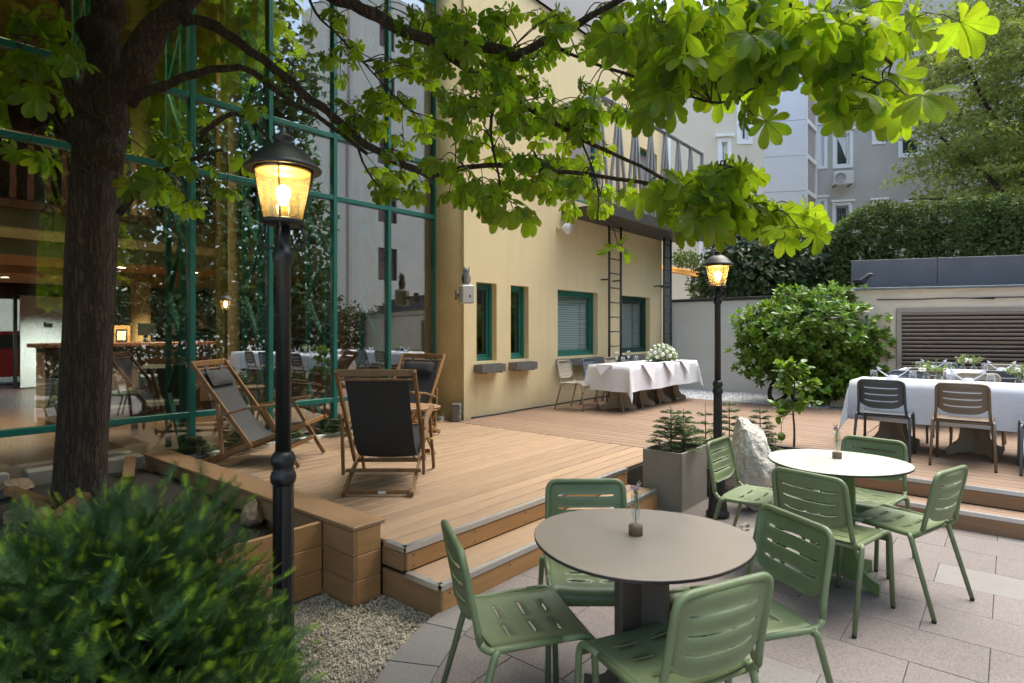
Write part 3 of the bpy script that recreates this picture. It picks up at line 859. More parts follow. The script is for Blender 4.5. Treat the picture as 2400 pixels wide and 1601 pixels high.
for i, (a, b_, c, d) in enumerate(holes):
    fr = MB(); frame_rect(fr, a + 0.001, b_ - 0.001, c + 0.001, d - 0.001, 0.10, 0.17, 0.055)
    frame_rect(fr, a + 0.056, b_ - 0.056, c + 0.056, d - 0.056, 0.125, 0.185, 0.045)
    w = fr.build('window', 'green_metal' if i < 3 else 'green_dark', yb)
    p = MB(); p.box(((a + b_) / 2, 0.155, (c + d) / 2), (b_ - a - 0.19, 0.006, d - c - 0.19)); p.build('pane', 'window_glass', w)
    if i >= 2:
        n = 26; zz0, zz1 = c + 0.05, d - 0.06
        sm = MB(); sm.box((0, 0, 0), (b_ - a - 0.12, 0.040, 0.003), 0, 0, Matrix.Rotation(rad(64), 4, 'X')); me = sm.mesh('blind_slat')
        me.materials.append(MATS['blind' if i == 2 else 'blind_dark'])
        for k in range(n):
            z = zz0 + (zz1 - zz0) * k / (n - 1)
            o = link('blind_slat', me, None, w, ((a + b_) / 2, 0.215, z)); o.rotation_euler = (rw.uniform(-0.05, 0.05), rw.uniform(-0.006, 0.006), 0)
    else:
        for zz in (0.35, 0.62, 0.9):
            s_ = MB(); s_.box(((a + b_) / 2 + 0.05, 0.42, c + zz), (b_ - a + 0.3, 0.18, 0.02)); s_.build('shelf', 'int_wood', w)
for a, b_, c, d in UP:
    fr = MB(); frame_rect(fr, a + 0.001, b_ - 0.001, c + 0.001, d - 0.001, 0.08, 0.16, 0.07)
    w = fr.build('window', 'green_metal', yb)
    p = MB(); p.box(((a + b_) / 2, 0.13, (c + d) / 2), (b_ - a - 0.13, 0.006, d - c - 0.13)); p.build('pane', 'pane_curtain', w)
b = MB(); b.box((3.2, 1.7, 3.0), (6.0, 0.1, 6.0)); b.build('inner_wall', 'int_brown', yb)
b = MB(); b.box((-0.14, 3.0, 3.5), (0.08, 5.4, 7)); b.build('partition', 'int_brown', yb)
# window boxes
wbl = ['narrow grey metal window box under the window next to the rounded column', 'grey metal window box under the second narrow window', 'grey metal window box under the window with light blinds', 'grey metal window box under the far window behind the flowers']
for i, (a, b_, c, d) in enumerate(holes):
    t = thing('window_box', wbl[i], 'window box', (X0 + (a + b_) / 2 - 0.02, YW - 0.002, c - 0.10), 0, 'window boxes on the yellow wall')
    L = b_ - a + 0.07
    q = MB(); q.box((0, -0.09, -0.055), (L, 0.17, 0.012)); q.box((0, -0.172, 0.005), (L, 0.010, 0.11)); q.box((0, -0.006, 0.005), (L, 0.010, 0.11))
    for s in (-1, 1): q.box((s * (L / 2 - 0.005), -0.089, 0.005), (0.0095, 0.154, 0.11))
    q.build('trough', 'zinc', t)
    q = MB(); q.box((0, -0.089, 0.03), (L - 0.024, 0.15, 0.03)); q.build('soil_fill', 'soil', t)
    q = MB()
    for s in (-1, 1): q.bar((s * L * 0.33, 0, -0.07), (s * L * 0.33, -0.19, -0.07), 0.02, 0.012)
    q.build('bracket', 'steel_dark', t)
# cable along the foot of the wall
cb = MB(); cb.tube(spline([(6.42, 6.15, 0.303), (7.0, 6.13, 0.303), (7.8, 6.16, 0.303), (8.6, 6.14, 0.303), (9.6, 6.165, 0.303), (12.3, 6.15, 0.303)], 5), 0.012, 6)
tag(cb.build('cable', 'black_plastic'), 'black cable lying along the foot of the yellow wall', 'cable')

# ---- glass front
gf = thing('glass_front', 'tall green framed glass facade with dark lobby behind it', 'glass facade', (0, 0, 0))
MX = [6.104 - 0.8615 * k for k in range(0, 10)]
TZ = [0.72, 3.284, 4.063, 6.47]
for k, mx in enumerate(MX):
    b = MB(); b.box((mx, YG, 3.82), (0.055, 0.09, 7.1), 0, 0.004); b.build('mullion', 'green_metal', gf)
    if k < len(MX) - 1:
        for tz in TZ + [0.28]:
            b = MB(); b.box((mx - 0.43075, YG, tz), (0.8045, 0.085, 0.06), 0, 0.004); b.build('transom', 'green_metal', gf)
        zs = [0.28] + TZ
        for j in range(4):
            z0, z1 = zs[j] + 0.03, zs[j + 1] - 0.03
            b = MB(); b.box((0, 0, 0), (0.8045, 0.012, z1 - z0))
            o = b.build('pane', 'facade_glass', gf, (mx - 0.43075, YG + 0.005, (z0 + z1) / 2)); o.rotation_euler = (rw.uniform(-0.002, 0.002), 0, rw.uniform(-0.003, 0.003))
    if k > 0:                                          # lattice post behind each mullion
        b = MB()
        for yy in (YG + 0.22, YG + 0.60): b.box((mx, yy, 3.8), (0.05, 0.05, 7.0))
        b.build('truss_post', 'green_metal', gf)
        z = 0.35; sgn = 1
        while z < 6.9:
            b = MB(); y0, y1 = (YG + 0.22, YG + 0.60) if sgn > 0 else (YG + 0.60, YG + 0.22)
            b.bar((mx, y0, z), (mx, y1, z + 0.56), 0.05, 0.05, (1, 0, 0), 0.003); b.build('truss_brace', 'green_metal', gf)
            z += 0.56; sgn = -sgn
b = MB(); b.box((2.3, YG, 7.38), (8.0, 0.3, 0.3)); b.build('head_beam', 'green_dark', gf)
b = MB(); b.box((2.2, YG + 0.01, 0.16), (8.3, 0.16, 0.17)); b.build('plinth', 'concrete', gf)

# ---- lobby behind the glass
lb = MB(); lb.box((2.0, 12.4, 0.19), (12.0, 11.38, 0.18)); struct(lb.build('lobby_floor', 'int_floor'))
lw = MB()
wall_holes(lw, 12.0, 0.2, 7.2, 0.25, [(1.0, 3.3, 3.75, 5.2), (6.0, 7.42, 0.29, 2.35)], Matrix.Translation((-4.0, 18.0, 0)))
struct(lw.build('lobby_back_wall', 'int_brown'))
lw = MB(); lw.box((5.6, 12.6, 1.5), (4.6, 0.2, 2.6)); lw.box((6.6, 12.6, 5.0), (2.6, 0.2, 4.4)); struct(lw.build('lobby_inner_wall', 'int_brown'))
lw = MB(); lw.box((8.05, 13, 3.7), (0.2, 10, 7.0)); struct(lw.build('lobby_side_wall', 'int_brown'))
lw = MB(); lw.box((-4.05, 12.5, 3.7), (0.2, 11, 7.0)); struct(lw.build('lobby_end_wall', 'int_beige'))
lw = MB(); lw.box((2.0, 12.6, 7.1), (12.2, 11.4, 0.2)); struct(lw.build('lobby_ceiling', 'int_beige'))
mz = thing('mezzanine', 'beige mezzanine with dark wooden balusters behind the glass', 'mezzanine', (0, 9.2, 0))
b = MB(); b.box((1.9, 4.4, 2.90), (12.0, 8.7, 0.36)); b.build('slab', 'int_beige', mz)
b = MB(); b.box((1.9, 0.8, 2.62), (12.0, 1.4, 0.2)); b.build('soffit_step', 'int_beige', mz)
b = MB(); b.box((1.9, 2.8, 2.5), (12.0, 2.2, 0.16)); b.build('soffit_step', 'int_beige', mz)
b = MB(); b.box((1.9, 0.04, 3.13), (12.0, 0.10, 0.10)); b.build('bottom_rail', 'int_wood', mz)
b = MB(); b.box((1.9, 0.04, 3.98), (12.0, 0.09, 0.07)); b.build('handrail', 'int_wood', mz)
bl = MB(); bl.box((0, 0, 0), (0.055, 0.04, 0.70)); bl.box((0, 0, 0), (0.025, 0.025, 0.80)); bme = bl.mesh('baluster'); bme.materials.append(MATS['int_wood'])
for k in range(56): link('baluster', bme, None, mz, (-3.6 + k * 0.17, 0.04, 3.56))
b = MB(); b.lathe([(0.0001, 0), (0.22, 0), (0.22, 0.02), (0.0001, 0.03)], 24, (0.5, 1.4, 4.0)); 
# columns
for (u, Y, r, m, lab) in ((540, 9.0, 0.13, 'int_beige', 'round beige column inside the lobby behind the person'), (520, 7.9, 0.07, 'int_gold', 'slim gilded column inside the lobby near the glass'), (868, 8.6, 0.055, 'int_red', 'slim bright red pole inside behind the fourth mullion'), (955, 8.8, 0.11, 'int_red', 'thick dark red pole inside near the rounded column'), (330, 10.9, 0.14, 'int_beige', 'beige column behind the bar counter next to the tree trunk')):
    p = py(u, 775, Y); b = MB(); b.lathe([(r * 1.3, 0.28), (r * 1.3, 0.40), (r, 0.44), (r, 6.95), (r * 1.2, 6.99)], 20, (0, 0, 0))
    tag(b.build('column', m, None, (p.x, p.y, 0)), lab, 'column')
# bar counter
bc = thing('bar_counter', 'long brown stone bar counter inside behind the glass', 'counter', (2.3, 10.2, 0.28))
b = MB(); b.box((1.4, 0.3, 0.54), (3.0, 0.5, 1.08)); b.build('front', 'int_marble', bc)
b = MB(); b.box((1.4, 0.26, 1.11), (3.2, 0.66, 0.06), 0, 0.008); b.build('counter_top', 'int_wood', bc)
for k in range(6):
    b = MB(); b.box((0.15 + k * 0.5, 0.035, 0.55), (0.40, 0.03, 0.8), 0, 0.01); b.build('panel', 'int_marble', bc)
CT = 1.42
p = py(285, 770, 10.35); t = thing('certificate', 'framed certificate on a wooden board standing on the bar counter', 'certificate', (p.x, p.y, CT))
b = MB(); b.box((0, 0.02, 0.13), (0.24, 0.02, 0.26)); b.build('board', 'wood_fascia', t)
b = MB(); frame_rect(b, -0.075, 0.075, 0.02, 0.20, -0.006, 0.008, 0.015); b.build('frame', 'black_plastic', t)
b = MB(); b.box((0, 0.004, 0.11), (0.118, 0.004, 0.148)); b.build('sheet', 'paper', t)
for u, lab in ((344, 'black computer monitor on the bar counter beside the certificate'), (402, 'smaller black monitor on the bar counter behind the lattice post')):
    p = py(u, 770, 10.4); t = thing('monitor', lab, 'monitor', (p.x, p.y, CT), 0.2)
    b = MB(); b.box((0, 0, 0.20), (0.26, 0.03, 0.19), 0, 0.006); b.build('screen', 'black_plastic', t)
    b = MB(); b.box((0, 0.03, 0.055), (0.05, 0.03, 0.11)); b.box((0, 0.02, 0.006), (0.16, 0.12, 0.012)); b.build('stand', 'black_plastic', t)
# doors on the inner wall, the open street door
t = thing('panel_door', 'grey green panelled door on the wall behind the bar', 'door', (3.75, 12.48, 0.28))
for k in range(2):
    b = MB(); b.box((0.42 * k - 0.2, 0, 1.02), (0.40, 0.05, 2.04), 0, 0.004); dl_ = b.build('leaf', 'int_green', t)
    for zz in (0.5, 1.45): b = MB(); b.box((0.42 * k - 0.2, -0.032, zz), (0.26, 0.02, 0.7), 0, 0.006); b.build('panel', 'int_green', dl_)
p0 = py(57, 775, 18.0)
t = thing('street_door', 'bright white door leaf standing open at the far street entrance', 'door', (3.75, 17.7, 0.29))
b = MB(); b.box((0.02, -0.42, 1.06), (1.05, 0.05, 2.1), 0.0, 0.005); b.build('leaf', 'white_paint', t)
b = MB(); b.box((0.0, -0.47, 1.45), (0.16, 0.05, 0.06)); b.box((-0.06, -0.47, 1.47), (0.04, 0.06, 0.09)); b.build('handle', 'black_plastic', t)
b = MB(); b.box((-0.58, -0.36, 1.10), (0.06, 0.10, 2.2)); b.box((0.60, -0.36, 1.10), (0.06, 0.10, 2.2)); b.box((0, -0.36, 2.16), (1.1, 0.099, 0.06)); b.build('frame', 'black_plastic', t)
# parked car seen through the doorway
t = thing('parked_car', 'small red car parked in the street seen through the doorway', 'car', (3.7, 20.8, 0.15), 0.1)
cp = [(-1.9, 0.25), (-1.9, 0.75), (-1.7, 0.85), (-1.35, 0.95), (-0.95, 1.42), (0.45, 1.45), (1.0, 1.0), (1.75, 0.85), (1.9, 0.55), (1.9, 0.25)]
b = MB(); b.add([(x_, -0.82, z_) for x_, z_ in cp] + [(x_, 0.82, z_) for x_, z_ in cp], [tuple(range(10)), tuple(range(19, 9, -1))] + [(i, 10 + i, 10 + (i + 1) % 10, (i + 1) % 10) for i in range(10)]); b.build('body', 'car_red', t)
for s in (-1, 1):
    b = MB(); b.add([(-1.15, s * 0.825, 0.98), (-0.88, s * 0.825, 1.34), (0.40, s * 0.825, 1.36), (0.80, s * 0.825, 1.02)], [(0, 1, 2, 3)]); b.build('side_window', 'car_glass', t)
    b = MB(); b.box((-1.905, s * 0.65, 0.72), (0.03, 0.22, 0.16), 0, 0.01); b.build('tail_light', 'tail_light', t)
    for xx in (-1.2, 1.2):
        b = MB(); b.lathe([(0.0001, -0.09), (0.30, -0.09), (0.32, 0), (0.30, 0.09), (0.0001, 0.09)], 20, (0, 0, 0), True, Matrix.Translation((xx, s * 0.76, 0.30)) @ Matrix.Rotation(PI / 2, 4, 'X')); b.build('wheel', 'rubber', t)
b = MB(); b.add([(-1.36, -0.7, 0.97), (-1.36, 0.7, 0.97), (-0.97, 0.62, 1.40), (-0.97, -0.62, 1.40)], [(0, 1, 2, 3)]); b.v = [(p_[0] - 0.012, p_[1], p_[2]) for p_ in b.v]; b.build('rear_window', 'car_glass', t)
st = MB(); st.box((2.0, 25.0, 0.14), (60, 13.5, 0.02)); struct(st.build('street', 'asphalt'))
# house across the street seen through the lobby
sb_ = thing('street_house', 'pale green house with a conical roof across the street, seen through the lobby', 'building', (-6, 34, 0))
b = MB(); b.box((5, 2, 3.2), (22, 4, 6.4)); b.build('wall', 'plaster_cream', sb_)
b = MB(); b.lathe([(1.9, 6.4), (1.5, 7.4), (0.7, 9.4), (0.05, 10.0)], 14, (6.2, 1.5, 0)); b.build('roof', 'coping', sb_)
# downlights under the mezzanine and ceiling; last one added to brighten the street door
for i, (x_, y_, z_, lab) in enumerate(((3.0, 9.85, 2.52, 'round recessed downlight above the bar counter left end'), (4.0, 9.85, 2.52, 'round recessed downlight above the bar counter right end'), (1.4, 8.2, 6.99, 'round ceiling downlight high behind the trunk'), (0.7, 10.2, 2.41, 'round recessed downlight left of the tree trunk'), (2.0, 11.6, 2.41, 'round recessed downlight behind the tree trunk'), (3.6, 15.9, 2.71, 'added round downlight that brightens the white street door'))):
    t = thing('downlight', lab, 'ceiling light', (x_, y_, z_), 0, 'lobby downlights')
    b = MB(); b.lathe([(0.075, -0.004), (0.075, -0.012), (0.06, -0.012), (0.06, -0.004)], 20); b.build('ring', 'white_paint', t)
    b = MB(); b.lathe([(0.0001, -0.008), (0.058, -0.008)], 20); b.build('lens', 'led', t)
    ld = bpy.data.lights.new('downlight_lamp', 'SPOT'); ld.energy = 130 if i < 2 else 320; ld.color = (1.0, 0.76, 0.48) if i < 5 else (1.0, 0.95, 0.88); ld.spot_size = rad(125); ld.spot_blend = 0.8; ld.shadow_soft_size = 0.06
    lo = bpy.data.objects.new('lamp_light', ld); COL.objects.link(lo); lo.parent = t; lo.location = (0, 0, -0.03)
# dark armchairs inside
for (x_, y_, a, lab) in ((2.3, 8.3, 0.6, 'black armchair inside the lobby left of the trunk'), (3.1, 8.6, -0.5, 'black armchair inside the lobby right of the trunk')):
    t = thing('armchair', lab, 'armchair', (x_, y_, 0.28), a, 'dark armchairs in the lobby')
    b = MB(); b.box((0, 0, 0.30), (0.62, 0.60, 0.22), 0, 0.05); b.build('seat', 'int_dark', t)
    b = MB(); b.box((0, 0.30, 0.55), (0.66, 0.14, 0.62), 0, 0.05); b.build('backrest', 'int_dark', t)
    for s in (-1, 1):
        b = MB(); b.box((s * 0.36, 0.0, 0.40), (0.11, 0.62, 0.36), 0, 0.04); b.build('armrest', 'int_dark', t)
        for yy in (-0.22, 0.22): b = MB(); b.lathe([(0.016, 0), (0.022, 0.2)], 8, (s * 0.26, yy, 0)); b.build('leg', 'int_wood', t)

# ---- person behind the bar (head and shoulders show)
def skin_body(name, verts, edges, radii, root, mat, parent, sub=2):
    me = bpy.data.meshes.new(name); me.from_pydata(verts, edges, [])
    o = bpy.data.objects.new(name + '_tmp', me); COL.objects.link(o)
    mo = o.modifiers.new('s', 'SKIN'); mo.use_smooth_shade = True
    sv = me.skin_vertices[0].data
    for i, r in enumerate(radii): sv[i].radius = r if isinstance(r, tuple) else (r, r); sv[i].use_root = (i == root)
    m2 = o.modifiers.new('u', 'SUBSURF'); m2.levels = sub; m2.render_levels = sub
    dg = bpy.context.evaluated_depsgraph_get()
    nm = bpy.data.meshes.new_from_object(o.evaluated_get(dg)); nm.name = name
    bpy.data.objects.remove(o, do_unlink=True)
    return link(name, nm, mat, parent)
pp = py(474, 762, 11.45)
per = thing('person', 'person in a dark jacket and pale collar standing behind the bar, facing left', 'person', (pp.x, pp.y, 0.28), rad(165))
vs = [(0, 0, 0.88), (0, 0, 1.05), (0, 0.0, 1.22), (0, 0.01, 1.34), (0, 0.02, 1.41), (0, 0.01, 1.46), (0, -0.01, 1.53), (0, -0.01, 1.60),
      (0.16, 0.01, 1.33), (0.20, 0.03, 1.08), (0.16, -0.14, 0.90), (0.12, -0.22, 0.88), (-0.16, 0.01, 1.33), (-0.20, 0.03, 1.08), (-0.16, -0.14, 0.90), (-0.12, -0.22, 0.88),
      (0.09, 0, 0.82), (0.10, 0.0, 0.46), (0.10, 0.03, 0.07), (0.10, -0.12, 0.03), (-0.09, 0, 0.82), (-0.10, 0.0, 0.46), (-0.10, 0.03, 0.07), (-0.10, -0.12, 0.03)]
es = [(0, 1), (1, 2), (2, 3), (3, 4), (4, 5), (5, 6), (6, 7), (3, 8), (8, 9), (9, 10), (10, 11), (3, 12), (12, 13), (13, 14), (14, 15), (0, 16), (16, 17), (17, 18), (18, 19), (0, 20), (20, 21), (21, 22), (22, 23)]
rr_ = [(0.15, 0.11), (0.13, 0.10), (0.15, 0.11), (0.13, 0.09), 0.055, 0.055, (0.078, 0.095), (0.075, 0.09), 0.065, 0.048, 0.036, 0.03, 0.065, 0.048, 0.036, 0.03, 0.085, 0.058, 0.04, 0.035, 0.085, 0.058, 0.04, 0.035]
skin_body('body', vs, es, rr_, 0, 'skin', per)
jv = [(0, 0, 0.80), (0, 0, 1.05), (0, 0, 1.22), (0, 0.01, 1.345), (0.16, 0.01, 1.335), (0.20, 0.03, 1.08), (0.165, -0.12, 0.915), (-0.16, 0.01, 1.335), (-0.20, 0.03, 1.08), (-0.165, -0.12, 0.915)]
skin_body('jacket', jv, [(0, 1), (1, 2), (2, 3), (3, 4), (4, 5), (5, 6), (3, 7), (7, 8), (8, 9)], [(0.165, 0.125), (0.145, 0.115), (0.165, 0.125), (0.145, 0.105), 0.08, 0.062, 0.05, 0.08, 0.062, 0.05], 0, 'suit', per)
b = MB(); b.tube([(-0.06, 0.05, 1.42), (0, 0.075, 1.435), (0.06, 0.05, 1.42), (0.055, -0.04, 1.40), (0, -0.10, 1.33), (-0.055, -0.04, 1.40)], 0.018, 6, closed=True); b.build('collar', 'white_paint', per)
b = MB(); b.ball((0, 0.028, 1.60), 0.098, 14, 10, (0.9, 1.0, 1.0)); b.ball((0, 0.11, 1.57), 0.055, 10, 8); b.build('hair', 'hair', per)
for s in (-1, 1):
    b = MB(); b.ball((s * 0.032, -0.095, 1.575), 0.011, 8, 6); b.build('eye', 'owl_dark', per)
b = MB(); b.ball((0, -0.108, 1.55), 0.016, 8, 6, (0.7, 1.1, 1.4)); b.build('nose', 'skin', per)
b = MB(); b.box((0, -0.10, 1.513), (0.045, 0.012, 0.008)); b.build('mouth', 'petal_pink', per)

# ---- low walls at the back
def seg_wall(p0, p1):
    d = Vector((p1[0] - p0[0], p1[1] - p0[1], 0)); return d.length, math.atan2(d.y, d.x)
P0 = c2w(5.60, 10.5); P1 = c2w(16.1, 6.87)
LW, AW = seg_wall(P0, P1)
t = thing('service_wall', 'beige rendered garden wall with a louvred grille behind the white tables', 'wall', (P0.x, P0.y, 0), AW)
def s_at(u):                                           # distance along that wall for a photo column
    l = (u - CX) / F_PX; a0, a1 = 5.60, 10.5; b0, b1 = 16.1 - 5.60, 6.87 - 10.5
    tt = (l * a1 - a0) / (b0 - l * b1); return tt * LW
ls0, ls1 = s_at(2100), s_at(2100) + 3.4
wall_holes(MB(), LW, -0.05, 2.30, 1.2, []).build('wall', 'plaster_beige', t)
b = MB(); b.box((LW / 2, 0.56, 2.318), (LW + 0.04, 1.28, 0.035), 0, 0.004); b.build('coping', 'coping', t)
gr = MB(); frame_rect(gr, ls0, ls1, 0.75, 1.98, -0.035, 0.0, 0.075); fo = gr.build('louvre_frame', 'louvre', t)
b = MB(); b.box(((ls0 + ls1) / 2, -0.003, 1.365), (ls1 - ls0 - 0.15, 0.003, 1.08)); b.build('louvre_backing', 'louvre_back', fo)
sl_ = MB(); sl_.box((0, 0, 0), (ls1 - ls0 - 0.16, 0.05, 0.012), 0, 0.003, Matrix.Rotation(rad(-38), 4, 'X')); sme_ = sl_.mesh('louvre_slat'); sme_.materials.append(MATS['louvre'])
for k in range(16): link('louvre_slat', sme_, None, fo, ((ls0 + ls1) / 2, -0.024, 0.86 + k * 0.068))
b = MB(); b.tube(spline([(s_at(2055), -0.02, 2.13), (s_at(2150), -0.02, 2.125), (s_at(2230), -0.02, 2.14), (s_at(2330), -0.02, 2.12), (s_at(2400), -0.02, 2.14), (LW - 0.1, -0.02, 2.14)], 6), 0.009, 6); b.build('cable', 'black_plastic', t)
# dark metal panels on top of the wall
t2 = thing('metal_screen', 'row of dark grey metal panels standing on the garden wall', 'screen', (P0.x, P0.y, 0), AW)
xs_ = [s_at(2006) + q for q in (0, 1.32, 2.85, 4.4, 5.95, 7.5, 9.05)]
for k in range(6):
    b = MB(); b.box(((xs_[k] + xs_[k + 1]) / 2, 0.42, 2.60), (xs_[k + 1] - xs_[k] - 0.012, 0.03, 0.52), 0, 0.004); b.build('panel', 'panel_dark', t2)
    b = MB(); b.box(((xs_[k] + xs_[k + 1]) / 2, 0.46, 2.59), (0.05, 0.05, 0.5)); b.build('post', 'steel_dark', t2)
t3 = thing('back_wall', 'plain white rendered wall with dark coping between the yellow building and the shrubs', 'wall', (13.02, 6.15, 0), rad(-93))
b = MB(); b.box((2.1, 0.1, 1.1), (4.4, 0.2, 2.3)); b.build('wall', 'plaster_white', t3)
b = MB(); b.box((2.1, 0.1, 2.285), (4.42, 0.26, 0.07), 0, 0.005); b.build('coping', 'steel_dark', t3)

# ---- buildings behind the garden
def facade(name, label, p0, p1, z1, t, mat, wins, depth=6.0, frame='white_paint', hood=True, wframe=0.10):
    L, A = seg_wall(p0, p1)
    t_ = thing(name, label, 'building', (p0[0], p0[1], 0), A)
    hs = [w[:4] for w in wins]
    wall_holes(MB(), L, -0.05, z1, 0.3, hs).build('wall', mat, t_)
    b = MB(); b.box((L / 2, 0.3 + depth / 2 + 0.35, z1 / 2), (L - 0.02, depth, z1 - 0.02)); b.build('core', mat, t_)
    for i, w in enumerate(wins):
        a, c, d, e = w[:4]; kind = w[4] if len(w) > 4 else ''
        f = MB(); frame_rect(f, a - 0.12, c + 0.12, d - 0.12, e + 0.10, -0.04, 0.06, 0.14) if hood else None
        frame_rect(f, a + 0.002, c - 0.002, d + 0.002, e - 0.002, 0.10, 0.18, wframe)
        if e - d > 1.2 and c - a > 0.6: f.box(((a + c) / 2, 0.13, d + (e - d) * 0.64), (c - a - 0.1, 0.06, 0.09))
        if hood: f.box(((a + c) / 2, -0.06, e + 0.16), (c - a + 0.4, 0.16, 0.09), 0, 0.01)
        wo_ = f.build('window', frame, t_)
        b = MB(); b.box(((a + c) / 2, 0.19, (d + e) / 2), (c - a - 0.05, 0.01, e - d - 0.05)); b.build('pane', 'pane_dark' if kind != 'c' else 'curtain_red', wo_)
        if kind == 'k':
            b = MB(); b.add([(a + 0.1, 0.175, e - 0.12), (c - 0.1, 0.175, e - 0.12), (c - 0.12, 0.175, d + 0.35), (c - 0.30, 0.175, d + 0.9)], [(0, 1, 2, 3)]); b.build('curtain', 'white_paint', wo_)
        if kind == 'g':
            b = MB(); n = 7
            for k in range(n):
                x_ = a + (c - a) * (k + 0.5) / n; b.bar((x_, 0.03, d + 0.05), (x_, 0.03, e - 0.05), 0.03, 0.02); 
            for k in range(4): z_ = d + (e - d) * (k + 0.5) / 4; b.bar((a + 0.02, 0.045, z_), (c - 0.02, 0.045, z_), 0.02, 0.03)
            b.build('grille', 'steel_grey', wo_)
    return t_, L
def on_line(q0, q1, u):
    l = (u - CX) / F_PX; tt = (l * q0[1] - q0[0]) / ((q1[0] - q0[0]) - l * (q1[1] - q0[1])); return tt
def line_facade(name, label, q0, q1, z1, mat, wpx, **kw):
    a = c2w(*q0); b_ = c2w(*q1); L = (b_ - a).length
    wins = []
    for w in wpx:
        u0, u1, v0, v1 = w[:4]
        t0, t1 = on_line(q0, q1, u0), on_line(q0, q1, u1)
        dd = q0[1] + (q1[1] - q0[1]) * (t0 + t1) / 2
        wins.append((t0 * L, t1 * L, EYE - (v1 - CY) / F_PX * dd, EYE - (v0 - CY) / F_PX * dd) + tuple(w[4:]))
    return facade(name, label, (a.x, a.y), (b_.x, b_.y), z1, 0.3, mat, wins, **kw)
dq0 = 27.0
gq0 = ((1918 - CX) / F_PX * dq0, dq0); gq1 = ((2700 - CX) / F_PX * 24.0, 24.0)
gt, gl_ = line_facade('grey_house', 'weathered grey apartment house with white framed windows behind the trees', gq0, gq1, 19, 'plaster_grey',
    [(1958, 1992, 312, 388, 'k'), (1957, 1990, 480, 540, 'g'), (2050, 2068, 302, 332), (2050, 2070, 476, 540), (2112, 2160, 320, 362), (2130, 2165, 480, 520), (1958, 1992, 80, 170), (2050, 2068, 90, 150), (2230, 2290, 320, 400), (2230, 2290, 90, 200), (2335, 2380, 300, 400), (1922, 1932, 300, 390), (1922, 1932, 470, 540)])
# air conditioner under the grey house window
ap = c2w((1975 - CX) / F_PX * 26.3, 26.3); az = EYE - (418 - CY) / F_PX * 26.3
t = thing('air_conditioner', 'white outdoor air conditioner unit under the curtained window of the grey house', 'air conditioner', (ap.x, ap.y, az), gt.rotation_euler.z)
b = MB(); b.box((0, 0, 0.0), (0.80, 0.34, 0.56), 0, 0.02); b.build('casing', 'plastic_white', t)
b = MB(); b.lathe([(0.22, 0), (0.22, 0.02), (0.19, 0.02), (0.19, 0.01), (0.06, 0.03), (0.0001, 0.03)], 20, (0, 0, 0), True, Matrix.Translation((-0.13, -0.175, 0)) @ Matrix.Rotation(PI / 2, 4, 'X')); b.build('fan', 'plastic_grey', t)
b = MB(); b.box((-0.3, 0.12, -0.30), (0.05, 0.5, 0.05)); b.box((0.3, 0.12, -0.30), (0.05, 0.5, 0.05)); b.build('bracket', 'steel_dark', t)
# white panelled lift tower with a glazed edge
tq0 = ((1772 - CX) / F_PX * 25.6, 25.6); tq1 = ((1888 - CX) / F_PX * 25.2, 25.2); tq2 = ((1912 - CX) / F_PX * 26.6, 26.6)
a = c2w(*tq0); b_ = c2w(*tq1); LT, AT = seg_wall(a, b_)
tt_ = thing('lift_tower', 'tall white panelled tower with a glazed corner beside the grey house', 'tower', (a.x, a.y, 0), AT)
b = MB(); b.box((LT / 2, 2.0, 8), (LT - 0.06, 3.9, 16)); b.build('core', 'panel_white', tt_)
z = 0.0; k = 0
while z < 15.9:
    b = MB(); b.box((LT / 2, 0, z + 0.745), (LT, 0.06, 1.485), 0, 0.004); b.build('panel', 'panel_white', tt_); z += 1.5
c_ = c2w(*tq2); LE, AE = seg_wall(b_, c_)
te = MB(); Mx = Matrix.Translation((b_.x, b_.y, 0)) @ Matrix.Rotation(AE, 4, 'Z'); Mi = (Matrix.Translation((a.x, a.y, 0)) @ Matrix.Rotation(AT, 4, 'Z')).inverted() @ Mx
for k in range(11):
    z = k * 1.5
    f = MB(); frame_rect(f, 0.03, LE, z, z + 1.5, -0.06, 0.04, 0.09); f.v = [tuple(Mi @ Vector(p)) for p in f.v]; fo_ = f.build('glazed_bay', 'white_paint', tt_)
    f = MB(); f.box((LE / 2, 0.02, z + 0.75), (LE - 0.2, 0.01, 1.3)); f.v = [tuple(Mi @ Vector(p)) for p in f.v]; f.build('pane', 'pane_curtain', fo_)
# cream house between the yellow building and the lift tower
cq0 = ((1440 - CX) / F_PX * 21.0, 21.0); cq1 = ((1790 - CX) / F_PX * 20.4, 20.4)
cp_, cl_ = line_facade('cream_house', 'cream house with white windows behind the yellow building corner', cq0, cq1, 12, 'plaster_cream',
    [(1646, 1660, 540, 620), (1735, 1755, 225, 330), (1690, 1706, 330, 420)], depth=5.0)
# awning with creeper
p = pd(1620, 640, 17.0)
t = thing('awning', 'orange cloth awning beyond the back wall under the creeper', 'awning', (p.x, p.y, p.z), YAW - PI / 2 + 0.2)
b = MB(); b.add([(-1.2, 0, 0.25), (1.0, 0, -0.05), (1.0, -0.9, -0.35), (-1.2, -0.9, -0.05), (-1.2, 0, 0.22), (1.0, 0, -0.08), (1.0, -0.9, -0.38), (-1.2, -0.9, -0.08)], [(0, 1, 2, 3), (7, 6, 5, 4), (0, 3, 7, 4), (1, 5, 6, 2), (2, 6, 7, 3), (0, 4, 5, 1)]); b.build('cloth', 'orange_cloth', t)
for s in (-1.15, 0.95): b = MB(); b.tube([(s, -0.05, -p.z - 0.05), (s, -0.05, 0.0 if s < 0 else -0.12)], 0.03, 8); b.build('pole', 'steel_dark', t)
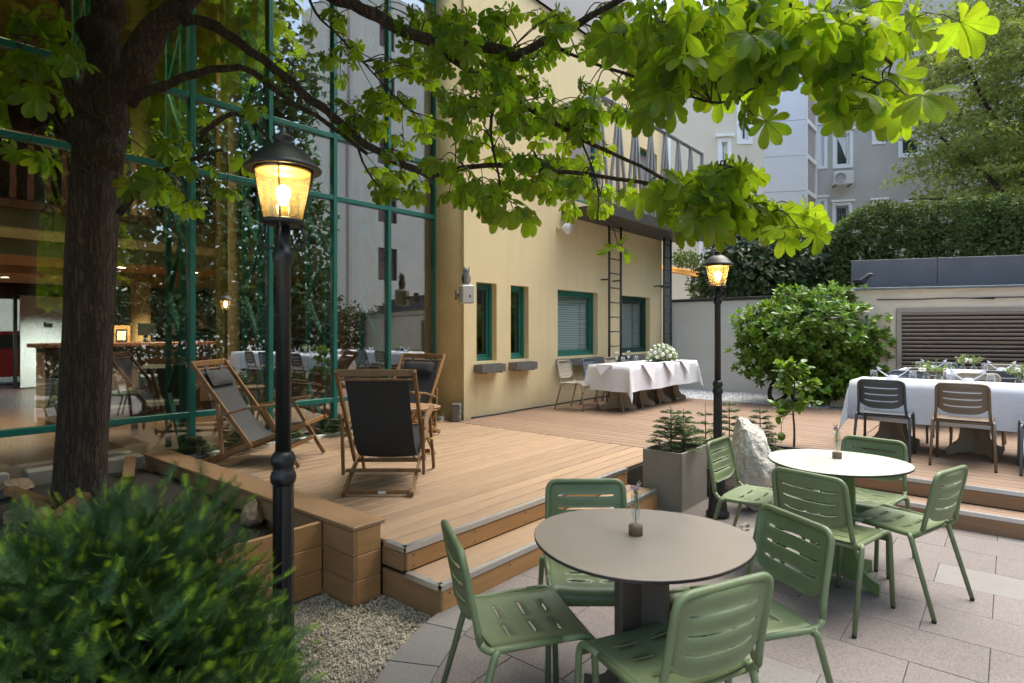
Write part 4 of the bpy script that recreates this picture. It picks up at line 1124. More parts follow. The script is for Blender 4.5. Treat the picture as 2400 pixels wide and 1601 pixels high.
# facing building across the courtyard (mirrored in the glass)
fw = []
for i in range(8):
    for z in (1.2, 4.6, 8.0, 11.4, 14.8, 18.2): fw.append((2.0 + i * 4.3, 3.2 + i * 4.3, z, z + 1.9, 'c'))
facade('court_house', 'white courtyard house with red curtained windows, mirrored in the glass front', (55, -13.0), (20.0, -15.0), 21.5, 0.3, 'plaster_pink', fw, depth=5.0, frame='int_brown', hood=False)

# ---- steel gallery, ladders, drainpipe, wall lamp
gy = 5.40; gx0, gx1 = py(1405, 204, gy).x, 13.2; gz0, gz1 = 3.72, 5.62
t = thing('steel_gallery', 'grey steel gallery with a zigzag truss railing high on the yellow wall', 'gallery', (0, 0, 0))
b = MB(); b.box(((gx0 + gx1) / 2, (gy + YW) / 2, gz0), (gx1 - gx0, YW - gy - 0.004, 0.10)); b.build('platform', 'steel_dark', t)
b = MB(); b.box(((gx0 + gx1) / 2, gy - 0.04, gz0), (gx1 - gx0, 0.06, 0.2)); b.build('edge_beam', 'steel_dark', t)
b = MB(); b.tube([(gx0, gy, gz1), (gx1, gy, gz1)], 0.045, 10); b.tube([(gx0, gy, gz1), (gx0, YW - 0.005, gz1)], 0.045, 10); b.build('top_rail', 'steel_grey', t)
nb = 7
for k in range(nb + 1):
    x_ = gx0 + (gx1 - gx0) * k / nb; b = MB(); b.box((x_, gy, (gz0 + gz1) / 2 + 0.05), (0.06, 0.06, gz1 - gz0 - 0.1)); b.build('post', 'steel_grey', t)
    if k < nb:
        x2 = gx0 + (gx1 - gx0) * (k + 1) / nb; xm = (x_ + x2) / 2
        for a_, c_2 in ((x_, xm), (x2, xm)):
            b = MB(); b.bar((a_, gy, gz1 - 0.02), (c_2, gy, gz0 + 0.08), 0.05, 0.05, (0, 1, 0)); b.build('brace', 'steel_grey', t)
t = thing('downlight_box', 'red and white emergency lamp box on the gallery post', 'lamp', (py(1213, 215, 5.9).x, 5.9, py(1213, 215, 5.9).z))
b = MB(); b.box((0, 0, 0), (0.16, 0.10, 0.26), 0, 0.01); b.build('housing', 'int_red', t); b = MB(); b.box((0.085, 0, 0), (0.012, 0.11, 0.28)); b.build('rim', 'white_paint', t)
b = MB(); b.tube([(0, 0.04, 0), (0, YW - 5.9, 0)], 0.02, 6); b.build('bracket', 'steel_grey', t)
def ladder(label, x_, y_, z0, z1, w=0.42):
    t = thing('ladder', label, 'ladder', (x_, y_, 0), 0, 'steel ladders on the yellow wall')
    for s in (0, w): b = MB(); b.tube([(s, 0, z0), (s, 0, z1)], 0.024, 8); b.build('rail', 'steel_dark', t)
    b = MB(); b.tube([(0, 0, 0), (w, 0, 0)], 0.013, 6); me = b.mesh('rung'); me.materials.append(MATS['steel_dark'])
    z = z0 + 0.15
    while z < z1: link('rung', me, None, t, (0, 0, z)); z += 0.285
    for zz in (1.0, 2.6):
        for s in (0, w): b = MB(); b.bar((s, 0, zz), (s, YW - y_ + 0.01, zz), 0.02, 0.03); b.build('bracket', 'steel_dark', t)
p = py(1428, 700, 6.0); ladder('steel ladder fixed in front of the two blind windows', p.x, 6.0, DK, gz0 - 0.05, 0.45)
p = py(1556, 700, 5.95); ladder('steel ladder at the far corner in front of the grey drainpipe', p.x, 5.95, DK - 0.05, gz0 - 0.05, 0.36)
p = py(1572, 700, 6.12); b = MB(); b.lathe([(0.085, 0.1), (0.085, 7.0)], 16, (0, 0, 0)); tag(b.build('drainpipe', 'pipe_blue', None, (12.93, 6.12, 0)), 'blue grey round drainpipe at the yellow building corner', 'pipe')
p = py(1318, 535, YW - 0.1)
t = thing('wall_lamp', 'small white wall lamp high between the windows under the gallery', 'lamp', (p.x, YW, p.z))
b = MB(); b.lathe([(0.05, 0), (0.05, 0.03), (0.02, 0.05)], 14, (0, 0, 0), True, Matrix.Rotation(PI / 2, 4, 'X')); b.build('mount', 'plaster_yellow', t)
b = MB(); b.lathe([(0.03, 0), (0.10, 0.10), (0.10, 0.16), (0.0001, 0.17)], 16, (0, 0, 0), True, Matrix.Translation((0.06, -0.05, 0.02)) @ Matrix.Rotation(rad(100), 4, 'X')); b.build('shade', 'white_paint', t)

# ================================================================== FURNITURE
def sheet(fn, us, vs_, skip, th):
    """curved sheet with real slots; fn(u,v)->(point); skip(i,j) leaves a hole"""
    b = MB(); nu, nv = len(us), len(vs_)
    P = [[Vector(fn(u, v)) for u in us] for v in vs_]
    N = []
    for j in range(nv):
        rowN = []
        for i in range(nu):
            du = P[j][min(i + 1, nu - 1)] - P[j][max(i - 1, 0)]; dv = P[min(j + 1, nv - 1)][i] - P[max(j - 1, 0)][i]
            n = du.cross(dv); n.normalize(); rowN.append(n)
        N.append(rowN)
    V = []; Fc = []; idx = lambda i, j, s: (j * nu + i) * 2 + s
    for j in range(nv):
        for i in range(nu): V += [tuple(P[j][i] + N[j][i] * th / 2), tuple(P[j][i] - N[j][i] * th / 2)]
    solid = lambda i, j: 0 <= i < nu - 1 and 0 <= j < nv - 1 and not skip(i, j)
    rim = []
    for j in range(nv - 1):
        for i in range(nu - 1):
            if not solid(i, j): continue
            Fc.append((idx(i, j, 0), idx(i + 1, j, 0), idx(i + 1, j + 1, 0), idx(i, j + 1, 0)))
            Fc.append((idx(i, j, 1), idx(i, j + 1, 1), idx(i + 1, j + 1, 1), idx(i + 1, j, 1)))
            for (di, dj, a, c) in ((-1, 0, (i, j), (i, j + 1)), (1, 0, (i + 1, j), (i + 1, j + 1)), (0, -1, (i, j), (i + 1, j)), (0, 1, (i, j + 1), (i + 1, j + 1))):
                if not solid(i + di, j + dj): rim.append((idx(*a, 0), idx(*c, 0), idx(*c, 1), idx(*a, 1)))
    b.add(V, Fc, True)
    b.f += rim; b.sm += [False] * len(rim)
    return b
def grid_breaks(lo, hi, n, cuts):
    s = {lo + (hi - lo) * k / n for k in range(n + 1)}
    s = {x for x in s if all(abs(x - c) > 0.25 * (hi - lo) / n for c in cuts)} | set(cuts)
    return sorted(s)
def make_chair(mat='chair_green'):
    t = thing('chair', 'x', 'chair')
    TR = 0.0135
    yb_ = lambda z: -0.200 - (z - 0.44) * 0.215
    # back frame: upright, top rail, upright
    top = 0.80
    b = MB(); pts = fillet([(-0.212, yb_(0.50) , 0.47), (-0.205, yb_(0.55) - 0.003, 0.55), (-0.200, yb_(top), top), (0.200, yb_(top), top), (0.205, yb_(0.55) - 0.003, 0.55), (0.212, yb_(0.50), 0.47)], [0, 0.03, 0.055, 0.055, 0.03, 0], 6)
    b.tube(pts, TR, 9); b.build('back_frame', mat, t)
    for s in (-1, 1):
        b = MB(); pts = fillet([(s * 0.212, yb_(0.50), 0.47), (s * 0.216, -0.185, 0.438), (s * 0.220, 0.10, 0.447)], [0, 0.035, 0], 5)
        b.tube(pts, TR, 9); b.build('seat_rail', mat, t)
        b = MB(); pts = fillet([(s * 0.220, 0.10, 0.447), (s * 0.222, 0.225, 0.449), (s * 0.232, 0.245, 0.012)], [0, 0.075, 0], 8)
        b.tube(pts, TR, 9); lg = b.build('leg', mat, t)
        g_ = MB(); g_.lathe([(0.011, 0), (0.0125, 0.004), (0.0125, 0.016)], 9, (s * 0.232, 0.245, 0)); g_.build('glide', 'glide', lg)
        b = MB(); b.tube([(s * 0.232, -0.150, 0.448), (s * 0.236, -0.165, 0.425), (s * 0.250, -0.285, 0.012)], [0.012, 0.0145, 0.012], 9); lg = b.build('leg', mat, t)
        g_ = MB(); g_.lathe([(0.011, 0), (0.0125, 0.004), (0.0125, 0.016)], 9, (s * 0.250, -0.285, 0)); g_.build('glide', 'glide', lg)
    b = MB(); b.tube([(-0.235, -0.163, 0.425), (0.235, -0.163, 0.425)], 0.0115, 8); b.build('stretcher', mat, t)
    # backrest sheet, three slots
    us = grid_breaks(-1, 1, 14, (-0.74, 0.74)); sl = (0.27, 0.51, 0.75); cuts = [c for s in sl for c in (s - 0.017, s + 0.017)]
    vs_ = grid_breaks(0, 1, 12, tuple(cuts))
    def fb(u, v):
        zlo = 0.512 + 0.055 * abs(u) ** 4; ztop = top - 0.008
        z = zlo + (ztop - zlo) * v
        x = u * (0.200 - 0.002 * v) * (1 - 0.03 * (1 - v) ** 3)
        return (x, yb_(z) - 0.030 * (1 - u * u) * (0.35 + 0.65 * math.sin(min(1, (1 - v) * 1.25 + 0.1) * PI / 2)), z)
    hole = lambda i, j: any(abs((vs_[j] + vs_[j + 1]) / 2 - s) < 0.017 for s in sl) and abs((us[i] + us[i + 1]) / 2) < 0.74
    sheet(fb, us, vs_, hole, 0.004).build('backrest', mat, t)
    # seat sheet, three rows of two slots, front edge rolled down
    us = grid_breaks(-1, 1, 12, (-0.62, -0.14, 0.14, 0.62)); rows_ = (0.24, 0.48, 0.70); cuts = [c for s in rows_ for c in (s - 0.012, s + 0.012)]
    vs_ = grid_breaks(0, 1, 16, tuple(cuts))
    def fs(u, v):
        if v < 0.86: y = -0.185 + v / 0.86 * 0.385; z = 0.449
        else:
            a = (v - 0.86) / 0.14 * rad(88); y = 0.200 + 0.045 * math.sin(a); z = 0.449 - 0.055 * (1 - math.cos(a)) - 0.02 * max(0, v - 0.95) / 0.05
        rear = 1 - 0.10 * max(0, 0.12 - v) / 0.12 * abs(u) ** 3
        return (u * (0.208 + 0.008 * v), y * rear if y < 0 else y, z - 0.014 * (1 - u * u) * min(1, v * 4) * (1 if v < 0.86 else (1 - v) / 0.14))
    def hole2(i, j):
        if not any(abs((vs_[j] + vs_[j + 1]) / 2 - s) < 0.012 for s in rows_): return False
        return 0.14 < abs((us[i] + us[i + 1]) / 2) < 0.62
    sheet(fs, us, vs_, hole2, 0.004).build('seat', mat, t)
    return t
chair0 = make_chair()
chair_used = [False]
def chair(x, y, z, face, mat, label, group):
    """face = direction the sitter looks, degrees from +X"""
    rz = rad(face - 90)
    if not chair_used[0] and mat == 'chair_green':
        chair_used[0] = True; chair0.location = (x, y, z); chair0.rotation_euler = (0, 0, rz); chair0['label'] = label; chair0['group'] = group; return chair0
    return dup(chair0, (x, y, z), rz, label, group, {'chair_green': mat})
def outline(r0, tri=0.0, ph=0.0, n=48):
    return [(r0 * (1 + tri * math.cos(3 * (2 * PI * k / n - ph))) * math.cos(2 * PI * k / n), r0 * (1 + tri * math.cos(3 * (2 * PI * k / n - ph))) * math.sin(2 * PI * k / n)) for k in range(n)]
def pedestal(t, mat, h, rot=45, stem=0.13, foot=0.30, name='pedestal_panel', edge='table_edge'):
    pr = [(stem, h), (stem, 0.26), (stem + 0.012, 0.19), (stem + 0.05, 0.125), (foot * 0.78, 0.085), (foot, 0.07), (foot, 0.0), (foot - 0.07, 0.0), (foot - 0.10, 0.022), (0.0, 0.03)]
    full = pr + [(-x, z) for x, z in pr[-2::-1]]
    for k in range(2):
        Mx = Matrix.Rotation(rad(rot + 90 * k), 4, 'Z') @ Matrix.Rotation(PI / 2, 4, 'X')
        b = MB(); b.prism([(x, z - (0.0015 * k if z > h - 0.01 else 0)) for x, z in full], -0.0075, 0.0075, Mx); b.build(name, mat, t)
    b = MB(); b.box((0, 0, h + 0.0035), (0.34, 0.34, 0.006), rad(rot)); b.build('mounting_plate', edge, t)
def cafe_table(label, x, y, top, base, r0, tri, ph, rot):
    t = thing('cafe_table', label, 'table', (x, y, 0.003), 0, 'cafe tables on the granite paving')
    oc = [(x_ * 1.0, y_) for x_, y_ in outline(r0, tri, ph)]; sq = lambda P_: [tuple((Vector((x_, y_, 0)) - Vector((FX, FY, 0)) * (0.07 * (x_ * FX + y_ * FY))).xy) for x_, y_ in P_]
    b = MB(); b.prism(sq(oc), 0.738, 0.7475); b.build('core', 'table_edge', t)
    b = MB(); b.prism(sq(outline(r0 - 0.002, tri, ph)), 0.7475, 0.750); b.build('table_top', top, t)
    pedestal(t, base, 0.731, rot)
    return t
q1_ = pz(1502, 1262, 0.75); q2_ = pz(1962, 1082, 0.75)
cafe_table('taupe rounded-triangle cafe table nearest the camera among green chairs', q1_.x, q1_.y, 'table_taupe', 'table_taupe_base', 0.445, 0.035, math.atan2(RY, RX) + 0.25, math.degrees(YAW) + 42)
cafe_table('pale mint cafe table in front of the right hand steps', q2_.x, q2_.y, 'table_mint', 'pedestal_green', 0.425, 0.03, math.atan2(RY, RX) - 0.1, math.degrees(YAW) + 20)
def stem_vase(label, p, z, leafs):
    t = thing('stem_vase', label, 'vase', (p.x, p.y, z), 0.3, 'single stem vases on the cafe tables')
    b = MB(); b.lathe([(0.029, 0), (0.029, 0.038), (0.028, 0.040), (0.0001, 0.040)], 20); b.build('wooden_base', 'wood_round', t)
    b = MB(); b.lathe([(0.008, 0.042), (0.010, 0.055), (0.019, 0.085), (0.020, 0.135), (0.018, 0.16), (0.021, 0.172), (0.0195, 0.172), (0.0165, 0.16), (0.0185, 0.135), (0.0175, 0.085), (0.009, 0.06)], 18); b.build('tube', 'clear_glass', t)
    b = MB(); r = random.Random(int(p.x * 97)); b.tube([(0, 0, 0.05), (0.003, 0, 0.12), (0.006, 0.004, 0.19)], 0.0018, 5)
    for k in range(leafs):
        z_ = r.uniform(0.075, 0.165); a = r.uniform(0, 6.28); l = 0.03
        d = Vector((math.cos(a) * 0.35, math.sin(a) * 0.35, 1)); s = Vector((-math.sin(a), math.cos(a), 0)) * 0.009
        o = Vector((0.003, 0, z_)); b.add([o, o + d * l * 0.5 + s, o + d * l, o + d * l * 0.5 - s], [(0, 1, 2, 3)])
    b.build('sprig', 'sprig_leaf', t)
    b = MB()
    for k in range(9):
        d = rvec(r); o = Vector((0.006, 0.004, 0.195)) + d * 0.012; b.ball(o, 0.009, 6, 4, (1, 1, 0.6))
    for k in range(5):
        d = rvec(r); d.z = abs(d.z); o = Vector((0.006, 0.004, 0.19)); s = d.orthogonal().normalized() * 0.006
        b.add([o, o + d * 0.02 + s, o + d * 0.045, o + d * 0.02 - s], [(0, 1, 2, 3)])
    b.build('flower', 'petal_pink', t)
stem_vase('glass stem vase with a wilted pink flower on the taupe table', pz(1490, 1255, 0.75), 0.753, 12)
stem_vase('glass stem vase with a sprig on the mint table', pz(1962, 1075, 0.75), 0.753, 12)
CG = 'green metal chairs around the cafe tables'
camA = math.degrees(math.atan2(FY, FX))                # world angle of camera forward
def cdir(right, fwd): return math.degrees(math.atan2(right * RY + fwd * FY, right * RX + fwd * FX))
def gchair(lat, d, right, fwd, label):
    p = c2w(lat, d); chair(p.x, p.y, 0.003, cdir(right, fwd), 'chair_green', label, CG)
gchair(0.03, 2.41, 0.96, 0.28, 'green slatted metal chair left of the taupe table, turned sideways')
gchair(0.39, 2.89, 0.0, -1.0, 'green metal chair behind the taupe table, next to the wooden steps')
gchair(0.55, 2.12, -0.45, 0.90, 'nearest green metal chair, its back to the camera, before the taupe table')
gchair(0.945, 2.47, -0.95, -0.30, 'green metal chair right of the taupe table, seen at a slant')
gchair(1.86, 3.48, 0.80, 0.60, 'green metal chair in front of the mint table, its back to the camera')
gchair(1.71, 4.17, 0.75, -0.66, 'green metal chair left of the mint table beside the white boulder')
gchair(2.45, 4.19, -0.73, -0.68, 'green metal chair behind the mint table, close to the steps')
gchair(2.36, 3.64, -0.55, 0.84, 'green metal chair right of the mint table, on open paving')

# ---- banquet tables under white cloths
def cloth(name, L, W, h, label, loc, rz, seed, ext=0.0):
    """cloth over a table L (x) by W (y); h = overhang"""
    r = random.Random(seed); b = MB(); n = 6
    def axis(half, seg):
        inner = [-half + 2 * half * k / seg for k in range(seg + 1)]
        return [-half - h * (n - k) / n for k in range(n)] + inner + [half + h * (k + 1) / n for k in range(n)]
    xs = axis(L / 2, max(10, int(L / 0.12))); ys = axis(W / 2, 8)
    ph = [r.uniform(0, 6.28) for _ in range(6)]
    V = []
    for yv in ys:
        for xv in xs:
            ox = max(0, abs(xv) - L / 2); oy = max(0, abs(yv) - W / 2); sx = 1 if xv > 0 else -1; sy = 1 if yv > 0 else -1
            bx = min(abs(xv), L / 2) * sx; by = min(abs(yv), W / 2) * sy
            drop = math.hypot(ox, oy)
            if drop == 0: V.append((bx, by, 0.003 + 0.0015 * math.sin(xv * 9 + ph[0]) * math.sin(yv * 11 + ph[1]))); continue
            a = math.atan2(oy, ox); t = drop / h
            fold = 0.010 + 0.028 * t
            if ox and oy:
                w = math.sin(2 * a); f = fold + 0.05 * t * w ** 2
                V.append((bx + sx * f * math.cos(a) * 1.2, by + sy * f * math.sin(a) * 1.2, 0.003 - drop * 0.985 + 0.01))
            elif ox:
                wv = 0.014 * t * math.sin(yv * 8 + ph[2]) + 0.008 * t * math.sin(yv * 19 + ph[3])
                V.append((bx + sx * (fold + wv), by * (1 + 0.02 * t), 0.003 - drop * 0.99 + 0.01 + 0.004 * math.sin(yv * 7)))
            else:
                wv = 0.014 * t * math.sin(xv * 6 + ph[4]) + 0.009 * t * math.sin(xv * 15.5 + ph[5])
                V.append((bx * (1 + 0.01 * t), by + sy * (fold + wv), 0.003 - drop * 0.99 + 0.01 + 0.005 * math.sin(xv * 5)))
    nx = len(xs); Fc = [(j * nx + i, j * nx + i + 1, (j + 1) * nx + i + 1, (j + 1) * nx + i) for j in range(len(ys) - 1) for i in range(nx - 1)]
    b.add(V, Fc, True)
    return tag(b.build(name, 'linen', None, loc, rz), label, 'tablecloth', 'white tablecloths')
def banquet(label, clabel, x0, x1, y0, y1, along, npeds, seed, h=0.42):
    t = thing('banquet_table', label, 'table', ((x0 + x1) / 2, (y0 + y1) / 2, DK), 0, 'banquet tables under white cloths')
    L, W = x1 - x0, y1 - y0
    b = MB(); b.box((0, 0, 0.730), (L - 0.03, W - 0.03, 0.022), 0, 0.004); b.build('table_top', 'pedestal_sand', t)
    for k in range(npeds):
        f = (k + 0.5) / npeds - 0.5
        px_, py_ = (f * L, 0) if along == 'x' else (0, f * W)
        e = MB()
        pr = [(0.15, 0.712), (0.15, 0.24), (0.165, 0.17), (0.21, 0.11), (0.27, 0.085), (0.30, 0.07), (0.30, 0.0), (0.22, 0.0), (0.19, 0.02), (0.0, 0.025)]
        full = pr + [(-a, z) for a, z in pr[-2::-1]]
        for kk in range(2):
            Mx = Matrix.Translation((px_, py_, 0)) @ Matrix.Rotation(rad((45 if along == 'x' else 40) + 90 * kk), 4, 'Z') @ Matrix.Rotation(PI / 2, 4, 'X')
            e = MB(); e.prism([(a, z - 0.001 * kk) if z > 0.7 else (a, z) for a, z in full], -0.009, 0.009, Mx); e.build('pedestal_panel', 'pedestal_sand', t)
        e = MB(); e.box((px_, py_, 0.7155), (0.36, 0.36, 0.006)); e.build('mounting_plate', 'steel_dark', t)
    cloth('tablecloth', L, W, h, clabel, ((x0 + x1) / 2, (y0 + y1) / 2, DK + 0.744), 0, seed)
banquet('long banquet table in front of the yellow wall with the white bouquet', 'white cloth hanging over the table before the yellow wall', 8.38, 11.0, 4.60, 5.36, 'x', 4, 3)
banquet('long banquet table at right, nearest the steps', 'white cloth over the front table at right', 7.64, 8.38, -3.0, 1.40, 'y', 6, 4, 0.44)
banquet('long banquet table at right, behind the first, before the louvred grille', 'white cloth over the rear table at right before the louvred grille', 10.15, 10.9, -3.2, 1.25, 'y', 6, 5, 0.42)
TT = DK + 0.750
# a third cloth table deeper in the terrace, out of frame, mirrored in the glass
BG = 'metal chairs at the white tables'
for y_, m, lab in ((1.02, 'chair_slate', 'dark grey metal chair at the near side of the right front table'), (0.36, 'chair_taupe', 'brown metal chair at the near side of the right front table'), (-0.30, 'chair_blue', 'blue grey metal chair cut by the right picture edge'), (-0.96, 'chair_taupe', 'brown metal chair further along the right front table, past the picture edge')):
    chair(7.36, y_, DK, 0 + rnd.uniform(-4, 4), m, lab, BG)
for y_, m, lab in ((0.98, 'chair_blue', 'blue grey metal chair on the far side of the right front table'), (0.30, 'chair_sand', 'light sand metal chair on the far side of the right front table'), (-0.4, 'chair_slate', 'dark grey metal chair on the far side of the right front table')):
    chair(8.66, y_, DK, 180 + rnd.uniform(-4, 4), m, lab, BG)
for y_, m, lab in ((0.86, 'chair_taupe', 'brown metal chair between the two right hand tables'), (0.10, 'chair_slate', 'dark grey metal chair between the two right hand tables'), (-0.6, 'chair_taupe', 'second brown metal chair between the right hand tables')):
    chair(9.86, y_, DK, 0 + rnd.uniform(-4, 4), m, lab, BG)
for y_, m, lab in ((0.85, 'chair_blue', 'blue grey metal chair against the louvred grille'), (0.12, 'chair_sand', 'light sand metal chair against the louvred grille'), (-0.6, 'chair_blue', 'second blue grey metal chair against the louvred grille')):
    chair(11.18, y_, DK, 180 + rnd.uniform(-4, 4), m, lab, BG)
for x_, m, lab in ((8.36, 'chair_sand', 'light sand metal chair nearest the window box, at the yellow wall table'), (9.12, 'chair_blue', 'blue grey metal chair second along the yellow wall table'), (9.86, 'chair_sand', 'light sand metal chair third along the yellow wall table, by the ladder'), (10.5, 'chair_slate', 'dark grey metal chair behind the white bouquet')):
    chair(x_, 5.56, DK, -90 + rnd.uniform(-3, 3), m, lab, BG)
# ---- table settings
def tumbler_mesh():
    b = MB(); b.lathe([(0.030, 0), (0.032, 0.004), (0.037, 0.05), (0.031, 0.112), (0.0295, 0.112), (0.0352, 0.05), (0.030, 0.008), (0.0001, 0.008)], 18); me = b.mesh('drinking_glass'); me.materials.append(MATS['clear_glass']); return me
def goblet_mesh():
    b = MB(); b.lathe([(0.0001, 0.0), (0.032, 0.001), (0.032, 0.003), (0.005, 0.008), (0.004, 0.075), (0.012, 0.085), (0.036, 0.12), (0.039, 0.155), (0.031, 0.205), (0.0298, 0.205), (0.0375, 0.155), (0.034, 0.12), (0.008, 0.088), (0.0001, 0.086)], 18); me = b.mesh('wine_glass'); me.materials.append(MATS['clear_glass']); return me
TM, GM = tumbler_mesh(), goblet_mesh()
nap = MB()
for s in (-1, 1):
    a = Vector((0, 0, 0.0)); tip = Vector((s * 0.145, 0.02 * s, 0.115))
    w = Vector((0, 0.016, 0)); th = Vector((0, 0, 0.010))
    nap.add([a - w, a + w, tip + w * 0.5, tip - w * 0.5, a - w + th * 2, a + w + th * 2, tip + w * 0.3 + th, tip - w * 0.3 + th], [(0, 1, 2, 3), (7, 6, 5, 4), (0, 3, 7, 4), (1, 5, 6, 2), (3, 2, 6, 7)])
    e = tip + Vector((s * 0.012, 0, 0.045)); nap.add([tip - w * 0.6, tip + w * 0.6, e, tip - Vector((s * 0.045, 0, -0.012))], [(0, 1, 2), (0, 2, 3), (1, 3, 2)])
nap.add([(-0.06, -0.05, 0), (0.06, -0.05, 0), (0.07, 0.06, 0), (-0.07, 0.06, 0), (-0.035, -0.02, 0.06), (0.03, -0.02, 0.055), (0.03, 0.03, 0.062), (-0.03, 0.03, 0.05)], [(0, 1, 5, 4), (1, 2, 6, 5), (2, 3, 7, 6), (3, 0, 4, 7), (4, 5, 6, 7), (3, 2, 1, 0)])
NM = nap.mesh('napkin'); NM.materials.append(MATS['napkin'])
def posy(label, x, y, z, seed, big=True):
    t = thing('flower_vase', label, 'vase', (x, y, z), 0, 'small flower vases on the white tables')
    b = MB(); b.lathe([(0.028, 0), (0.034, 0.005), (0.036, 0.03), (0.030, 0.055), (0.016, 0.07), (0.015, 0.082), (0.021, 0.092), (0.0195, 0.092), (0.0135, 0.08), (0.028, 0.05), (0.032, 0.03), (0.030, 0.008), (0.0001, 0.008)], 18); b.build('bottle', 'clear_glass', t)
    r = random.Random(seed); ms = []; st_ = MB()
    for k in range(26):
        d = rvec(r); d.z = abs(d.z) + 0.6; d.normalize(); L = r.uniform(0.07, 0.17)
        st_.tube([(0, 0, 0.03), Vector((0, 0, 0.09)) + d * L * 0.3, Vector((0, 0, 0.09)) + d * L], 0.0012, 3)
        for q in range(6):
            o = Vector((0, 0, 0.09)) + d * L * r.uniform(0.35, 1); ms.append(frame_mat(o, rvec(r) + d, rvec(r), r.uniform(0.018, 0.034)))
    me = scatter('greenery', [(0, 0, 0), (0.28, 0.5, 0.05), (0, 1, 0), (-0.28, 0.5, 0.05)], [(0, 1, 2, 3)], np.array(ms)); link('greenery', me, 'sprig_leaf', t, None, 0, 'stuff')
    st_.build('stem', 'sprig_leaf', t)
    for k in range(3 if big else 1):
        d = rvec(r); d.z = abs(d.z) * 0.5 + 0.2; o = Vector((0, 0, 0.12)) + d * 0.06; f = MB()
        f.ball(o, 0.024, 9, 6, (1, 1, 0.85)); f.ball(o + d * 0.012, 0.016, 8, 5); f.build('blossom', 'rose', t)
    return t
def place(me, name, x, y, z, label, cat, group, rz=0.0, rx=0.0):
    o = link(name, me, None, None, (x, y, z), rz); tag(o, label, cat, group); return o
ZT = DK + 0.7495
GG, NG = 'drinking glasses on the white tables', 'folded napkins on the white tables'
k = 0
names_y = {1.0: 'first place', 0.33: 'second place', -0.33: 'third place'}
for y_, w in ((1.0, 'at the dark grey chair'), (0.33, 'at the brown chair'), (-0.33, 'at the right picture edge')):
    place(NM, 'napkin', 7.90, y_ + 0.02, ZT, 'white folded napkin with raised tips on the front table ' + w, 'napkin', NG, PI / 2)
    place(TM, 'drinking_glass', 7.86, y_ + 0.20, ZT, 'tumbler left of the napkin on the front table ' + w, 'glass', GG)
    place(TM, 'drinking_glass', 7.86, y_ - 0.17, ZT, 'tumbler right of the napkin on the front table ' + w, 'glass', GG)
for y_, w in ((0.85, 'leftmost, before the grille'), (0.10, 'middle, before the grille'), (-0.6, 'near the picture edge')):
    place(NM, 'napkin', 10.42, y_, ZT, 'white folded napkin on the rear table, ' + w, 'napkin', NG, PI / 2 + 0.1)
    place(TM, 'drinking_glass', 10.36, y_ + 0.18, ZT, 'tumbler left of a napkin on the rear table, ' + w, 'glass', GG)
    place(TM, 'drinking_glass', 10.36, y_ - 0.18, ZT, 'tumbler right of a napkin on the rear table, ' + w, 'glass', GG)
posy('posy of green sprigs in a glass bottle, left of the front table pair', 7.98, 0.72, ZT, 21); posy('posy of green sprigs in a glass bottle, right of the front table pair', 7.98, 0.61, ZT, 22, False)
posy('small posy at the right picture edge, front table', 7.98, -0.06, ZT, 23); posy('second small posy at the right picture edge, front table', 8.02, -0.17, ZT, 24)
posy('white rose posy on the rear table before the grille', 10.45, 0.52, ZT, 25); posy('taller green posy beside the white rose on the rear table', 10.5, 0.40, ZT, 26, False)
for (x_, y_, lab, me) in ((8.78, 5.06, 'wine glass at the near end of the yellow wall table', GM), (9.30, 5.12, 'wine glass second along the yellow wall table', GM), (8.92, 5.02, 'tumbler beside the first wine glass at the yellow wall', TM), (9.46, 5.06, 'tumbler beside the second wine glass at the yellow wall', TM)):
    place(me, me.name, x_, y_, ZT, lab, 'glass', GG)
# napkin corners hanging over the near edge of the yellow wall table
for (x_, y_, ax, sz, lab) in ((8.36, 5.05, 'x', 0.15, 'white napkin corner hanging over the short end of the yellow wall table'), (9.0, 4.58, 'y', 0.24, 'white napkin corner hanging over the long side, nearest the corner'), (9.75, 4.58, 'y', 0.20, 'white napkin corner hanging over the long side, in the middle'), (10.4, 4.58, 'y', 0.18, 'white napkin corner hanging over the long side, far end')):
    b = MB(); z1 = 0.012
    if ax == 'y': V = [(-sz, 0.12, z1), (sz, 0.12, z1), (sz, -0.014, z1), (-sz, -0.014, z1), (0.03, -0.075, -sz * 1.25)]
    else: V = [(0.12, -sz, z1), (0.12, sz, z1), (-0.014, sz, z1), (-0.014, -sz, z1), (-0.075, 0.02, -sz * 1.1)]
    V += [(p_[0], p_[1], p_[2] + 0.004) for p_ in V]
    b.add(V, [(0, 1, 2, 3), (3, 2, 4), (5, 8, 7, 6), (8, 9, 7), (0, 5, 6, 1), (2, 7, 9, 4), (4, 9, 8, 3)])
    tag(b.build('napkin', 'linen', None, (x_, y_, ZT)), lab, 'napkin', NG)
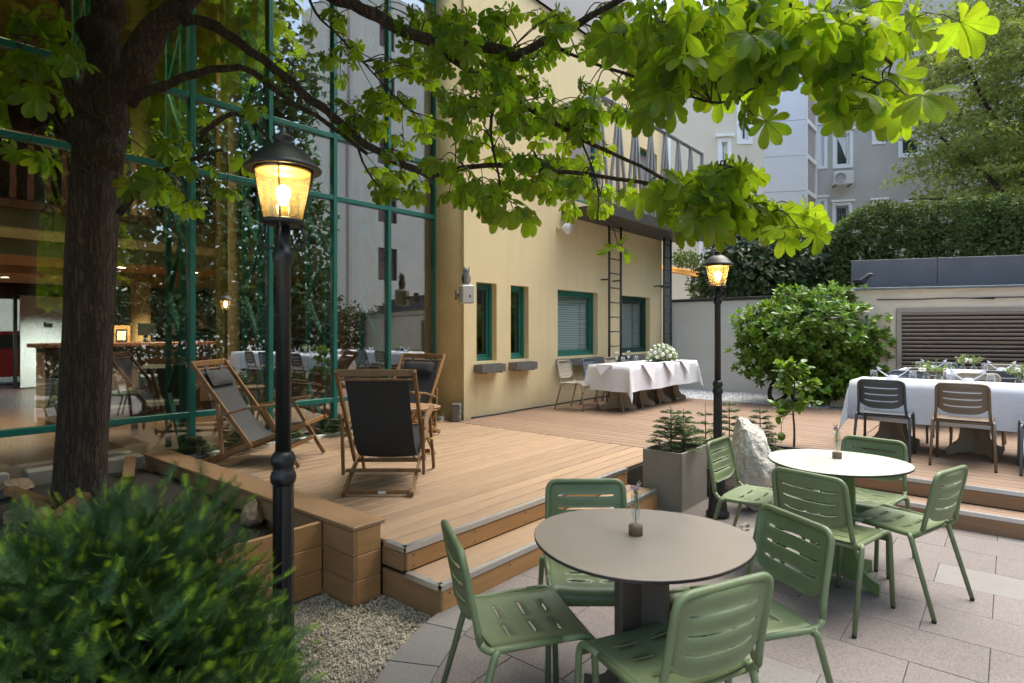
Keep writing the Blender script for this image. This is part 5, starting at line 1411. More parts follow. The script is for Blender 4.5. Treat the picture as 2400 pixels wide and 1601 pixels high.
# bouquet
pb = Vector((10.05, 4.86, ZT)); t = thing('bouquet', 'large dome of white roses and green leaves on the yellow wall table', 'bouquet', pb)
b = MB(); b.lathe([(0.16, 0), (0.19, 0.05), (0.18, 0.06), (0.0001, 0.06)], 20); b.build('bowl', 'pane_dark', t)
r = random.Random(77); ms = []
for k in range(900):
    d = rvec(r); d.z = abs(d.z); o = Vector((d.x * 0.29, d.y * 0.27, 0.03 + d.z * 0.27)) * r.uniform(0.75, 1.05); ms.append(frame_mat(o, d + rvec(r) * 0.8, rvec(r), r.uniform(0.03, 0.06)))
link('greenery', scatter('greenery', [(0, 0, 0), (0.25, 0.5, 0.06), (0, 1, 0), (-0.25, 0.5, 0.06)], [(0, 1, 2, 3)], np.array(ms)), 'sprig_leaf', t, None, 0, 'stuff')
for k in range(42):
    a = k * 2.39996; zz = 0.15 + 0.85 * (k + 0.5) / 42; rr0 = math.sqrt(max(0, 1 - zz * zz)); o = Vector((rr0 * math.cos(a) * 0.275, rr0 * math.sin(a) * 0.255, 0.03 + zz * 0.265)); s = r.uniform(0.026, 0.044); f = MB()
    d = o.normalized(); f.ball(o, s, 9, 6); f.ball(o + d * s * 0.35, s * 0.72, 8, 5); f.ball(o + d * s * 0.6, s * 0.5, 7, 5); f.build('rose', 'rose', t)

# ================================================================== DECK CHAIRS AND SIDE TABLE
def deck_chair(label, p, face, fab, wood, pillow):
    t = thing('deck_chair', label, 'deck chair', (p.x, p.y, DK), rad(face - 90), 'folding deck chairs on the light deck')
    W = 0.30; O = Vector((0, -0.45, 0))
    def P(s, y, z): return Vector((s, y, z)) + O
    for s in (-1, 1):
        b = MB(); b.bar(P(s * W, -0.13, 1.0), P(s * W, 0.47, 0.185), 0.026, 0.042); b.build('back_rail', wood, t)
        b = MB(); b.bar(P(s * (W - 0.032), -0.05, 0.025), P(s * (W - 0.032), 1.0, 0.415), 0.026, 0.042); b.build('seat_rail', wood, t)
        b = MB(); b.bar(P(s * (W + 0.03), 0.60, 0.575), P(s * (W + 0.03), 0.95, 0.012), 0.026, 0.038); b.build('front_leg', wood, t)
        b = MB(); b.bar(P(s * (W + 0.03), 0.155, 0.60), P(s * (W + 0.03), 0.20, 0.125), 0.024, 0.036); b.build('prop', wood, t)
        b = MB(); b.bar(P(s * (W + 0.03), 0.20, 0.50), P(s * (W + 0.03), 0.46, 0.57), 0.040, 0.020); b.bar(P(s * (W + 0.03), 0.455, 0.568), P(s * (W + 0.03), 0.80, 0.612), 0.046, 0.022); b.build('armrest', wood, t)
    for (y, z, h, inner, nm) in ((-0.125, 0.985, 0.055, 0, 'top_bar'), (-0.085, 0.93, 0.02, 0, 'top_bar'), (0.0, 0.035, 0.035, 0.045, 'rear_bar'), (0.965, 0.405, 0.04, 0.045, 'front_bar'), (0.47, 0.185, 0.03, 0.02, 'cross_bar'), (0.84, 0.19, 0.04, -0.02, 'leg_bar'), (0.195, 0.16, 0.03, -0.02, 'prop_bar')):
        b = MB(); b.bar(P(-W + inner + 0.012, y, z), P(W - inner - 0.012, y, z), 0.024, h, (0, 0, 1)); b.build(nm, wood, t)
    prof = [(-0.092, 0.955), (0.02, 0.76), (0.13, 0.56), (0.25, 0.38), (0.37, 0.27), (0.50, 0.235), (0.64, 0.265), (0.80, 0.33), (0.965, 0.43)]
    pts = spline([(0, y, z) for y, z in prof], 4); V = []; Fc = []
    n = len(pts)
    for q in pts:
        for j in range(7): x_ = (W - 0.055) * (2 * j / 6 - 1); V.append(P(x_, q.y, q.z - 0.018 * (1 - (x_ / W) ** 2)))
    for i in range(n - 1):
        for j in range(6): Fc.append((i * 7 + j, i * 7 + j + 1, (i + 1) * 7 + j + 1, (i + 1) * 7 + j))
    b = MB(); b.add([tuple(v) for v in V], Fc, True); b.add([(v.x, v.y - 0.002, v.z - 0.005) for v in V], [f[::-1] for f in Fc], True)
    sg = b.build('sling', fab, t)
    hb = MB()
    for x_ in (-0.12, 0.10): hb.box((0, 0, 0), (0.004, 0.004, 0.004))
    if pillow:
        b = MB(); Mx = Matrix.Translation(P(0, 0.03, 0.80)) @ Matrix.Rotation(math.atan2(0.195, 0.112) - PI / 2 + rad(60), 4, 'X')
        b = MB(); dirv = Vector((0, 0.112, -0.195)).normalized(); nrm = Vector((0, dirv.z * -1, dirv.y)).normalized()
        V = []; Fc = []; nu, nv = 10, 8
        for s in (1, -1):
            for j in range(nv + 1):
                for i in range(nu + 1):
                    u, v = 2 * i / nu - 1, 2 * j / nv - 1
                    bulge = 0.035 * (1 - u ** 6) * (1 - v ** 4) if s > 0 else -0.004
                    V.append(tuple(P(u * 0.205, -0.01, 0.83) + dirv * (v * 0.085 + 0.0) + nrm * (0.018 + bulge)))
            o = (nu + 1) * (nv + 1) * (0 if s > 0 else 1)
            Fc += [(o + j * (nu + 1) + i, o + j * (nu + 1) + i + 1, o + (j + 1) * (nu + 1) + i + 1, o + (j + 1) * (nu + 1) + i) for j in range(nv) for i in range(nu)]
        b.add(V, Fc, True); b.build('headrest', fab, t)
        for x_ in (-0.13, 0.13):
            b = MB(); b.bar(P(x_, -0.086, 0.955), P(x_, -0.035, 0.885), 0.05, 0.003, nrm); b.build('strap', fab, t)
    b = MB(); b.box(P(0.03, -0.020, 0.036), (0.06, 0.003, 0.018)); b.build('maker_plate', 'white_paint', t)
    for s in (-1, 1):
        b = MB(); b.lathe([(0.0001, -0.04), (0.009, -0.04), (0.009, 0.04), (0.0001, 0.04)], 8, (0, 0, 0), True, Matrix.Translation(P(s * (W + 0.01), 0.72, 0.325)) @ Matrix.Rotation(PI / 2, 4, 'Y')); b.build('bolt', 'brass', t)
    return t
# left chair in profile, middle chair from behind, rear chair facing the camera
pL = (pz(540, 1100, DK) + pz(705, 1086, DK)) / 2 + Vector((0.12, 0.28, 0))
deck_chair('teak deck chair with grey sling and headrest, in profile at left', pL, cdir(0.93, 0.05) - 6, 'sling_grey', 'teak', True)
pM = (pz(806, 1166, DK) + pz(966, 1164, DK)) / 2; dm = Vector((math.cos(rad(cdir(-0.02, 1.0))), math.sin(rad(cdir(-0.02, 1.0))), 0))
deck_chair('teak deck chair with black sling seen from behind', pM + dm * 0.47, cdir(-0.02, 1.0), 'sling_black', 'teak_dark', False)
pR = pz(975, 1030, DK) + c2w(-0.18, 0.0)
deck_chair('teak deck chair with black sling and headrest near the rounded column, facing the camera', pR, cdir(-0.35, -1.0), 'sling_black', 'teak', True)
ps = pz(945, 1052, DK); ps = c2w(-1.02, 6.35, DK)
t = thing('side_table', 'small round slatted teak side table between the deck chairs', 'table', ps)
for k in range(6):
    y_ = -0.2 + 0.08 * k + 0.0; hw = math.sqrt(max(0.01, 0.245 ** 2 - y_ ** 2)); b = MB(); b.box((0, y_, 0.50), (2 * hw, 0.072, 0.022), 0, 0.006); b.build('slat', 'teak', t)
b = MB(); b.lathe([(0.25, 0.47), (0.25, 0.488), (0.21, 0.488), (0.21, 0.47)], 28); b.build('apron', 'teak', t)
for s in (-1, 1):
    for q in (-1, 1): b = MB(); b.bar((s * 0.15, q * 0.16, 0.0), (s * 0.15, -q * 0.16, 0.475), 0.028, 0.028) if s * q > 0 else b.bar((s * 0.12, q * 0.16, 0.0), (s * 0.12, -q * 0.16, 0.475), 0.028, 0.028); b.build('leg', 'teak', t)

# ================================================================== LAMP POSTS
def lamp_post(label, p, z, power):
    t = thing('lamp_post', label, 'lamp post', (p.x, p.y, z), 0.4, 'cast iron lantern posts')
    b = MB(); b.lathe([(0.088, 0), (0.088, 0.03), (0.098, 0.04), (0.098, 0.07), (0.084, 0.085), (0.080, 0.10), (0.070, 0.25), (0.058, 0.38), (0.050, 0.42)], 24); b.build('base', 'black_iron', t)
    b = MB(); n = 24; prof = [(0.042, 0.42), (0.042, 0.44), (0.037, 0.46), (0.036, 1.10)]
    vs = []; fs = []
    for r_, z_ in prof:
        for k in range(n): a = 2 * PI * k / n; rr = r_ * (1 - 0.07 * (k % 2)); vs.append((rr * math.cos(a), rr * math.sin(a), z_))
    for i in range(3):
        for k in range(n): fs.append((i * n + k, i * n + (k + 1) % n, (i + 1) * n + (k + 1) % n, (i + 1) * n + k))
    b.add(vs, fs, False); b.build('fluted_shaft', 'black_iron', t)
    b = MB(); b.lathe([(0.036, 1.10), (0.043, 1.11), (0.045, 1.128), (0.040, 1.145), (0.036, 1.15), (0.036, 1.165), (0.042, 1.175), (0.043, 1.192), (0.036, 1.21), (0.028, 1.22)], 24); b.build('collar', 'black_iron', t)
    b = MB(); b.lathe([(0.0275, 1.21), (0.0255, 1.88), (0.036, 1.90), (0.037, 1.93), (0.028, 1.94), (0.025, 1.97), (0.022, 2.026)], 20); b.build('shaft', 'black_iron', t)
    for k in range(4):
        a = k * PI / 2 + 0.5; c_, s_ = math.cos(a), math.sin(a); b = MB()
        b.tube(spline([(0.03 * c_, 0.03 * s_, 1.945), (0.060 * c_, 0.060 * s_, 1.95), (0.078 * c_, 0.078 * s_, 1.98), (0.064 * c_, 0.064 * s_, 2.012), (0.066 * c_, 0.066 * s_, 2.03)], 4), 0.0055, 6); b.build('scroll', 'black_iron', t)
    b = MB(); b.lathe([(0.03, 2.024), (0.074, 2.03), (0.076, 2.044), (0.066, 2.048), (0.03, 2.048)], 24); b.build('lantern_tray', 'black_iron', t)
    b = MB(); b.lathe([(0.065, 2.049), (0.097, 2.228)], 28); b.f = b.f[:28]; b.sm = b.sm[:28]; b.build('lantern_glass', 'lantern_glass', t)
    for k in range(4):
        a = k * PI / 2 + 0.5; b = MB(); b.tube([(0.0675 * math.cos(a), 0.0675 * math.sin(a), 2.046), (0.100 * math.cos(a), 0.100 * math.sin(a), 2.230)], 0.003, 5); b.build('glazing_bar', 'black_iron', t)
    b = MB(); b.lathe([(0.090, 2.228), (0.102, 2.227), (0.130, 2.222), (0.133, 2.229), (0.118, 2.244), (0.104, 2.262), (0.082, 2.288), (0.054, 2.308), (0.032, 2.316), (0.027, 2.330), (0.038, 2.337), (0.036, 2.345), (0.018, 2.353), (0.011, 2.362), (0.011, 2.370), (0.0001, 2.377)], 32); b.build('cap', 'black_iron', t)
    b = MB(); b.lathe([(0.096, 2.222), (0.090, 2.214), (0.086, 2.224)], 28); b.build('reflector_ring', 'brass', t)
    b = MB(); b.lathe([(0.016, 2.048), (0.016, 2.098), (0.0001, 2.10)], 12); b.build('socket', 'brass', t)
    b = MB(); b.lathe([(0.011, 2.098), (0.014, 2.112), (0.022, 2.132), (0.0245, 2.147), (0.019, 2.163), (0.0001, 2.172)], 16); b.build('bulb', 'bulb', t)
    ld = bpy.data.lights.new('lantern_light', 'POINT'); ld.energy = power; ld.color = (1.0, 0.66, 0.30); ld.shadow_soft_size = 0.022
    lo = bpy.data.objects.new('lamp_light', ld); COL.objects.link(lo); lo.parent = t; lo.location = (0, 0, 2.182)
    return t
lamp_post('lit black lantern post nearest the camera, rising from the yew bush', c2w((664 - CX) / F_PX * 2.14, 2.14), -0.05, 1.0)
lamp_post('lit black lantern post beside the concrete planter', pz(1682, 1218, -0.055), -0.055, 1.2)

# ================================================================== PLANTER, ROCKS, SMALL OBJECTS
t = thing('concrete_planter', 'square grey concrete planter box at the end of the wooden steps', 'planter', (5.365, 2.455, -0.056))
b = MB(); w, l, h, th = 0.57, 0.39, 0.553, 0.022
b.box((0, -l / 2 + th / 2, h / 2), (w, th, h), 0, 0.004); b.box((0, l / 2 - th / 2, h / 2), (w, th, h), 0, 0.004)
for s in (-1, 1): b.box((s * (w / 2 - th / 2), 0, h / 2 - 0.0005), (th, l - 2 * th, h - 0.001), 0, 0.004)
b.build('shell', 'concrete', t)
b = MB(); b.box((0, 0, 0.25), (w - 2 * th - 0.002, l - 2 * th - 0.002, 0.48)); b.build('soil_fill', 'soil', t)
def rock(label, p, dims, seed, mat, name='rock', n=3, rz=0.0, cat='rock', rough=0.22, taper=0.0, lean=(0, 0)):
    import bmesh
    bm = bmesh.new(); bmesh.ops.create_icosphere(bm, subdivisions=n, radius=1)
    r = random.Random(seed); planes = [(rvec(r), r.uniform(0.55, 0.85)) for _ in range(16)]
    from mathutils import noise as NZ
    for v in bm.verts:
        c = v.co.copy()
        for nn, d in planes:
            k = c.dot(nn)
            if k > d: c -= nn * (k - d) * 0.92
        c *= 1 + rough * 0.5 * NZ.noise(v.co * 2.2 + Vector((seed, 0, 0))) + rough * 0.25 * NZ.noise(v.co * 6)
        k = 1 - taper * (c.z * 0.5 + 0.5)
        v.co = Vector((c.x * dims[0] * k + lean[0] * c.z, c.y * dims[1] * k + lean[1] * c.z, c.z * dims[2]))
    z0 = min(v.co.z for v in bm.verts)
    for v in bm.verts: v.co.z -= z0
    me = bpy.data.meshes.new(name); bm.to_mesh(me); bm.free()
    o = link(name, me, mat, None, (p.x, p.y, p.z - 0.03), rz)
    return tag(o, label, cat)
pr_ = pz(1755, 1206, -0.04); rock('tall white boulder standing between the planter and the mint table', Vector((pr_.x + 0.12, pr_.y + 0.06, -0.03)), (0.32, 0.25, 0.50), 41, 'rock_white', 'boulder', 4, 0.9, 'boulder', 0.25, 0.42, (-0.05, 0.04))
rock('small brown stone in the gravel under the green chair', pz(1822, 1200, -0.03), (0.11, 0.09, 0.07), 42, 'rock_brown', 'rock', 3)
rs = [((1705, 1200), 43, (0.07, 0.05, 0.05), 'small grey stone next to the lamp post base')]
rock(rs[0][3], pz(1745, 1240, -0.05), rs[0][2], 43, 'rock_grey')
for (u, v, z, dims, sd, m, lab) in ((585, 1150, 0.27, (0.14, 0.10, 0.10), 51, 'rock_grey', 'rounded grey rock beside the deck kerb under the lamp'), (590, 1222, 0.25, (0.12, 0.10, 0.11), 52, 'rock_brown', 'brown rock in the planter right behind the lamp post'), (505, 1150, 0.27, (0.22, 0.09, 0.06), 53, 'rock_brown', 'flat long brown stone in the bed beside the grey rock'), (285, 1090, 0.27, (0.17, 0.11, 0.10), 54, 'rock_white', 'pale grey rock leaning at the right of the tree trunk'), (40, 1160, 0.27, (0.20, 0.12, 0.09), 55, 'rock_brown', 'dark brown stone at the left picture edge under the glass'), (70, 1210, 0.26, (0.24, 0.12, 0.07), 56, 'rock_brown', 'flat dark stone left of the tree trunk')):
    rock(lab, pz(u, v, z), dims, sd, m, 'rock', 3, sd)
# timber offcuts and a relief stone near the trunk
for (u, v, L, a, lab) in ((130, 1185, 0.42, 2.3, 'weathered timber offcut leaning left of the trunk'), (300, 1120, 0.34, 1.2, 'short timber block right of the trunk'), (105, 1225, 0.34, 0.3, 'low wooden crate board in the bed left of the trunk')):
    p = pz(u, v, 0.31); b = MB(); b.bar((0, 0, 0.03), (L * 0.8, 0, 0.16), 0.09, 0.05); tag(b.build('timber_block', 'teak_dark', None, (p.x, p.y, 0.27), a), lab, 'timber')
b = MB(); b.box((0, 0, 0.10), (1.1, 0.10, 0.20), 0, 0.01)
p = pz(75, 1125, 0.3); t = thing('relief_stone', 'pale stone block with a square meander relief at the left edge', 'stone block', (0.55, 6.25, 0.25), 0.0)
b.build('block', 'concrete', t)
for k in range(5):
    for (dx, dz, w_, h_) in ((0, 0.145, 0.14, 0.018), (0.061, 0.10, 0.018, 0.07), (0.03, 0.06, 0.08, 0.018), (-0.061, 0.09, 0.018, 0.10)):
        q = MB(); q.box((-0.42 + k * 0.21 + dx, -0.052, dz), (w_, 0.012, h_)); q.build('relief', 'concrete', t)
# concrete trough blocks under the glass near the plants
p = pz(300, 1050, 0.3); b = MB(); b.box((0, 0, 0.07), (0.9, 0.16, 0.16), 0, 0.012); tag(b.build('stone_block', 'concrete', None, (2.9 - 1.2, 6.5, 0.25)), 'pale stone edging block right of the tree trunk', 'stone block')
# ground bollard light
p = pz(1069, 988, DK)
t = thing('bollard_light', 'small grey louvred bollard light at the foot of the rounded column', 'light', (p.x, p.y, DK), 0.6)
b = MB(); b.box((0, 0, 0.13), (0.13, 0.11, 0.26), 0, 0.008); b.build('housing', 'zinc', t)
for k in range(3):
    b = MB(); b.box((0.0, -0.062, 0.055 + k * 0.08), (0.085, 0.014, 0.055), 0, 0.006); b.build('louvre', 'steel_grey', t)
# loudspeaker and owl
p = py(1094, 690, 5.92)
t = thing('loudspeaker', 'white box loudspeaker on a bracket between column and window', 'loudspeaker', (p.x, p.y, p.z), rad(-28))
b = MB(); b.box((0, 0, 0), (0.19, 0.17, 0.26), 0, 0.02); b.build('cabinet', 'plastic_white', t)
b = MB(); b.box((0.0, -0.088, 0), (0.165, 0.008, 0.235), 0, 0.003); b.build('grille', 'plastic_white', t)
b = MB(); b.box((0.02, -0.094, -0.03), (0.02, 0.004, 0.035)); b.build('badge', 'black_plastic', t)
b = MB(); b.bar((0, 0.08, 0), (-0.06, 0.25, 0), 0.05, 0.05); b.box((-0.07, 0.26, 0), (0.03, 0.08, 0.14)); b.build('bracket', 'plastic_grey', t)
t = thing('owl_decoy', 'grey plastic owl decoy standing on the loudspeaker', 'owl', (p.x - 0.01, p.y, p.z + 0.130), rad(-20))
b = MB(); b.lathe([(0.035, 0), (0.048, 0.02), (0.056, 0.07), (0.055, 0.12), (0.046, 0.16), (0.048, 0.19), (0.046, 0.215), (0.03, 0.24), (0.0001, 0.248)], 18, (0, 0, 0), True, None, 1.0, 0.85); b.build('body', 'owl_feather', t)
for s in (-1, 1):
    b = MB(); b.add([(s * 0.020, -0.01, 0.225), (s * 0.046, -0.01, 0.215), (s * 0.044, -0.012, 0.272), (s * 0.03, 0.018, 0.225)], [(0, 1, 2), (1, 3, 2), (3, 0, 2)]); b.build('ear_tuft', 'owl_dark', t)
    b = MB(); b.ball((s * 0.018, -0.036, 0.205), 0.011, 8, 6); b.build('eye', 'owl_dark', t)
    b = MB(); b.ball((s * 0.05, 0.004, 0.09), 0.06, 10, 8, (0.25, 0.55, 1.0)); b.build('wing', 'owl_dark', t)
b = MB(); b.add([(-0.006, -0.04, 0.195), (0.006, -0.04, 0.195), (0, -0.056, 0.18), (0, -0.04, 0.172)], [(0, 1, 2), (1, 3, 2), (3, 0, 2)]); b.build('beak', 'black_plastic', t)
# crow on the wall coping
sx_ = s_at(2027); cpos = Vector((P0.x, P0.y, 0)) + Vector((math.cos(AW) * sx_ - math.sin(AW) * 0.15, math.sin(AW) * sx_ + math.cos(AW) * 0.15, 2.336))
t = thing('crow', 'black crow with a grey nape perched on the garden wall coping', 'bird', cpos, AW - 0.3)
def ellipses(b, rings, n=12):
    vs = []; fs = []
    for (c, ry, rz_) in rings:
        for k in range(n): a = 2 * PI * k / n; vs.append((c[0] + rz_ * math.sin(a) * c[2] * 0, c[1] + ry * math.cos(a), c[2] + rz_ * math.sin(a)))
    for i in range(len(rings) - 1):
        for k in range(n): fs.append((i * n + k, i * n + (k + 1) % n, (i + 1) * n + (k + 1) % n, (i + 1) * n + k))
    fs += [tuple(range(n)), tuple((len(rings) - 1) * n + k for k in range(n))]
    b.add(vs, fs, True); return b
b = MB(); ellipses(b, [((-0.19, 0, 0.045), 0.024, 0.007), ((-0.13, 0, 0.075), 0.034, 0.014), ((-0.08, 0, 0.105), 0.055, 0.042), ((-0.02, 0, 0.135), 0.070, 0.065), ((0.04, 0, 0.165), 0.064, 0.064), ((0.075, 0, 0.20), 0.046, 0.048), ((0.10, 0, 0.228), 0.042, 0.042), ((0.13, 0, 0.235), 0.032, 0.032), ((0.150, 0, 0.229), 0.014, 0.016), ((0.195, 0, 0.215), 0.002, 0.004)]); b.build('body', 'crow_black', t)
b = MB(); ellipses(b, [((0.045, 0, 0.19), 0.050, 0.048), ((0.075, 0, 0.215), 0.047, 0.044), ((0.095, 0, 0.236), 0.038, 0.038)]); b.build('nape', 'crow_grey', t)
for s in (-1, 1):
    b = MB(); b.tube([(0.0, s * 0.022, 0.08), (0.008, s * 0.022, 0.04), (0.0, s * 0.022, 0.002)], 0.005, 6); b.tube([(-0.02, s * 0.022, 0.003), (0.035, s * 0.026, 0.003)], 0.004, 5); b.build('leg', 'crow_black', t)
    b = MB(); b.ball((-0.05, s * 0.058, 0.13), 0.09, 10, 6, (1.15, 0.16, 0.46)); b.build('wing', 'crow_black', t)
    b = MB(); b.ball((0.125, s * 0.032, 0.242), 0.005, 6, 4); b.build('eye', 'glide', t)

# ================================================================== VEGETATION
LEAF4 = ([(0, 0, 0), (0.22, 0.32, 0.07), (0.24, 0.62, 0.06), (0, 1, -0.06), (-0.24, 0.62, 0.06), (-0.22, 0.32, 0.07), (0, 0.48, 0)], [(0, 1, 6), (1, 2, 6), (2, 3, 6), (3, 4, 6), (4, 5, 6), (5, 0, 6)])
LEAF2 = ([(0, 0, 0), (0.26, 0.5, 0.08), (0, 1, -0.04), (-0.26, 0.5, 0.08)], [(0, 1, 2), (0, 2, 3)])
LEAFR = ([(0, 0, 0), (0.34, 0.30, 0.08), (0.30, 0.72, 0.05), (0, 1, -0.05), (-0.30, 0.72, 0.05), (-0.34, 0.30, 0.08)], [(0, 1, 2, 3), (0, 3, 4, 5)])
from mathutils import noise as MN
def clump_cloud(ells, n, size, seed, shell=0.55, up=0.35, lump=0.25, lf=2.2, keep=None):
    """leaf matrices spread through a set of ellipsoids, denser towards the surface, lumpy outline"""
    r = random.Random(seed); out = []
    vols = [e[1][0] * e[1][1] * e[1][2] for e in ells]; tot = sum(vols)
    for (c, rad3), vol in zip(ells, vols):
        k = int(n * vol / tot); c = Vector(c); m = 0; tries = 0
        while m < k and tries < k * 6:
            tries += 1
            d = rvec(r); q = shell + (1 - shell) * r.random() ** 0.6
            nz = MN.noise(Vector((d.x * lf + c.x, d.y * lf + c.y, d.z * lf + seed)))
            q *= 1 + lump * nz
            p = c + Vector((d.x * rad3[0], d.y * rad3[1], d.z * rad3[2])) * q
            if MN.noise(p * 3.1 / max(0.4, rad3[0])) < -0.28 and q > 0.7: continue      # gaps
            if keep and not keep(p): continue
            nrm = (d + rvec(r) * 0.8 + Vector((0, 0, up))).normalized()
            f = (d * 0.7 + rvec(r) + Vector((0, 0, -0.25))).normalized()
            out.append(frame_mat(p, f, nrm, r.uniform(*size))); m += 1
    return out
def shrub(name, label, cat, loc, ells, n, size, mat, seed, tmpl=LEAF4, stems=(), trunk='bark_grey', group=None, **kw):
    t = thing(name, label, cat, loc, 0, group)
    ms = np.array(clump_cloud(ells, n, size, seed, **kw))
    link('crown', scatter('crown', tmpl[0], tmpl[1], ms), mat, t, None, 0, 'stuff')
    for s in stems:
        b = MB(); pts = spline(s[0], 4); m = len(pts); b.tube(pts, [s[1] + (s[2] - s[1]) * i / (m - 1) for i in range(m)], 8); b.build('trunk' if s[1] > 0.05 else 'stem', trunk, t)
    return t
# rosette-leaved cherry laurel in front of the white wall
def rosettes(ells, n, seed, size, shell=0.66, lump=0.5, lf=3.0):
    r = random.Random(seed); out = []
    vols = [e[1][0] * e[1][1] * e[1][2] for e in ells]; tot = sum(vols)
    for (c, r3), vol in zip(ells, vols):
        c = Vector(c)
        for _ in range(int(n * vol / tot)):
            d = rvec(r); q = (shell + (1 - shell) * r.random()) * (1 + lump * MN.noise(d * lf + c))
            p = c + Vector((d.x * r3[0], d.y * r3[1], d.z * r3[2])) * q
            ax = (d + Vector((0, 0, 0.9)) + rvec(r) * 0.35).normalized(); sd = ax.orthogonal().normalized(); a0 = r.uniform(0, 6)
            k = r.randint(6, 8)
            for i in range(k):
                a = a0 + i * 2.4; rad_ = Matrix.Rotation(a, 3, ax) @ sd
                el = 0.2 + 0.75 * i / k
                f = (rad_ * (1 - el * 0.6) + ax * el).normalized()
                out.append(frame_mat(p + ax * (0.03 * i / k), f, ax - rad_ * 0.4, r.uniform(*size)))
    return out
pl_ = c2w(5.42, 10.75, 0.27)
t = thing('laurel_shrub', 'bushy bright green laurel shrub in front of the white wall', 'shrub', pl_)
el = [((0, 0, 1.38), (1.0, 1.0, 0.66)), ((0.35, -0.55, 0.95), (0.75, 0.7, 0.65)), ((-0.35, 0.5, 1.05), (0.62, 0.6, 0.6)), ((0.55, -0.75, 1.55), (0.5, 0.45, 0.45)), ((-0.15, 0.1, 0.62), (0.6, 0.6, 0.45)), ((0.3, -0.5, 0.5), (0.6, 0.6, 0.42)), ((0.85, -1.05, 1.72), (0.26, 0.26, 0.45)), ((-0.65, 0.75, 1.42), (0.42, 0.42, 0.36)), ((0.25, -0.3, 1.92), (0.5, 0.5, 0.24)), ((-0.2, 0.3, 1.85), (0.35, 0.35, 0.26)), ((-0.55, 0.85, 0.85), (0.35, 0.4, 0.5)), ((0.15, -0.2, 0.42), (0.85, 0.8, 0.42))]
link('crown', scatter('crown', LEAF4[0], LEAF4[1], np.array(rosettes(el, 2400, 3, (0.09, 0.14)))), 'laurel_leaf', t, None, 0, 'stuff')
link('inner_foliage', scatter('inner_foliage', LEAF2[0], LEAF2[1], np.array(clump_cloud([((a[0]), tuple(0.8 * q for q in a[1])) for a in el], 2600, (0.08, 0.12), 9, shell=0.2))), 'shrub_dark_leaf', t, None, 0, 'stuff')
for s in ([(-0.45, 0.55, 0), (-0.5, 0.6, 0.25), (-0.3, 0.45, 0.7)], [(-0.45, 0.55, 0), (-0.25, 0.35, 0.22), (-0.2, 0.2, 0.8)], [(-0.1, 0.25, 0), (-0.3, 0.3, 0.3), (-0.2, 0.3, 0.9)], [(0.1, 0.0, 0), (0.1, -0.1, 0.4), (0.2, -0.2, 1.0)]):
    b = MB(); pts = spline(s, 4); b.tube(pts, [0.045 - 0.02 * i / len(pts) for i in range(len(pts))], 8); b.build('stem', 'bark', t)
# tall dark laurel behind the wall
pdk = c2w(5.75, 14.3, 0.0)
shrub('dark_shrub', 'tall dark green shrub rising behind the white wall and the lamp', 'shrub', pdk, [((0, 0, 3.0), (1.3, 1.1, 1.45)), ((0.9, -0.9, 2.9), (1.1, 1.0, 1.4)), ((-0.35, 0.45, 2.6), (0.8, 0.8, 0.9))], 9000, (0.12, 0.20), 'shrub_dark_leaf', 21, LEAF4, (([(0, 0, 0), (0.05, 0, 1), (0, 0.1, 2.2)], 0.08, 0.05),), shell=0.3)
# clipped hedge above the metal screen: dense leafy front and top faces
ha, hb = (7.35, 13.5), (18.6, 9.6)
hp0 = c2w(*ha); hL = math.hypot(hb[0] - ha[0], hb[1] - ha[1]); hd = (c2w(*hb) - hp0).normalized(); hn = Vector((hd.y, -hd.x, 0))
t = thing('hedge', 'dense dark clipped hedge growing above the grey metal panels', 'hedge', hp0)
r = random.Random(31); ms = []; inn = []
def htop(s_): return 4.42 + 0.16 * MN.noise(Vector((s_ * 0.8, 3, 0))) + 0.10 * MN.noise(Vector((s_ * 2.7, 8, 0))) - 0.5 * max(0, 1 - s_ / 0.9) ** 2
for _ in range(46000):
    s_ = r.uniform(-0.1, hL); zt = htop(s_); q = r.random()
    if q < 0.70: dep = r.uniform(-0.03, 0.22) + 0.14 * MN.noise(Vector((s_ * 1.9, r.uniform(0, .2), 0))); z = r.uniform(2.2, zt); out = hn
    else: dep = r.uniform(0, 1.1); z = zt - r.uniform(-0.04, 0.16); out = Vector((0, 0, 1))
    z_n = 0.12 * MN.noise(Vector((s_ * 2.2, z * 2.2, 5)))
    p = hd * s_ - hn * (dep + z_n) + Vector((0, 0, z))
    ms.append(frame_mat(p, (out * 0.4 + rvec(r)).normalized(), (out + rvec(r) * 0.8 + Vector((0, 0, 0.35))).normalized(), r.uniform(0.055, 0.105)))
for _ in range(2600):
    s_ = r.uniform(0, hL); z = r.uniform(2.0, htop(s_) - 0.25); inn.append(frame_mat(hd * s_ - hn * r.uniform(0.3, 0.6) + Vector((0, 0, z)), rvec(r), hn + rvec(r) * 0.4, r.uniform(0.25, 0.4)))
link('crown', scatter('crown', LEAF2[0], LEAF2[1], np.array(ms)), 'hedge_leaf', t, None, 0, 'stuff')
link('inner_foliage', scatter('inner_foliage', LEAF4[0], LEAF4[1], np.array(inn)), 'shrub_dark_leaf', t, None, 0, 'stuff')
for k in range(9):
    o = hd * (0.6 + k * 1.3) - hn * 0.5; b = MB(); b.tube([(o.x, o.y, 0), (o.x + 0.05, o.y, 1.2), (o.x, o.y, 2.8)], [0.06, 0.05, 0.03], 7); b.build('stem', 'bark_grey', t)
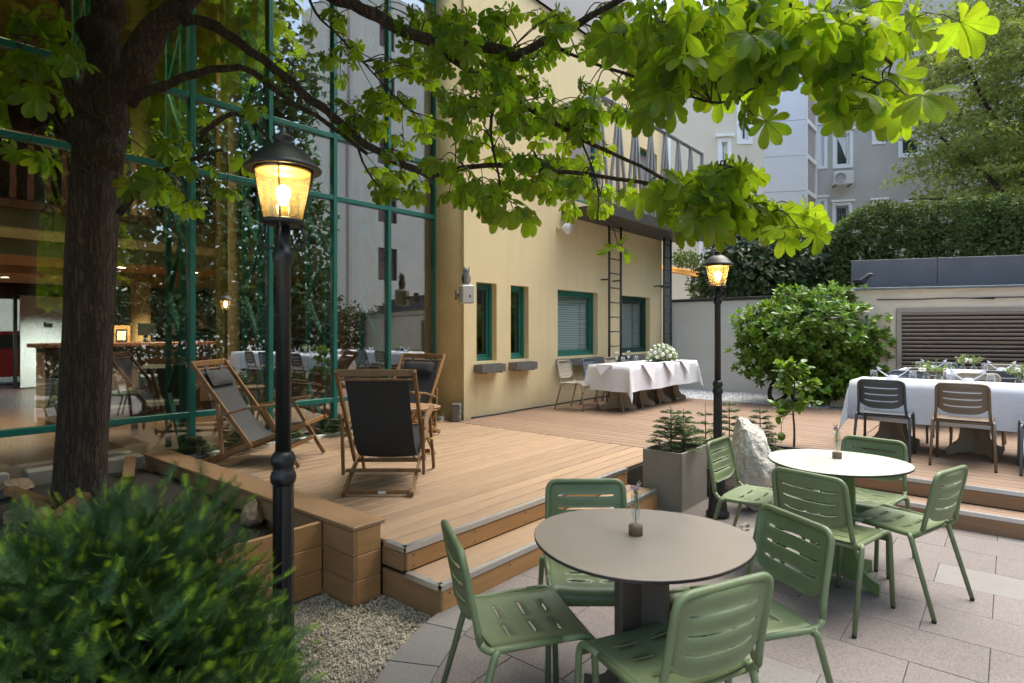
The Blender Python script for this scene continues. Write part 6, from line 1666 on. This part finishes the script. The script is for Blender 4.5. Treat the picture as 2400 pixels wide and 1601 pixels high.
# big lime tree at the right
lt = c2w(16.2, 18.5, 0.0)
le = [((0, 0, 9.5), (3.6, 3.2, 3.4)), ((-2.2, 1.4, 8.2), (2.6, 2.4, 2.4)), ((-1.4, 0.4, 6.2), (2.6, 2.2, 1.7)), ((-3.0, 2.4, 5.6), (1.7, 1.6, 1.0)), ((1.5, -1.5, 6.8), (2.6, 2.4, 2.4)), ((-2.0, 1.6, 11.6), (2.2, 2.2, 2.2)), ((0.8, -0.4, 12.4), (2.8, 2.6, 2.2))]
def sprays(ells, n, per, seed, size, rad3=(0.55, 0.55, 0.16)):
    r = random.Random(seed); out = []; vols = [e[1][0] * e[1][1] * e[1][2] for e in ells]; tot = sum(vols)
    for (c, r3), vol in zip(ells, vols):
        c = Vector(c)
        for _ in range(int(n * vol / tot)):
            d = rvec(r); q = (0.45 + 0.55 * r.random() ** 0.5) * (1 + 0.35 * MN.noise(d * 2.6 + c))
            o = c + Vector((d.x * r3[0], d.y * r3[1], d.z * r3[2])) * q; k = r.uniform(0.6, 1.3)
            dr = Vector((d.x, d.y, 0)); dr = dr.normalized() if dr.length > 0.01 else Vector((1, 0, 0))
            for _ in range(int(per * k)):
                u, v, w = r.gauss(0, 0.45), r.gauss(0, 0.45), r.gauss(0, 0.4)
                p = o + Vector((u * rad3[0] * k, v * rad3[1] * k, w * rad3[2] * k)); p.z -= 0.35 * max(0, (p - o).dot(dr)) * 0.8
                out.append(frame_mat(p, (dr * 0.5 + rvec(r) + Vector((0, 0, -0.35))).normalized(), (Vector((0, 0, 1)) + rvec(r) * 0.7 + d * 0.3).normalized(), r.uniform(*size)))
    return out
t = thing('lime_tree', 'tall leafy tree with pale green foliage at the right edge above the hedge', 'tree', lt)
link('crown', scatter('crown', LEAF2[0], LEAF2[1], np.array(sprays(le, 760, 62, 41, (0.10, 0.18)))), 'lime_leaf', t, None, 0, 'stuff')
for s_ in (([(0, 0, 0), (0.1, 0, 3), (0, 0.2, 6), (-0.1, 0.1, 10)], 0.24, 0.10), ([(0, 0.1, 4.5), (-1.2, 0.9, 6.0), (-2.6, 2.2, 7.4)], 0.10, 0.04), ([(0, 0.1, 5.5), (-1.8, 1.6, 5.6), (-3.4, 2.9, 5.5)], 0.07, 0.025), ([(0, 0.1, 5.5), (1.2, -1.2, 7)], 0.09, 0.05), ([(0, 0.2, 7.0), (-1.3, 1.2, 8.6), (-2.2, 1.8, 10.5)], 0.08, 0.03)):
    b = MB(); pts = spline(s_[0], 4); m = len(pts); b.tube(pts, [s_[1] + (s_[2] - s_[1]) * i / (m - 1) for i in range(m)], 8); b.build('trunk' if s_[1] > 0.2 else 'branch', 'bark', t)
# second tree further right/back so that the wood has depth
lt2 = c2w(19.5, 21.0, 0.0)
shrub('lime_tree', 'second leafy tree, darker, mostly outside the right picture edge', 'tree', lt2, [((0, 0, 8.5), (3.8, 3.6, 4.2)), ((-1.5, 1.0, 5.5), (2.6, 2.4, 2.0))], 16000, (0.14, 0.24), 'hedge_leaf', 42, LEAF2, (([(0, 0, 0), (0.1, 0, 3), (0, 0.2, 7)], 0.24, 0.12),), 'bark', shell=0.4, lump=0.35)
for i, (x_, y_, lab) in enumerate(((4.5, -11.0, 'dense added tree behind the viewer, mirrored dark at the left of the glass'), (9.5, -12.5, 'dense added tree behind the viewer, mirrored dark in the middle of the glass'), (-1.5, -9.5, 'dense added tree behind the viewer, mirrored dark beside the trunk'), (14.5, -14.0, 'dense added tree behind the viewer, hiding sky next to the white courtyard house'))):  # trees added out of view to block the sky mirrored in the glass
    shrub('added_tree', lab, 'tree', Vector((x_, y_, 0)), [((0, 0, 6.0), (3.4, 2.4, 4.2)), ((0.8, 0.5, 3.0), (2.8, 1.9, 2.2)), ((-0.6, 0.3, 10.0), (2.8, 2.0, 2.6))] + ([((0.2, 0, 13.8), (2.8, 2.2, 3.0))] if i in (1, 3) else []), 9000, (0.30, 0.50), 'hedge_leaf', 70 + i, LEAF2, (([(0, 0, 0), (0.1, 0, 2), (0, 0.1, 5)], 0.18, 0.1),), 'bark', 'added trees behind the viewer', shell=0.25, lump=0.15)
gh = [((k * 1.9, 0.3 * math.sin(k * 1.7), 1.35), (1.35, 0.8, 1.45)) for k in range(12)]
shrub('hedge', 'tall added hedge behind the viewer, blocking bright ground mirrored in the glass front', 'hedge', Vector((-4.0, -8.0, 0)), gh, 26000, (0.13, 0.24), 'shrub_dark_leaf', 91, LEAF2, tuple((([(e[0][0], e[0][1], 0), (e[0][0], e[0][1], 1.2)], 0.05, 0.03)) for e in gh), shell=0.45, lump=0.1)  # hedge added out of view to hide the bright horizon mirrored below the trees
# creeper over the awning
pc = pd(1622, 620, 16.6)
shrub('creeper', 'green creeper trailing over the orange awning', 'creeper', pc, [((-0.35, 0, 0.12), (0.75, 0.4, 0.22)), ((0.15, -0.1, -0.55), (0.30, 0.3, 0.55)), ((0.75, -0.3, -0.1), (0.5, 0.3, 0.35)), ((0.8, -0.3, -0.7), (0.3, 0.3, 0.45))], 1700, (0.05, 0.10), 'ivy_leaf', 51, LEAFR, (([(0.3, 0, -pc.z), (0.2, 0, -1.0), (0.1, 0, 0)], 0.03, 0.015),), shell=0.2)

# ---- small firs in and beside the planter
def fir(label, p, h, seed, spread=0.42):
    t = thing('fir_tree', label, 'fir tree', p, 0, 'small firs at the planter')
    b = MB(); b.tube([(0, 0, -0.02), (0.004, 0, h * 0.6), (0, 0.003, h)], [0.009, 0.006, 0.002], 6); b.build('trunk', 'bark_grey', t)
    r = random.Random(seed); ms = []; br = MB(); z = h * 0.14
    while z < h * 0.93:
        f = 1 - z / h; L0 = spread * h * (0.22 + 0.95 * f); k = r.randint(4, 6); a0 = r.uniform(0, 6)
        for i in range(k):
            a = a0 + i * 2 * PI / k + r.uniform(-0.3, 0.3); L = L0 * r.uniform(0.7, 1.1); d = Vector((math.cos(a), math.sin(a), 0.12 + r.uniform(-0.08, 0.12)))
            tips = [(Vector((0, 0, z)), d, L)]
            for q in (0.4, 0.65):
                for s in (-1, 1):
                    dd = Matrix.Rotation(s * 0.75, 3, 'Z') @ d; tips.append((Vector((0, 0, z)) + d * L * q, dd, L * (1 - q) * 0.85))
            for o, dd, l in tips:
                e = o + dd * l - Vector((0, 0, 0.10 * l)); br.tube([o, (o + e) / 2 + Vector((0, 0, 0.015)), e], [0.0035, 0.0028, 0.0018], 4)
                nn = max(5, int(l / 0.0045))
                for q in range(nn):
                    pt = o.lerp(e, (q + r.random()) / nn); sd = Matrix.Rotation(r.choice((-1, 1)) * r.uniform(0.7, 1.2), 3, 'Z') @ dd
                    sd = (sd + Vector((0, 0, r.uniform(-0.05, 0.45)))).normalized(); ms.append(frame_mat(pt, sd, (0, 0, 1), (0.016, r.uniform(0.020, 0.030), 0.016)))
        z += h * 0.105 * r.uniform(0.8, 1.2)
    br.build('branches', 'bark_grey', t, kind='stuff')
    link('needles', scatter('needles', [(0.16, 0, 0), (0.13, 1, 0), (-0.13, 1, 0), (-0.16, 0, 0)], [(0, 1, 2, 3)], np.array(ms)), 'fir_leaf', t, None, 0, 'stuff')
fir('small fir growing in the concrete planter, left of the lamp post', Vector((5.28, 2.46, 0.43)), 0.47, 1, 0.62)
fir('second small fir in the concrete planter', Vector((5.52, 2.44, 0.43)), 0.42, 2, 0.55)
fir('small fir just behind the lamp post', Vector((5.86, 2.36, 0.14)), 0.74, 3, 0.36)
fir('small fir right of the lamp post, behind the boulder', Vector((6.30, 2.28, 0.25)), 0.62, 4, 0.46)
fir('small sparse fir between the boulder and the lemon tree', Vector((6.60, 2.06, 0.25)), 0.55, 5, 0.5)
for i, (x_, h_, lab) in enumerate(((2.65, 0.26, 'low spreading conifer at the left end of the strip under the glass'), (3.15, 0.30, 'low spreading conifer in the strip behind the left deck chair'), (3.7, 0.24, 'low conifer in the strip under the glass beside the lamp'), (4.35, 0.26, 'low conifer in the strip between the deck chairs'), (5.9, 0.22, 'low green plant at the foot of the rounded column'))):
    fir(lab, Vector((x_, 6.51, 0.25)), h_, 60 + i, 1.0)

# ---- lemon tree, each leaf its own piece
pe = c2w((1861 - CX) / F_PX * 6.72, 6.72, 0.24)
t = thing('lemon_tree', 'young lemon tree with one green fruit behind the mint table', 'lemon tree', pe)
b = MB(); b.tube(spline([(0, 0, 0), (0.012, 0, 0.25), (0.0, 0.01, 0.45), (0.02, 0, 0.7), (0.0, 0, 1.0)], 4), [0.014 - 0.010 * i / 16 for i in range(17)], 8); b.build('trunk', 'bark_grey', t)
b = MB()
for v in range(1):
    b.add([(p_[0], p_[1], p_[2]) for p_ in LEAFR[0]] + [(0, 0.5, 0)], [(0, 1, 6), (1, 2, 6), (2, 3, 6), (3, 4, 6), (4, 5, 6), (5, 0, 6)], True)
lme = b.mesh('leaf'); lme.materials.append(MATS['lemon_leaf'])
r = random.Random(5); br = MB()
for k in range(34):
    z = r.uniform(0.40, 0.98); a = r.uniform(0, 6.28); L = r.uniform(0.12, 0.30) * (1.1 - 0.55 * max(0, (z - 0.6) / 0.4)); d = Vector((math.cos(a), math.sin(a), 0.3 if z > 0.6 else -0.15))
    o = Vector((0.01, 0, z)); e = o + d * L; br.tube([o, (o + e) / 2 + Vector((0, 0, 0.02)), e], [0.005, 0.004, 0.002], 5)
    for q in range(8):
        pt = o.lerp(e, 0.3 + 0.7 * (q + 0.5) / 8); f = (d * 0.5 + rvec(r) + Vector((0, 0, -0.2))).normalized()
        lo = link('leaf', lme, None, t); lo.matrix_local = Matrix(frame_mat(pt, f, (rvec(r) * 0.5 + Vector((0, 0, 1))), r.uniform(0.07, 0.115)).tolist())
br.build('branches', 'bark_grey', t)
b = MB(); b.ball((-0.12, 0.10, 0.175), 0.045, 14, 10, (0.95, 0.95, 1.05)); b.ball((-0.12, 0.10, 0.13), 0.010, 8, 6); b.build('fruit', 'citrus', t)
b = MB(); b.tube(spline([(0.0, 0, 0.47), (-0.07, 0.06, 0.42), (-0.12, 0.10, 0.32), (-0.12, 0.10, 0.21)], 4), 0.0035, 5); b.build('fruit_stalk', 'bark_grey', t)

# ---- yew bush close to the camera
py_ = c2w(-1.22, 1.62, -0.06)
t = thing('yew_bush', 'dark yew bush with fresh yellow green tips, blurred in the lower left corner', 'shrub', py_)
r = random.Random(6); dark = []; tip = []; stems = MB()
ND = []; NT = []
def needle_tmpl():
    V = []; Fc = []; n = 15
    for i in range(n):
        y = 0.06 + 0.92 * i / (n - 1); l = 0.26 * (1 - 0.5 * abs(y - 0.45)); 
        for s in (-1, 1):
            o = len(V); w = 0.022
            V += [(0, y - w, 0), (0, y + w, 0), (s * l, y + 0.16, 0.05 + 0.02 * (i % 3)), ]; Fc.append((o, o + 1, o + 2))
    V += [(-0.015, 0, 0), (0.015, 0, 0), (0, 1, 0)]; o = len(V) - 3; Fc.append((o, o + 1, o + 2))
    return V, Fc
NV, NF = needle_tmpl()
# crown shape: lobes placed in camera coordinates right/forward/up
lobes = [((0, 0, 0.55), (0.62, 0.46, 0.52)), ((0.32, 0.06, 0.46), (0.26, 0.34, 0.46)), ((-0.38, 0.0, 0.55), (0.42, 0.40, 0.42)), ((0.12, 0.12, 0.86), (0.30, 0.30, 0.32)), ((-0.10, -0.25, 0.30), (0.50, 0.30, 0.34))]
for (c, r3) in lobes:
    n = int(14000 * r3[0] * r3[1] * r3[2] / 0.28)
    for _ in range(n):
        d = rvec(r); q = 0.30 + 0.70 * r.random() ** 0.5
        q *= 1 + 0.34 * MN.noise(d * 4.0 + Vector(c) * 3)
        cc = Vector(c) + Vector((d.x * r3[0], d.y * r3[1], d.z * r3[2])) * q
        if cc.z < 0.03: continue
        p = Vector((cc.x * RX + cc.y * FX, cc.x * RY + cc.y * FY, cc.z)); dw = Vector((d.x * RX + d.y * FX, d.x * RY + d.y * FY, d.z))
        f = (dw * 0.9 + rvec(r) * 0.7 + Vector((0, 0, 0.15))).normalized(); L = r.uniform(0.055, 0.095)
        nr = (rvec(r) * 0.6 + Vector((0, 0, 1))).normalized()
        dark.append(frame_mat(p, f, nr, (L * 1.25, L, L)))
        if q > 0.62 and r.random() < 0.5:
            l2 = r.uniform(0.022, 0.042); tip.append(frame_mat(p + f * L * 0.9, (f + Vector((0, 0, 0.3))).normalized(), nr, (l2 * 1.7, l2, l2)))
link('crown', scatter('crown', NV, NF, np.array(dark)), 'yew_leaf', t, None, 0, 'stuff')
link('young_shoots', scatter('young_shoots', NV, NF, np.array(tip)), 'yew_tip', t, None, 0, 'stuff')
for k in range(14):
    a = r.uniform(0, 6.28); q = r.uniform(0.15, 0.5); b = MB(); b.tube(spline([(0.05 * math.cos(a), 0.05 * math.sin(a), 0), (q * 0.5 * math.cos(a), q * 0.5 * math.sin(a), 0.3), (q * math.cos(a), q * math.sin(a), 0.65)], 3), [0.014 - 0.0015 * i for i in range(7)], 6); b.build('stem', 'bark', t)

# ================================================================== HORSE CHESTNUT
def leaflet(L, ang, segs, droop, fold, wid=0.235):
    ts = {6: [0, 0.22, 0.45, 0.64, 0.80, 0.92, 1.0], 4: [0, 0.40, 0.70, 0.90, 1.0]}[segs]
    ws = {6: [0.012, 0.085, 0.165, 0.225, 0.235, 0.15, 0.0], 4: [0.012, 0.15, 0.235, 0.17, 0.0]}[segs]
    ca, sa = math.cos(ang), math.sin(ang); V = []; Fc = []; U = []
    for i, (t_, w) in enumerate(zip(ts, ws)):
        w *= wid / 0.235; y = L * t_; z = -droop * L * t_ * t_
        for s in (-1, 0, 1):
            jag = 0.03 * L * (1 if i % 2 else -0.4) * (1 if s else 0) * (1 if 0.3 < t_ < 0.97 else 0)
            x = s * w * L; zz = z + fold * abs(s) * w * L; yy = y + jag
            V.append((x * ca + yy * sa, -x * sa + yy * ca, zz)); U.append((s * w, t_))
    for i in range(len(ts) - 1):
        for s in range(2): a = i * 3 + s; Fc.append((a, a + 1, a + 4, a + 3))
    return V, Fc, U
def chestnut_leaf(segs, seed):
    r = random.Random(seed); V = []; Fc = []; U = []
    for ang, L in ((0, 1.0), (38, 0.96), (-38, 0.96), (76, 0.80), (-76, 0.80), (118, 0.55), (-118, 0.55)):
        v, f, u = leaflet(L * r.uniform(0.9, 1.08), rad(ang + r.uniform(-7, 7)), segs, r.uniform(0.12, 0.55), r.uniform(0.1, 0.5), r.uniform(0.20, 0.25)); o = len(V)
        V += v; Fc += [tuple(i + o for i in q) for q in f]; U += u
    return V, Fc, U
def leaf_mesh(seed):
    V, Fc, U = chestnut_leaf(6, seed); lo = []; st = []; to = []
    for f in Fc: st.append(len(lo)); to.append(len(f)); lo += f
    me = np_mesh('leaf', V, lo, st, to, True, [U[i] for i in lo]); me.materials.append(MATS['chestnut_leaf']); return me
LEAVES = [leaf_mesh(100 + i) for i in range(8)]
tb = pd(198, 1188, 4.57); tb.z = 0.24
tree = thing('chestnut_tree', 'horse chestnut tree with dark leaning trunk at left and bright fingered leaves overhead', 'tree', tb)
def loc(p): return p - tb
def limb(pts, r0, r1, name='branch', seg=5, n=10, wob=0.0, mat='bark'):
    P_ = spline([loc(p) for p in pts], seg); m = len(P_)
    rs_ = [r0 + (r1 - r0) * (i / (m - 1)) ** 0.8 for i in range(m)]
    q = [p.copy() for p in P_]
    for i in range(1, m - 1):
        P_[i] = q[i] + Vector((MN.noise(q[i] * 5), MN.noise(q[i] * 5 + Vector((9, 0, 0))), MN.noise(q[i] * 5 + Vector((0, 9, 0))))) * rs_[i] * 0.9
        rs_[i] *= 1 + 0.22 * MN.noise(q[i] * 9)
    b = MB(); b.tube(P_, rs_, n); b.build(name, mat, tree)
    return [p + tb for p in P_]
def PX(pts): return [pd(u, v, d) for u, v, d in pts]
# trunk with a flared, lumpy surface
tp = spline([pd(u, v, 4.57) - tb for u, v in ((186, 1230), (190, 1150), (196, 1000), (203, 850), (210, 650), (218, 480), (230, 340))], 6); m = len(tp)
vs = []; fs = []; n = 28; rt = random.Random(2)
for i, p in enumerate(tp):
    f = i / (m - 1); R_ = 0.150 + 0.10 * math.exp(-f * 9) + 0.02 * f
    for k in range(n):
        a = 2 * PI * k / n; w = 1 + 0.07 * math.sin(5 * a + f * 3) + 0.05 * MN.noise(Vector((math.cos(a) * 2, math.sin(a) * 2, f * 6))) + 0.12 * math.exp(-f * 10) * math.sin(3 * a + 1)
        vs.append((p.x + R_ * w * math.cos(a), p.y + R_ * w * math.sin(a), p.z))
for i in range(m - 1):
    for k in range(n): fs.append((i * n + k, i * n + (k + 1) % n, (i + 1) * n + (k + 1) % n, (i + 1) * n + k))
b = MB(); b.add(vs, fs, True); b.build('trunk', 'bark', tree)
NODES = []
def reg(pts, w=1): NODES.extend([(p, w) for p in pts])
limb(PX([(232, 420, 4.57), (270, 270, 4.54), (340, 120, 4.45), (430, 0, 4.35), (560, -200, 4.2), (680, -420, 4.0)]), 0.140, 0.065, 'branch', 6, 14)
limb(PX([(228, 420, 4.57), (228, 250, 4.62), (235, 60, 4.7), (225, -150, 4.8), (250, -420, 4.9)]), 0.155, 0.10, 'branch', 6, 14)
limb(PX([(195, 330, 4.55), (160, 220, 4.5), (150, 100, 4.45), (152, -60, 4.4)]), 0.055, 0.03)
reg(limb(PX([(430, 48, 4.36), (520, 72, 4.3), (600, 128, 4.25), (700, 210, 4.15), (800, 290, 4.05), (880, 350, 3.95), (1015, 415, 3.8)]), 0.042, 0.022, 'branch', 5, 8))
reg(limb(PX([(1010, 412, 3.8), (1090, 392, 3.7), (1200, 390, 3.6), (1340, 405, 3.45), (1480, 425, 3.3), (1620, 455, 3.1), (1720, 480, 3.0), (1800, 500, 2.9)]), 0.020, 0.006, 'branch', 4, 7))
reg(limb(PX([(310, 245, 4.45), (400, 192, 4.35), (500, 165, 4.3), (580, 165, 4.2), (660, 222, 4.15), (760, 285, 4.1), (860, 360, 4.0)]), 0.036, 0.012, 'branch', 5, 8))
reg(limb(PX([(470, 315, 4.3), (540, 270, 4.25), (590, 285, 4.2), (640, 345, 4.1)]), 0.022, 0.010, 'branch', 4, 7))
reg(limb(PX([(560, -200, 4.2), (700, -70, 4.1), (805, 2, 4.0), (905, 45, 3.9), (1005, 95, 3.8), (1110, 105, 3.65), (1205, 135, 3.55)]), 0.055, 0.030, 'branch', 5, 9))
reg(limb(PX([(1205, 135, 3.55), (1280, 95, 3.4), (1360, 55, 3.3), (1450, 0, 3.15), (1560, -50, 3.0), (1720, -40, 2.9), (1850, 10, 2.8), (1990, 70, 2.7), (2090, 150, 2.6)]), 0.026, 0.007, 'branch', 4, 8))
reg(limb(PX([(1030, 118, 3.75), (1100, 165, 3.7), (1180, 212, 3.6), (1260, 265, 3.5), (1360, 325, 3.35), (1500, 390, 3.2), (1600, 435, 3.05), (1690, 420, 2.95)]), 0.022, 0.006, 'branch', 4, 7))
reg(limb(PX([(1294, 99, 3.4), (1358, 136, 3.3), (1498, 184, 3.1), (1600, 218, 3.0), (1690, 240, 2.9), (1780, 200, 2.85)]), 0.012, 0.005, 'branch', 4, 6))
reg(limb(PX([(1360, 325, 3.35), (1400, 430, 3.2), (1400, 520, 3.1)]), 0.007, 0.004, 'branch', 3, 6))
reg(limb(PX([(1850, 10, 2.8), (1890, 110, 2.75), (1960, 160, 2.7), (2060, 195, 2.6)]), 0.008, 0.004, 'branch', 3, 6))
reg(limb(PX([(1165, 200, 3.6), (1150, 300, 3.6), (1165, 400, 3.6), (1180, 470, 3.6)]), 0.012, 0.005, 'branch', 4, 6))
reg(limb(PX([(830, 280, 4.0), (850, 380, 4.0), (900, 450, 3.95), (940, 470, 3.9)]), 0.010, 0.004, 'branch', 4, 6))
reg(limb(PX([(700, -70, 4.1), (740, 30, 4.1), (800, 90, 4.05), (900, 200, 4.0), (960, 260, 3.9)]), 0.012, 0.005, 'branch', 4, 6))
reg(limb(PX([(280, 500, 4.4), (340, 430, 4.3), (420, 385, 4.25), (520, 350, 4.2)]), 0.028, 0.010, 'branch', 4, 7))
reg(limb(PX([(160, 330, 4.45), (120, 260, 4.3), (75, 150, 4.1), (20, 80, 3.9)]), 0.010, 0.004, 'branch', 4, 6))
reg(limb(PX([(165, 335, 4.4), (110, 300, 4.3), (70, 235, 4.2)]), 0.007, 0.004, 'branch', 4, 6))
def inpoly(p, poly):
    x, y = p; c = False; j = len(poly) - 1
    for i in range(len(poly)):
        if (poly[i][1] > y) != (poly[j][1] > y) and x < (poly[j][0] - poly[i][0]) * (y - poly[i][1]) / (poly[j][1] - poly[i][1]) + poly[i][0]: c = not c
        j = i
    return c
rc = random.Random(17); leaf_specs = []; twigs = MB()
OPEN = c2w(0.45, 0.75)
def add_leaf(end, d_out, size, r):
    """leaf carried on a stalk leaving twig end in direction d_out"""
    st_len = size * r.uniform(0.5, 0.9)
    hub = end + d_out * st_len + Vector((0, 0, -0.15 * st_len))
    twigs.tube([loc(end), loc((end + hub) / 2 + Vector((0, 0, 0.012))), loc(hub)], 0.0018, 4, False)
    fwd = (d_out * 0.8 + Vector((0, 0, -0.75 + r.uniform(-0.4, 0.4)))).normalized()
    nrm = (Vector((0, 0, 0.55)) + OPEN * r.uniform(0.2, 1.0) + d_out * 0.3 + rvec(r) * 0.5).normalized()   # blades turn to the open court
    leaf_specs.append((hub, fwd, nrm, size))
def cluster(u, v, d, nl, size, r):
    c = pd(u, v, d)
    best = min(NODES, key=lambda q: (q[0] - c).length_squared)[0]
    mid = (best + c) / 2 + Vector((0, 0, 0.04)) + rvec(r) * 0.03
    L = (c - best).length
    twigs.tube([loc(p_) for p_ in spline([best, mid, c], 4)], [0.0045 - 0.0022 * i / 8 for i in range(9)], 5, False)
    a0 = r.uniform(0, 6.28)
    for k in range(nl):
        a = a0 + k * 2 * PI / nl + r.uniform(-0.4, 0.4); dd = Vector((math.cos(a), math.sin(a), r.uniform(-0.35, 0.35))).normalized()
        add_leaf(c - dd * 0.01, dd, size * r.uniform(0.62, 1.18), r)
REG = [([(1490, 0), (2120, 0), (2110, 90), (2070, 140), (2130, 215), (2080, 250), (1990, 240), (1900, 215), (1840, 175), (1790, 170), (1740, 220), (1700, 260), (1630, 240), (1560, 230), (1490, 210)], 40, (2.45, 3.1), 3, 0.122),
       ([(1360, 0), (2100, 0), (2080, 70), (1900, 110), (1700, 130), (1500, 100), (1360, 60)], 26, (2.45, 2.9), 3, 0.128),
       ([(1450, 430), (1540, 405), (1640, 360), (1720, 380), (1780, 430), (1860, 505), (1850, 530), (1740, 525), (1600, 505), (1490, 490)], 34, (2.65, 3.3), 3, 0.112),
       ([(1000, 20), (1480, 0), (1480, 220), (1250, 240), (1000, 220)], 78, (3.1, 4.2), 3, 0.080),
       ([(1010, 240), (1450, 230), (1440, 470), (1330, 490), (1200, 520), (1080, 500), (1010, 470)], 84, (3.1, 4.2), 3, 0.084),
       ([(690, 20), (990, 20), (990, 480), (870, 440), (800, 320), (720, 180)], 60, (3.8, 4.6), 3, 0.076),
       ([(300, 330), (460, 280), (600, 340), (580, 460), (400, 470), (310, 420)], 9, (3.9, 4.5), 3, 0.12),
       ([(0, 20), (160, 0), (170, 250), (60, 210), (0, 200)], 8, (3.4, 4.2), 3, 0.13),
       ([(440, 60), (700, 0), (700, 160), (560, 300), (470, 200)], 8, (4.0, 4.6), 2, 0.08)]
for poly, cnt, (d0, d1), nl, size in REG:
    us_ = [p[0] for p in poly]; vs2 = [p[1] for p in poly]; k = 0
    while k < cnt:
        u, v = rc.uniform(min(us_), max(us_)), rc.uniform(min(vs2), max(vs2))
        if not inpoly((u, v), poly): continue
        cluster(u * K, v * K, rc.uniform(d0, d1), nl + rc.randint(0, 1), size, rc); k += 1
for (u, v, d, s) in ((1420, 565, 3.0, 0.14), (1140, 470, 3.5, 0.13), (1215, 490, 3.5, 0.13), (1730, 265, 2.7, 0.13), (1975, 250, 2.6, 0.13), (2085, 225, 2.4, 0.145), (1840, 165, 2.75, 0.10), (1835, 525, 2.6, 0.15), (2130, 30, 2.5, 0.15), (1445, 215, 3.0, 0.12), (100, 360, 3.9, 0.15), (60, 340, 3.9, 0.14)):
    cluster(u * K, v * K, d, 2, s, rc)
twigs.build('twigs', 'bark_twig', tree, kind='stuff')
def cam_depth(p): return p.x * FX + p.y * FY
order = sorted(range(len(leaf_specs)), key=lambda i: -leaf_specs[i][3] / cam_depth(leaf_specs[i][0]))
rest = []
for j, i in enumerate(order):
    hub, f, nn, s = leaf_specs[i]; mat_ = frame_mat(loc(hub), f, nn, s)
    if j < 300:
        o = link('leaf', LEAVES[j % 8], None, tree); o.matrix_local = Matrix(mat_.tolist())
    else: rest.append(mat_)
V4, F4, U4 = chestnut_leaf(6, 55)
if rest: link('foliage', scatter('foliage', V4, F4, np.array(rest), True, U4), 'chestnut_leaf', tree, None, 0, 'stuff')
# upper crown out of view: widened to shade the terrace and darken the glass
V3, F3, U3 = chestnut_leaf(4, 77); up_ = []
cl = [((-2.7, 4.6, 6.0), (2.8, 2.2, 1.5)), ((-0.8, 3.6, 5.9), (2.2, 1.7, 1.3)), ((-4.2, 3.6, 5.4), (2.0, 2.0, 1.5)), ((-1.9, 2.4, 5.2), (2.2, 1.4, 1.1)), ((-2.6, 4.4, 8.0), (2.4, 2.2, 1.6)), ((0.7, 2.9, 4.9), (1.1, 1.0, 0.8)), ((-0.2, 4.6, 5.7), (1.8, 1.4, 0.9)), ((1.0, 3.7, 5.2), (1.4, 1.2, 0.8)), ((-0.6, 6.0, 6.7), (1.8, 1.0, 1.0)), ((0.8, 5.2, 7.0), (1.6, 1.2, 1.0)), ((-1.8, 6.0, 6.4), (1.6, 1.0, 1.0)), ((-3.6, 1.6, 4.6), (2.4, 1.6, 1.2)), ((-5.6, 2.6, 4.8), (2.0, 2.0, 1.6)), ((-1.7, 0.9, 4.4), (1.8, 1.2, 0.9)), ((-5.0, 5.0, 6.4), (2.0, 1.6, 1.6)), ((-3.0, -0.6, 4.6), (2.2, 1.2, 1.0)), ((-5.4, 3.4, 3.4), (1.5, 1.8, 1.7)), ((-3.2, -1.4, 3.7), (2.0, 1.0, 1.1)), ((-5.2, 0.8, 3.4), (1.6, 1.6, 1.6)), ((-4.3, 3.9, 4.6), (1.2, 1.0, 0.7))]
ru = random.Random(23); tot = sum(e[1][0] * e[1][1] * e[1][2] for e in cl)
for c, r3 in cl:
    for _ in range(int(14000 * r3[0] * r3[1] * r3[2] / tot)):
        d = rvec(ru); q = 0.35 + 0.65 * ru.random() ** 0.6
        l_, dd_, z_ = c[0] + d.x * r3[0] * q, c[1] + d.y * r3[1] * q, c[2] + d.z * r3[2] * q
        if dd_ > -0.3 and z_ < 1.6 + 0.575 * dd_ + 0.10 and l_ > -0.87 * dd_ - 0.3: continue
        p_ = c2w(l_, dd_, z_)
        if p_.y > 6.5: continue
        h = Vector((d.x, d.y, -0.4)).normalized(); up_.append(frame_mat(loc(p_), h + rvec(ru) * 0.5, Vector((0, 0, 1)) + rvec(ru) * 0.5, ru.uniform(0.13, 0.19)))
link('upper_crown', scatter('upper_crown', V3, F3, np.array(up_), True, U3), 'chestnut_leaf', tree, None, 0, 'stuff')
for pts in ([(680, -420, 4.0), (760, -560, 3.9), (900, -680, 3.7)], [(250, -420, 4.9), (200, -700, 5.0), (260, -1000, 5.0)], [(600, -260, 4.15), (300, -500, 4.2), (0, -600, 4.2)], [(250, -420, 4.9), (0, -600, 4.6), (-250, -640, 4.2)]):
    limb(PX(pts), 0.07, 0.03, 'branch', 4, 8)
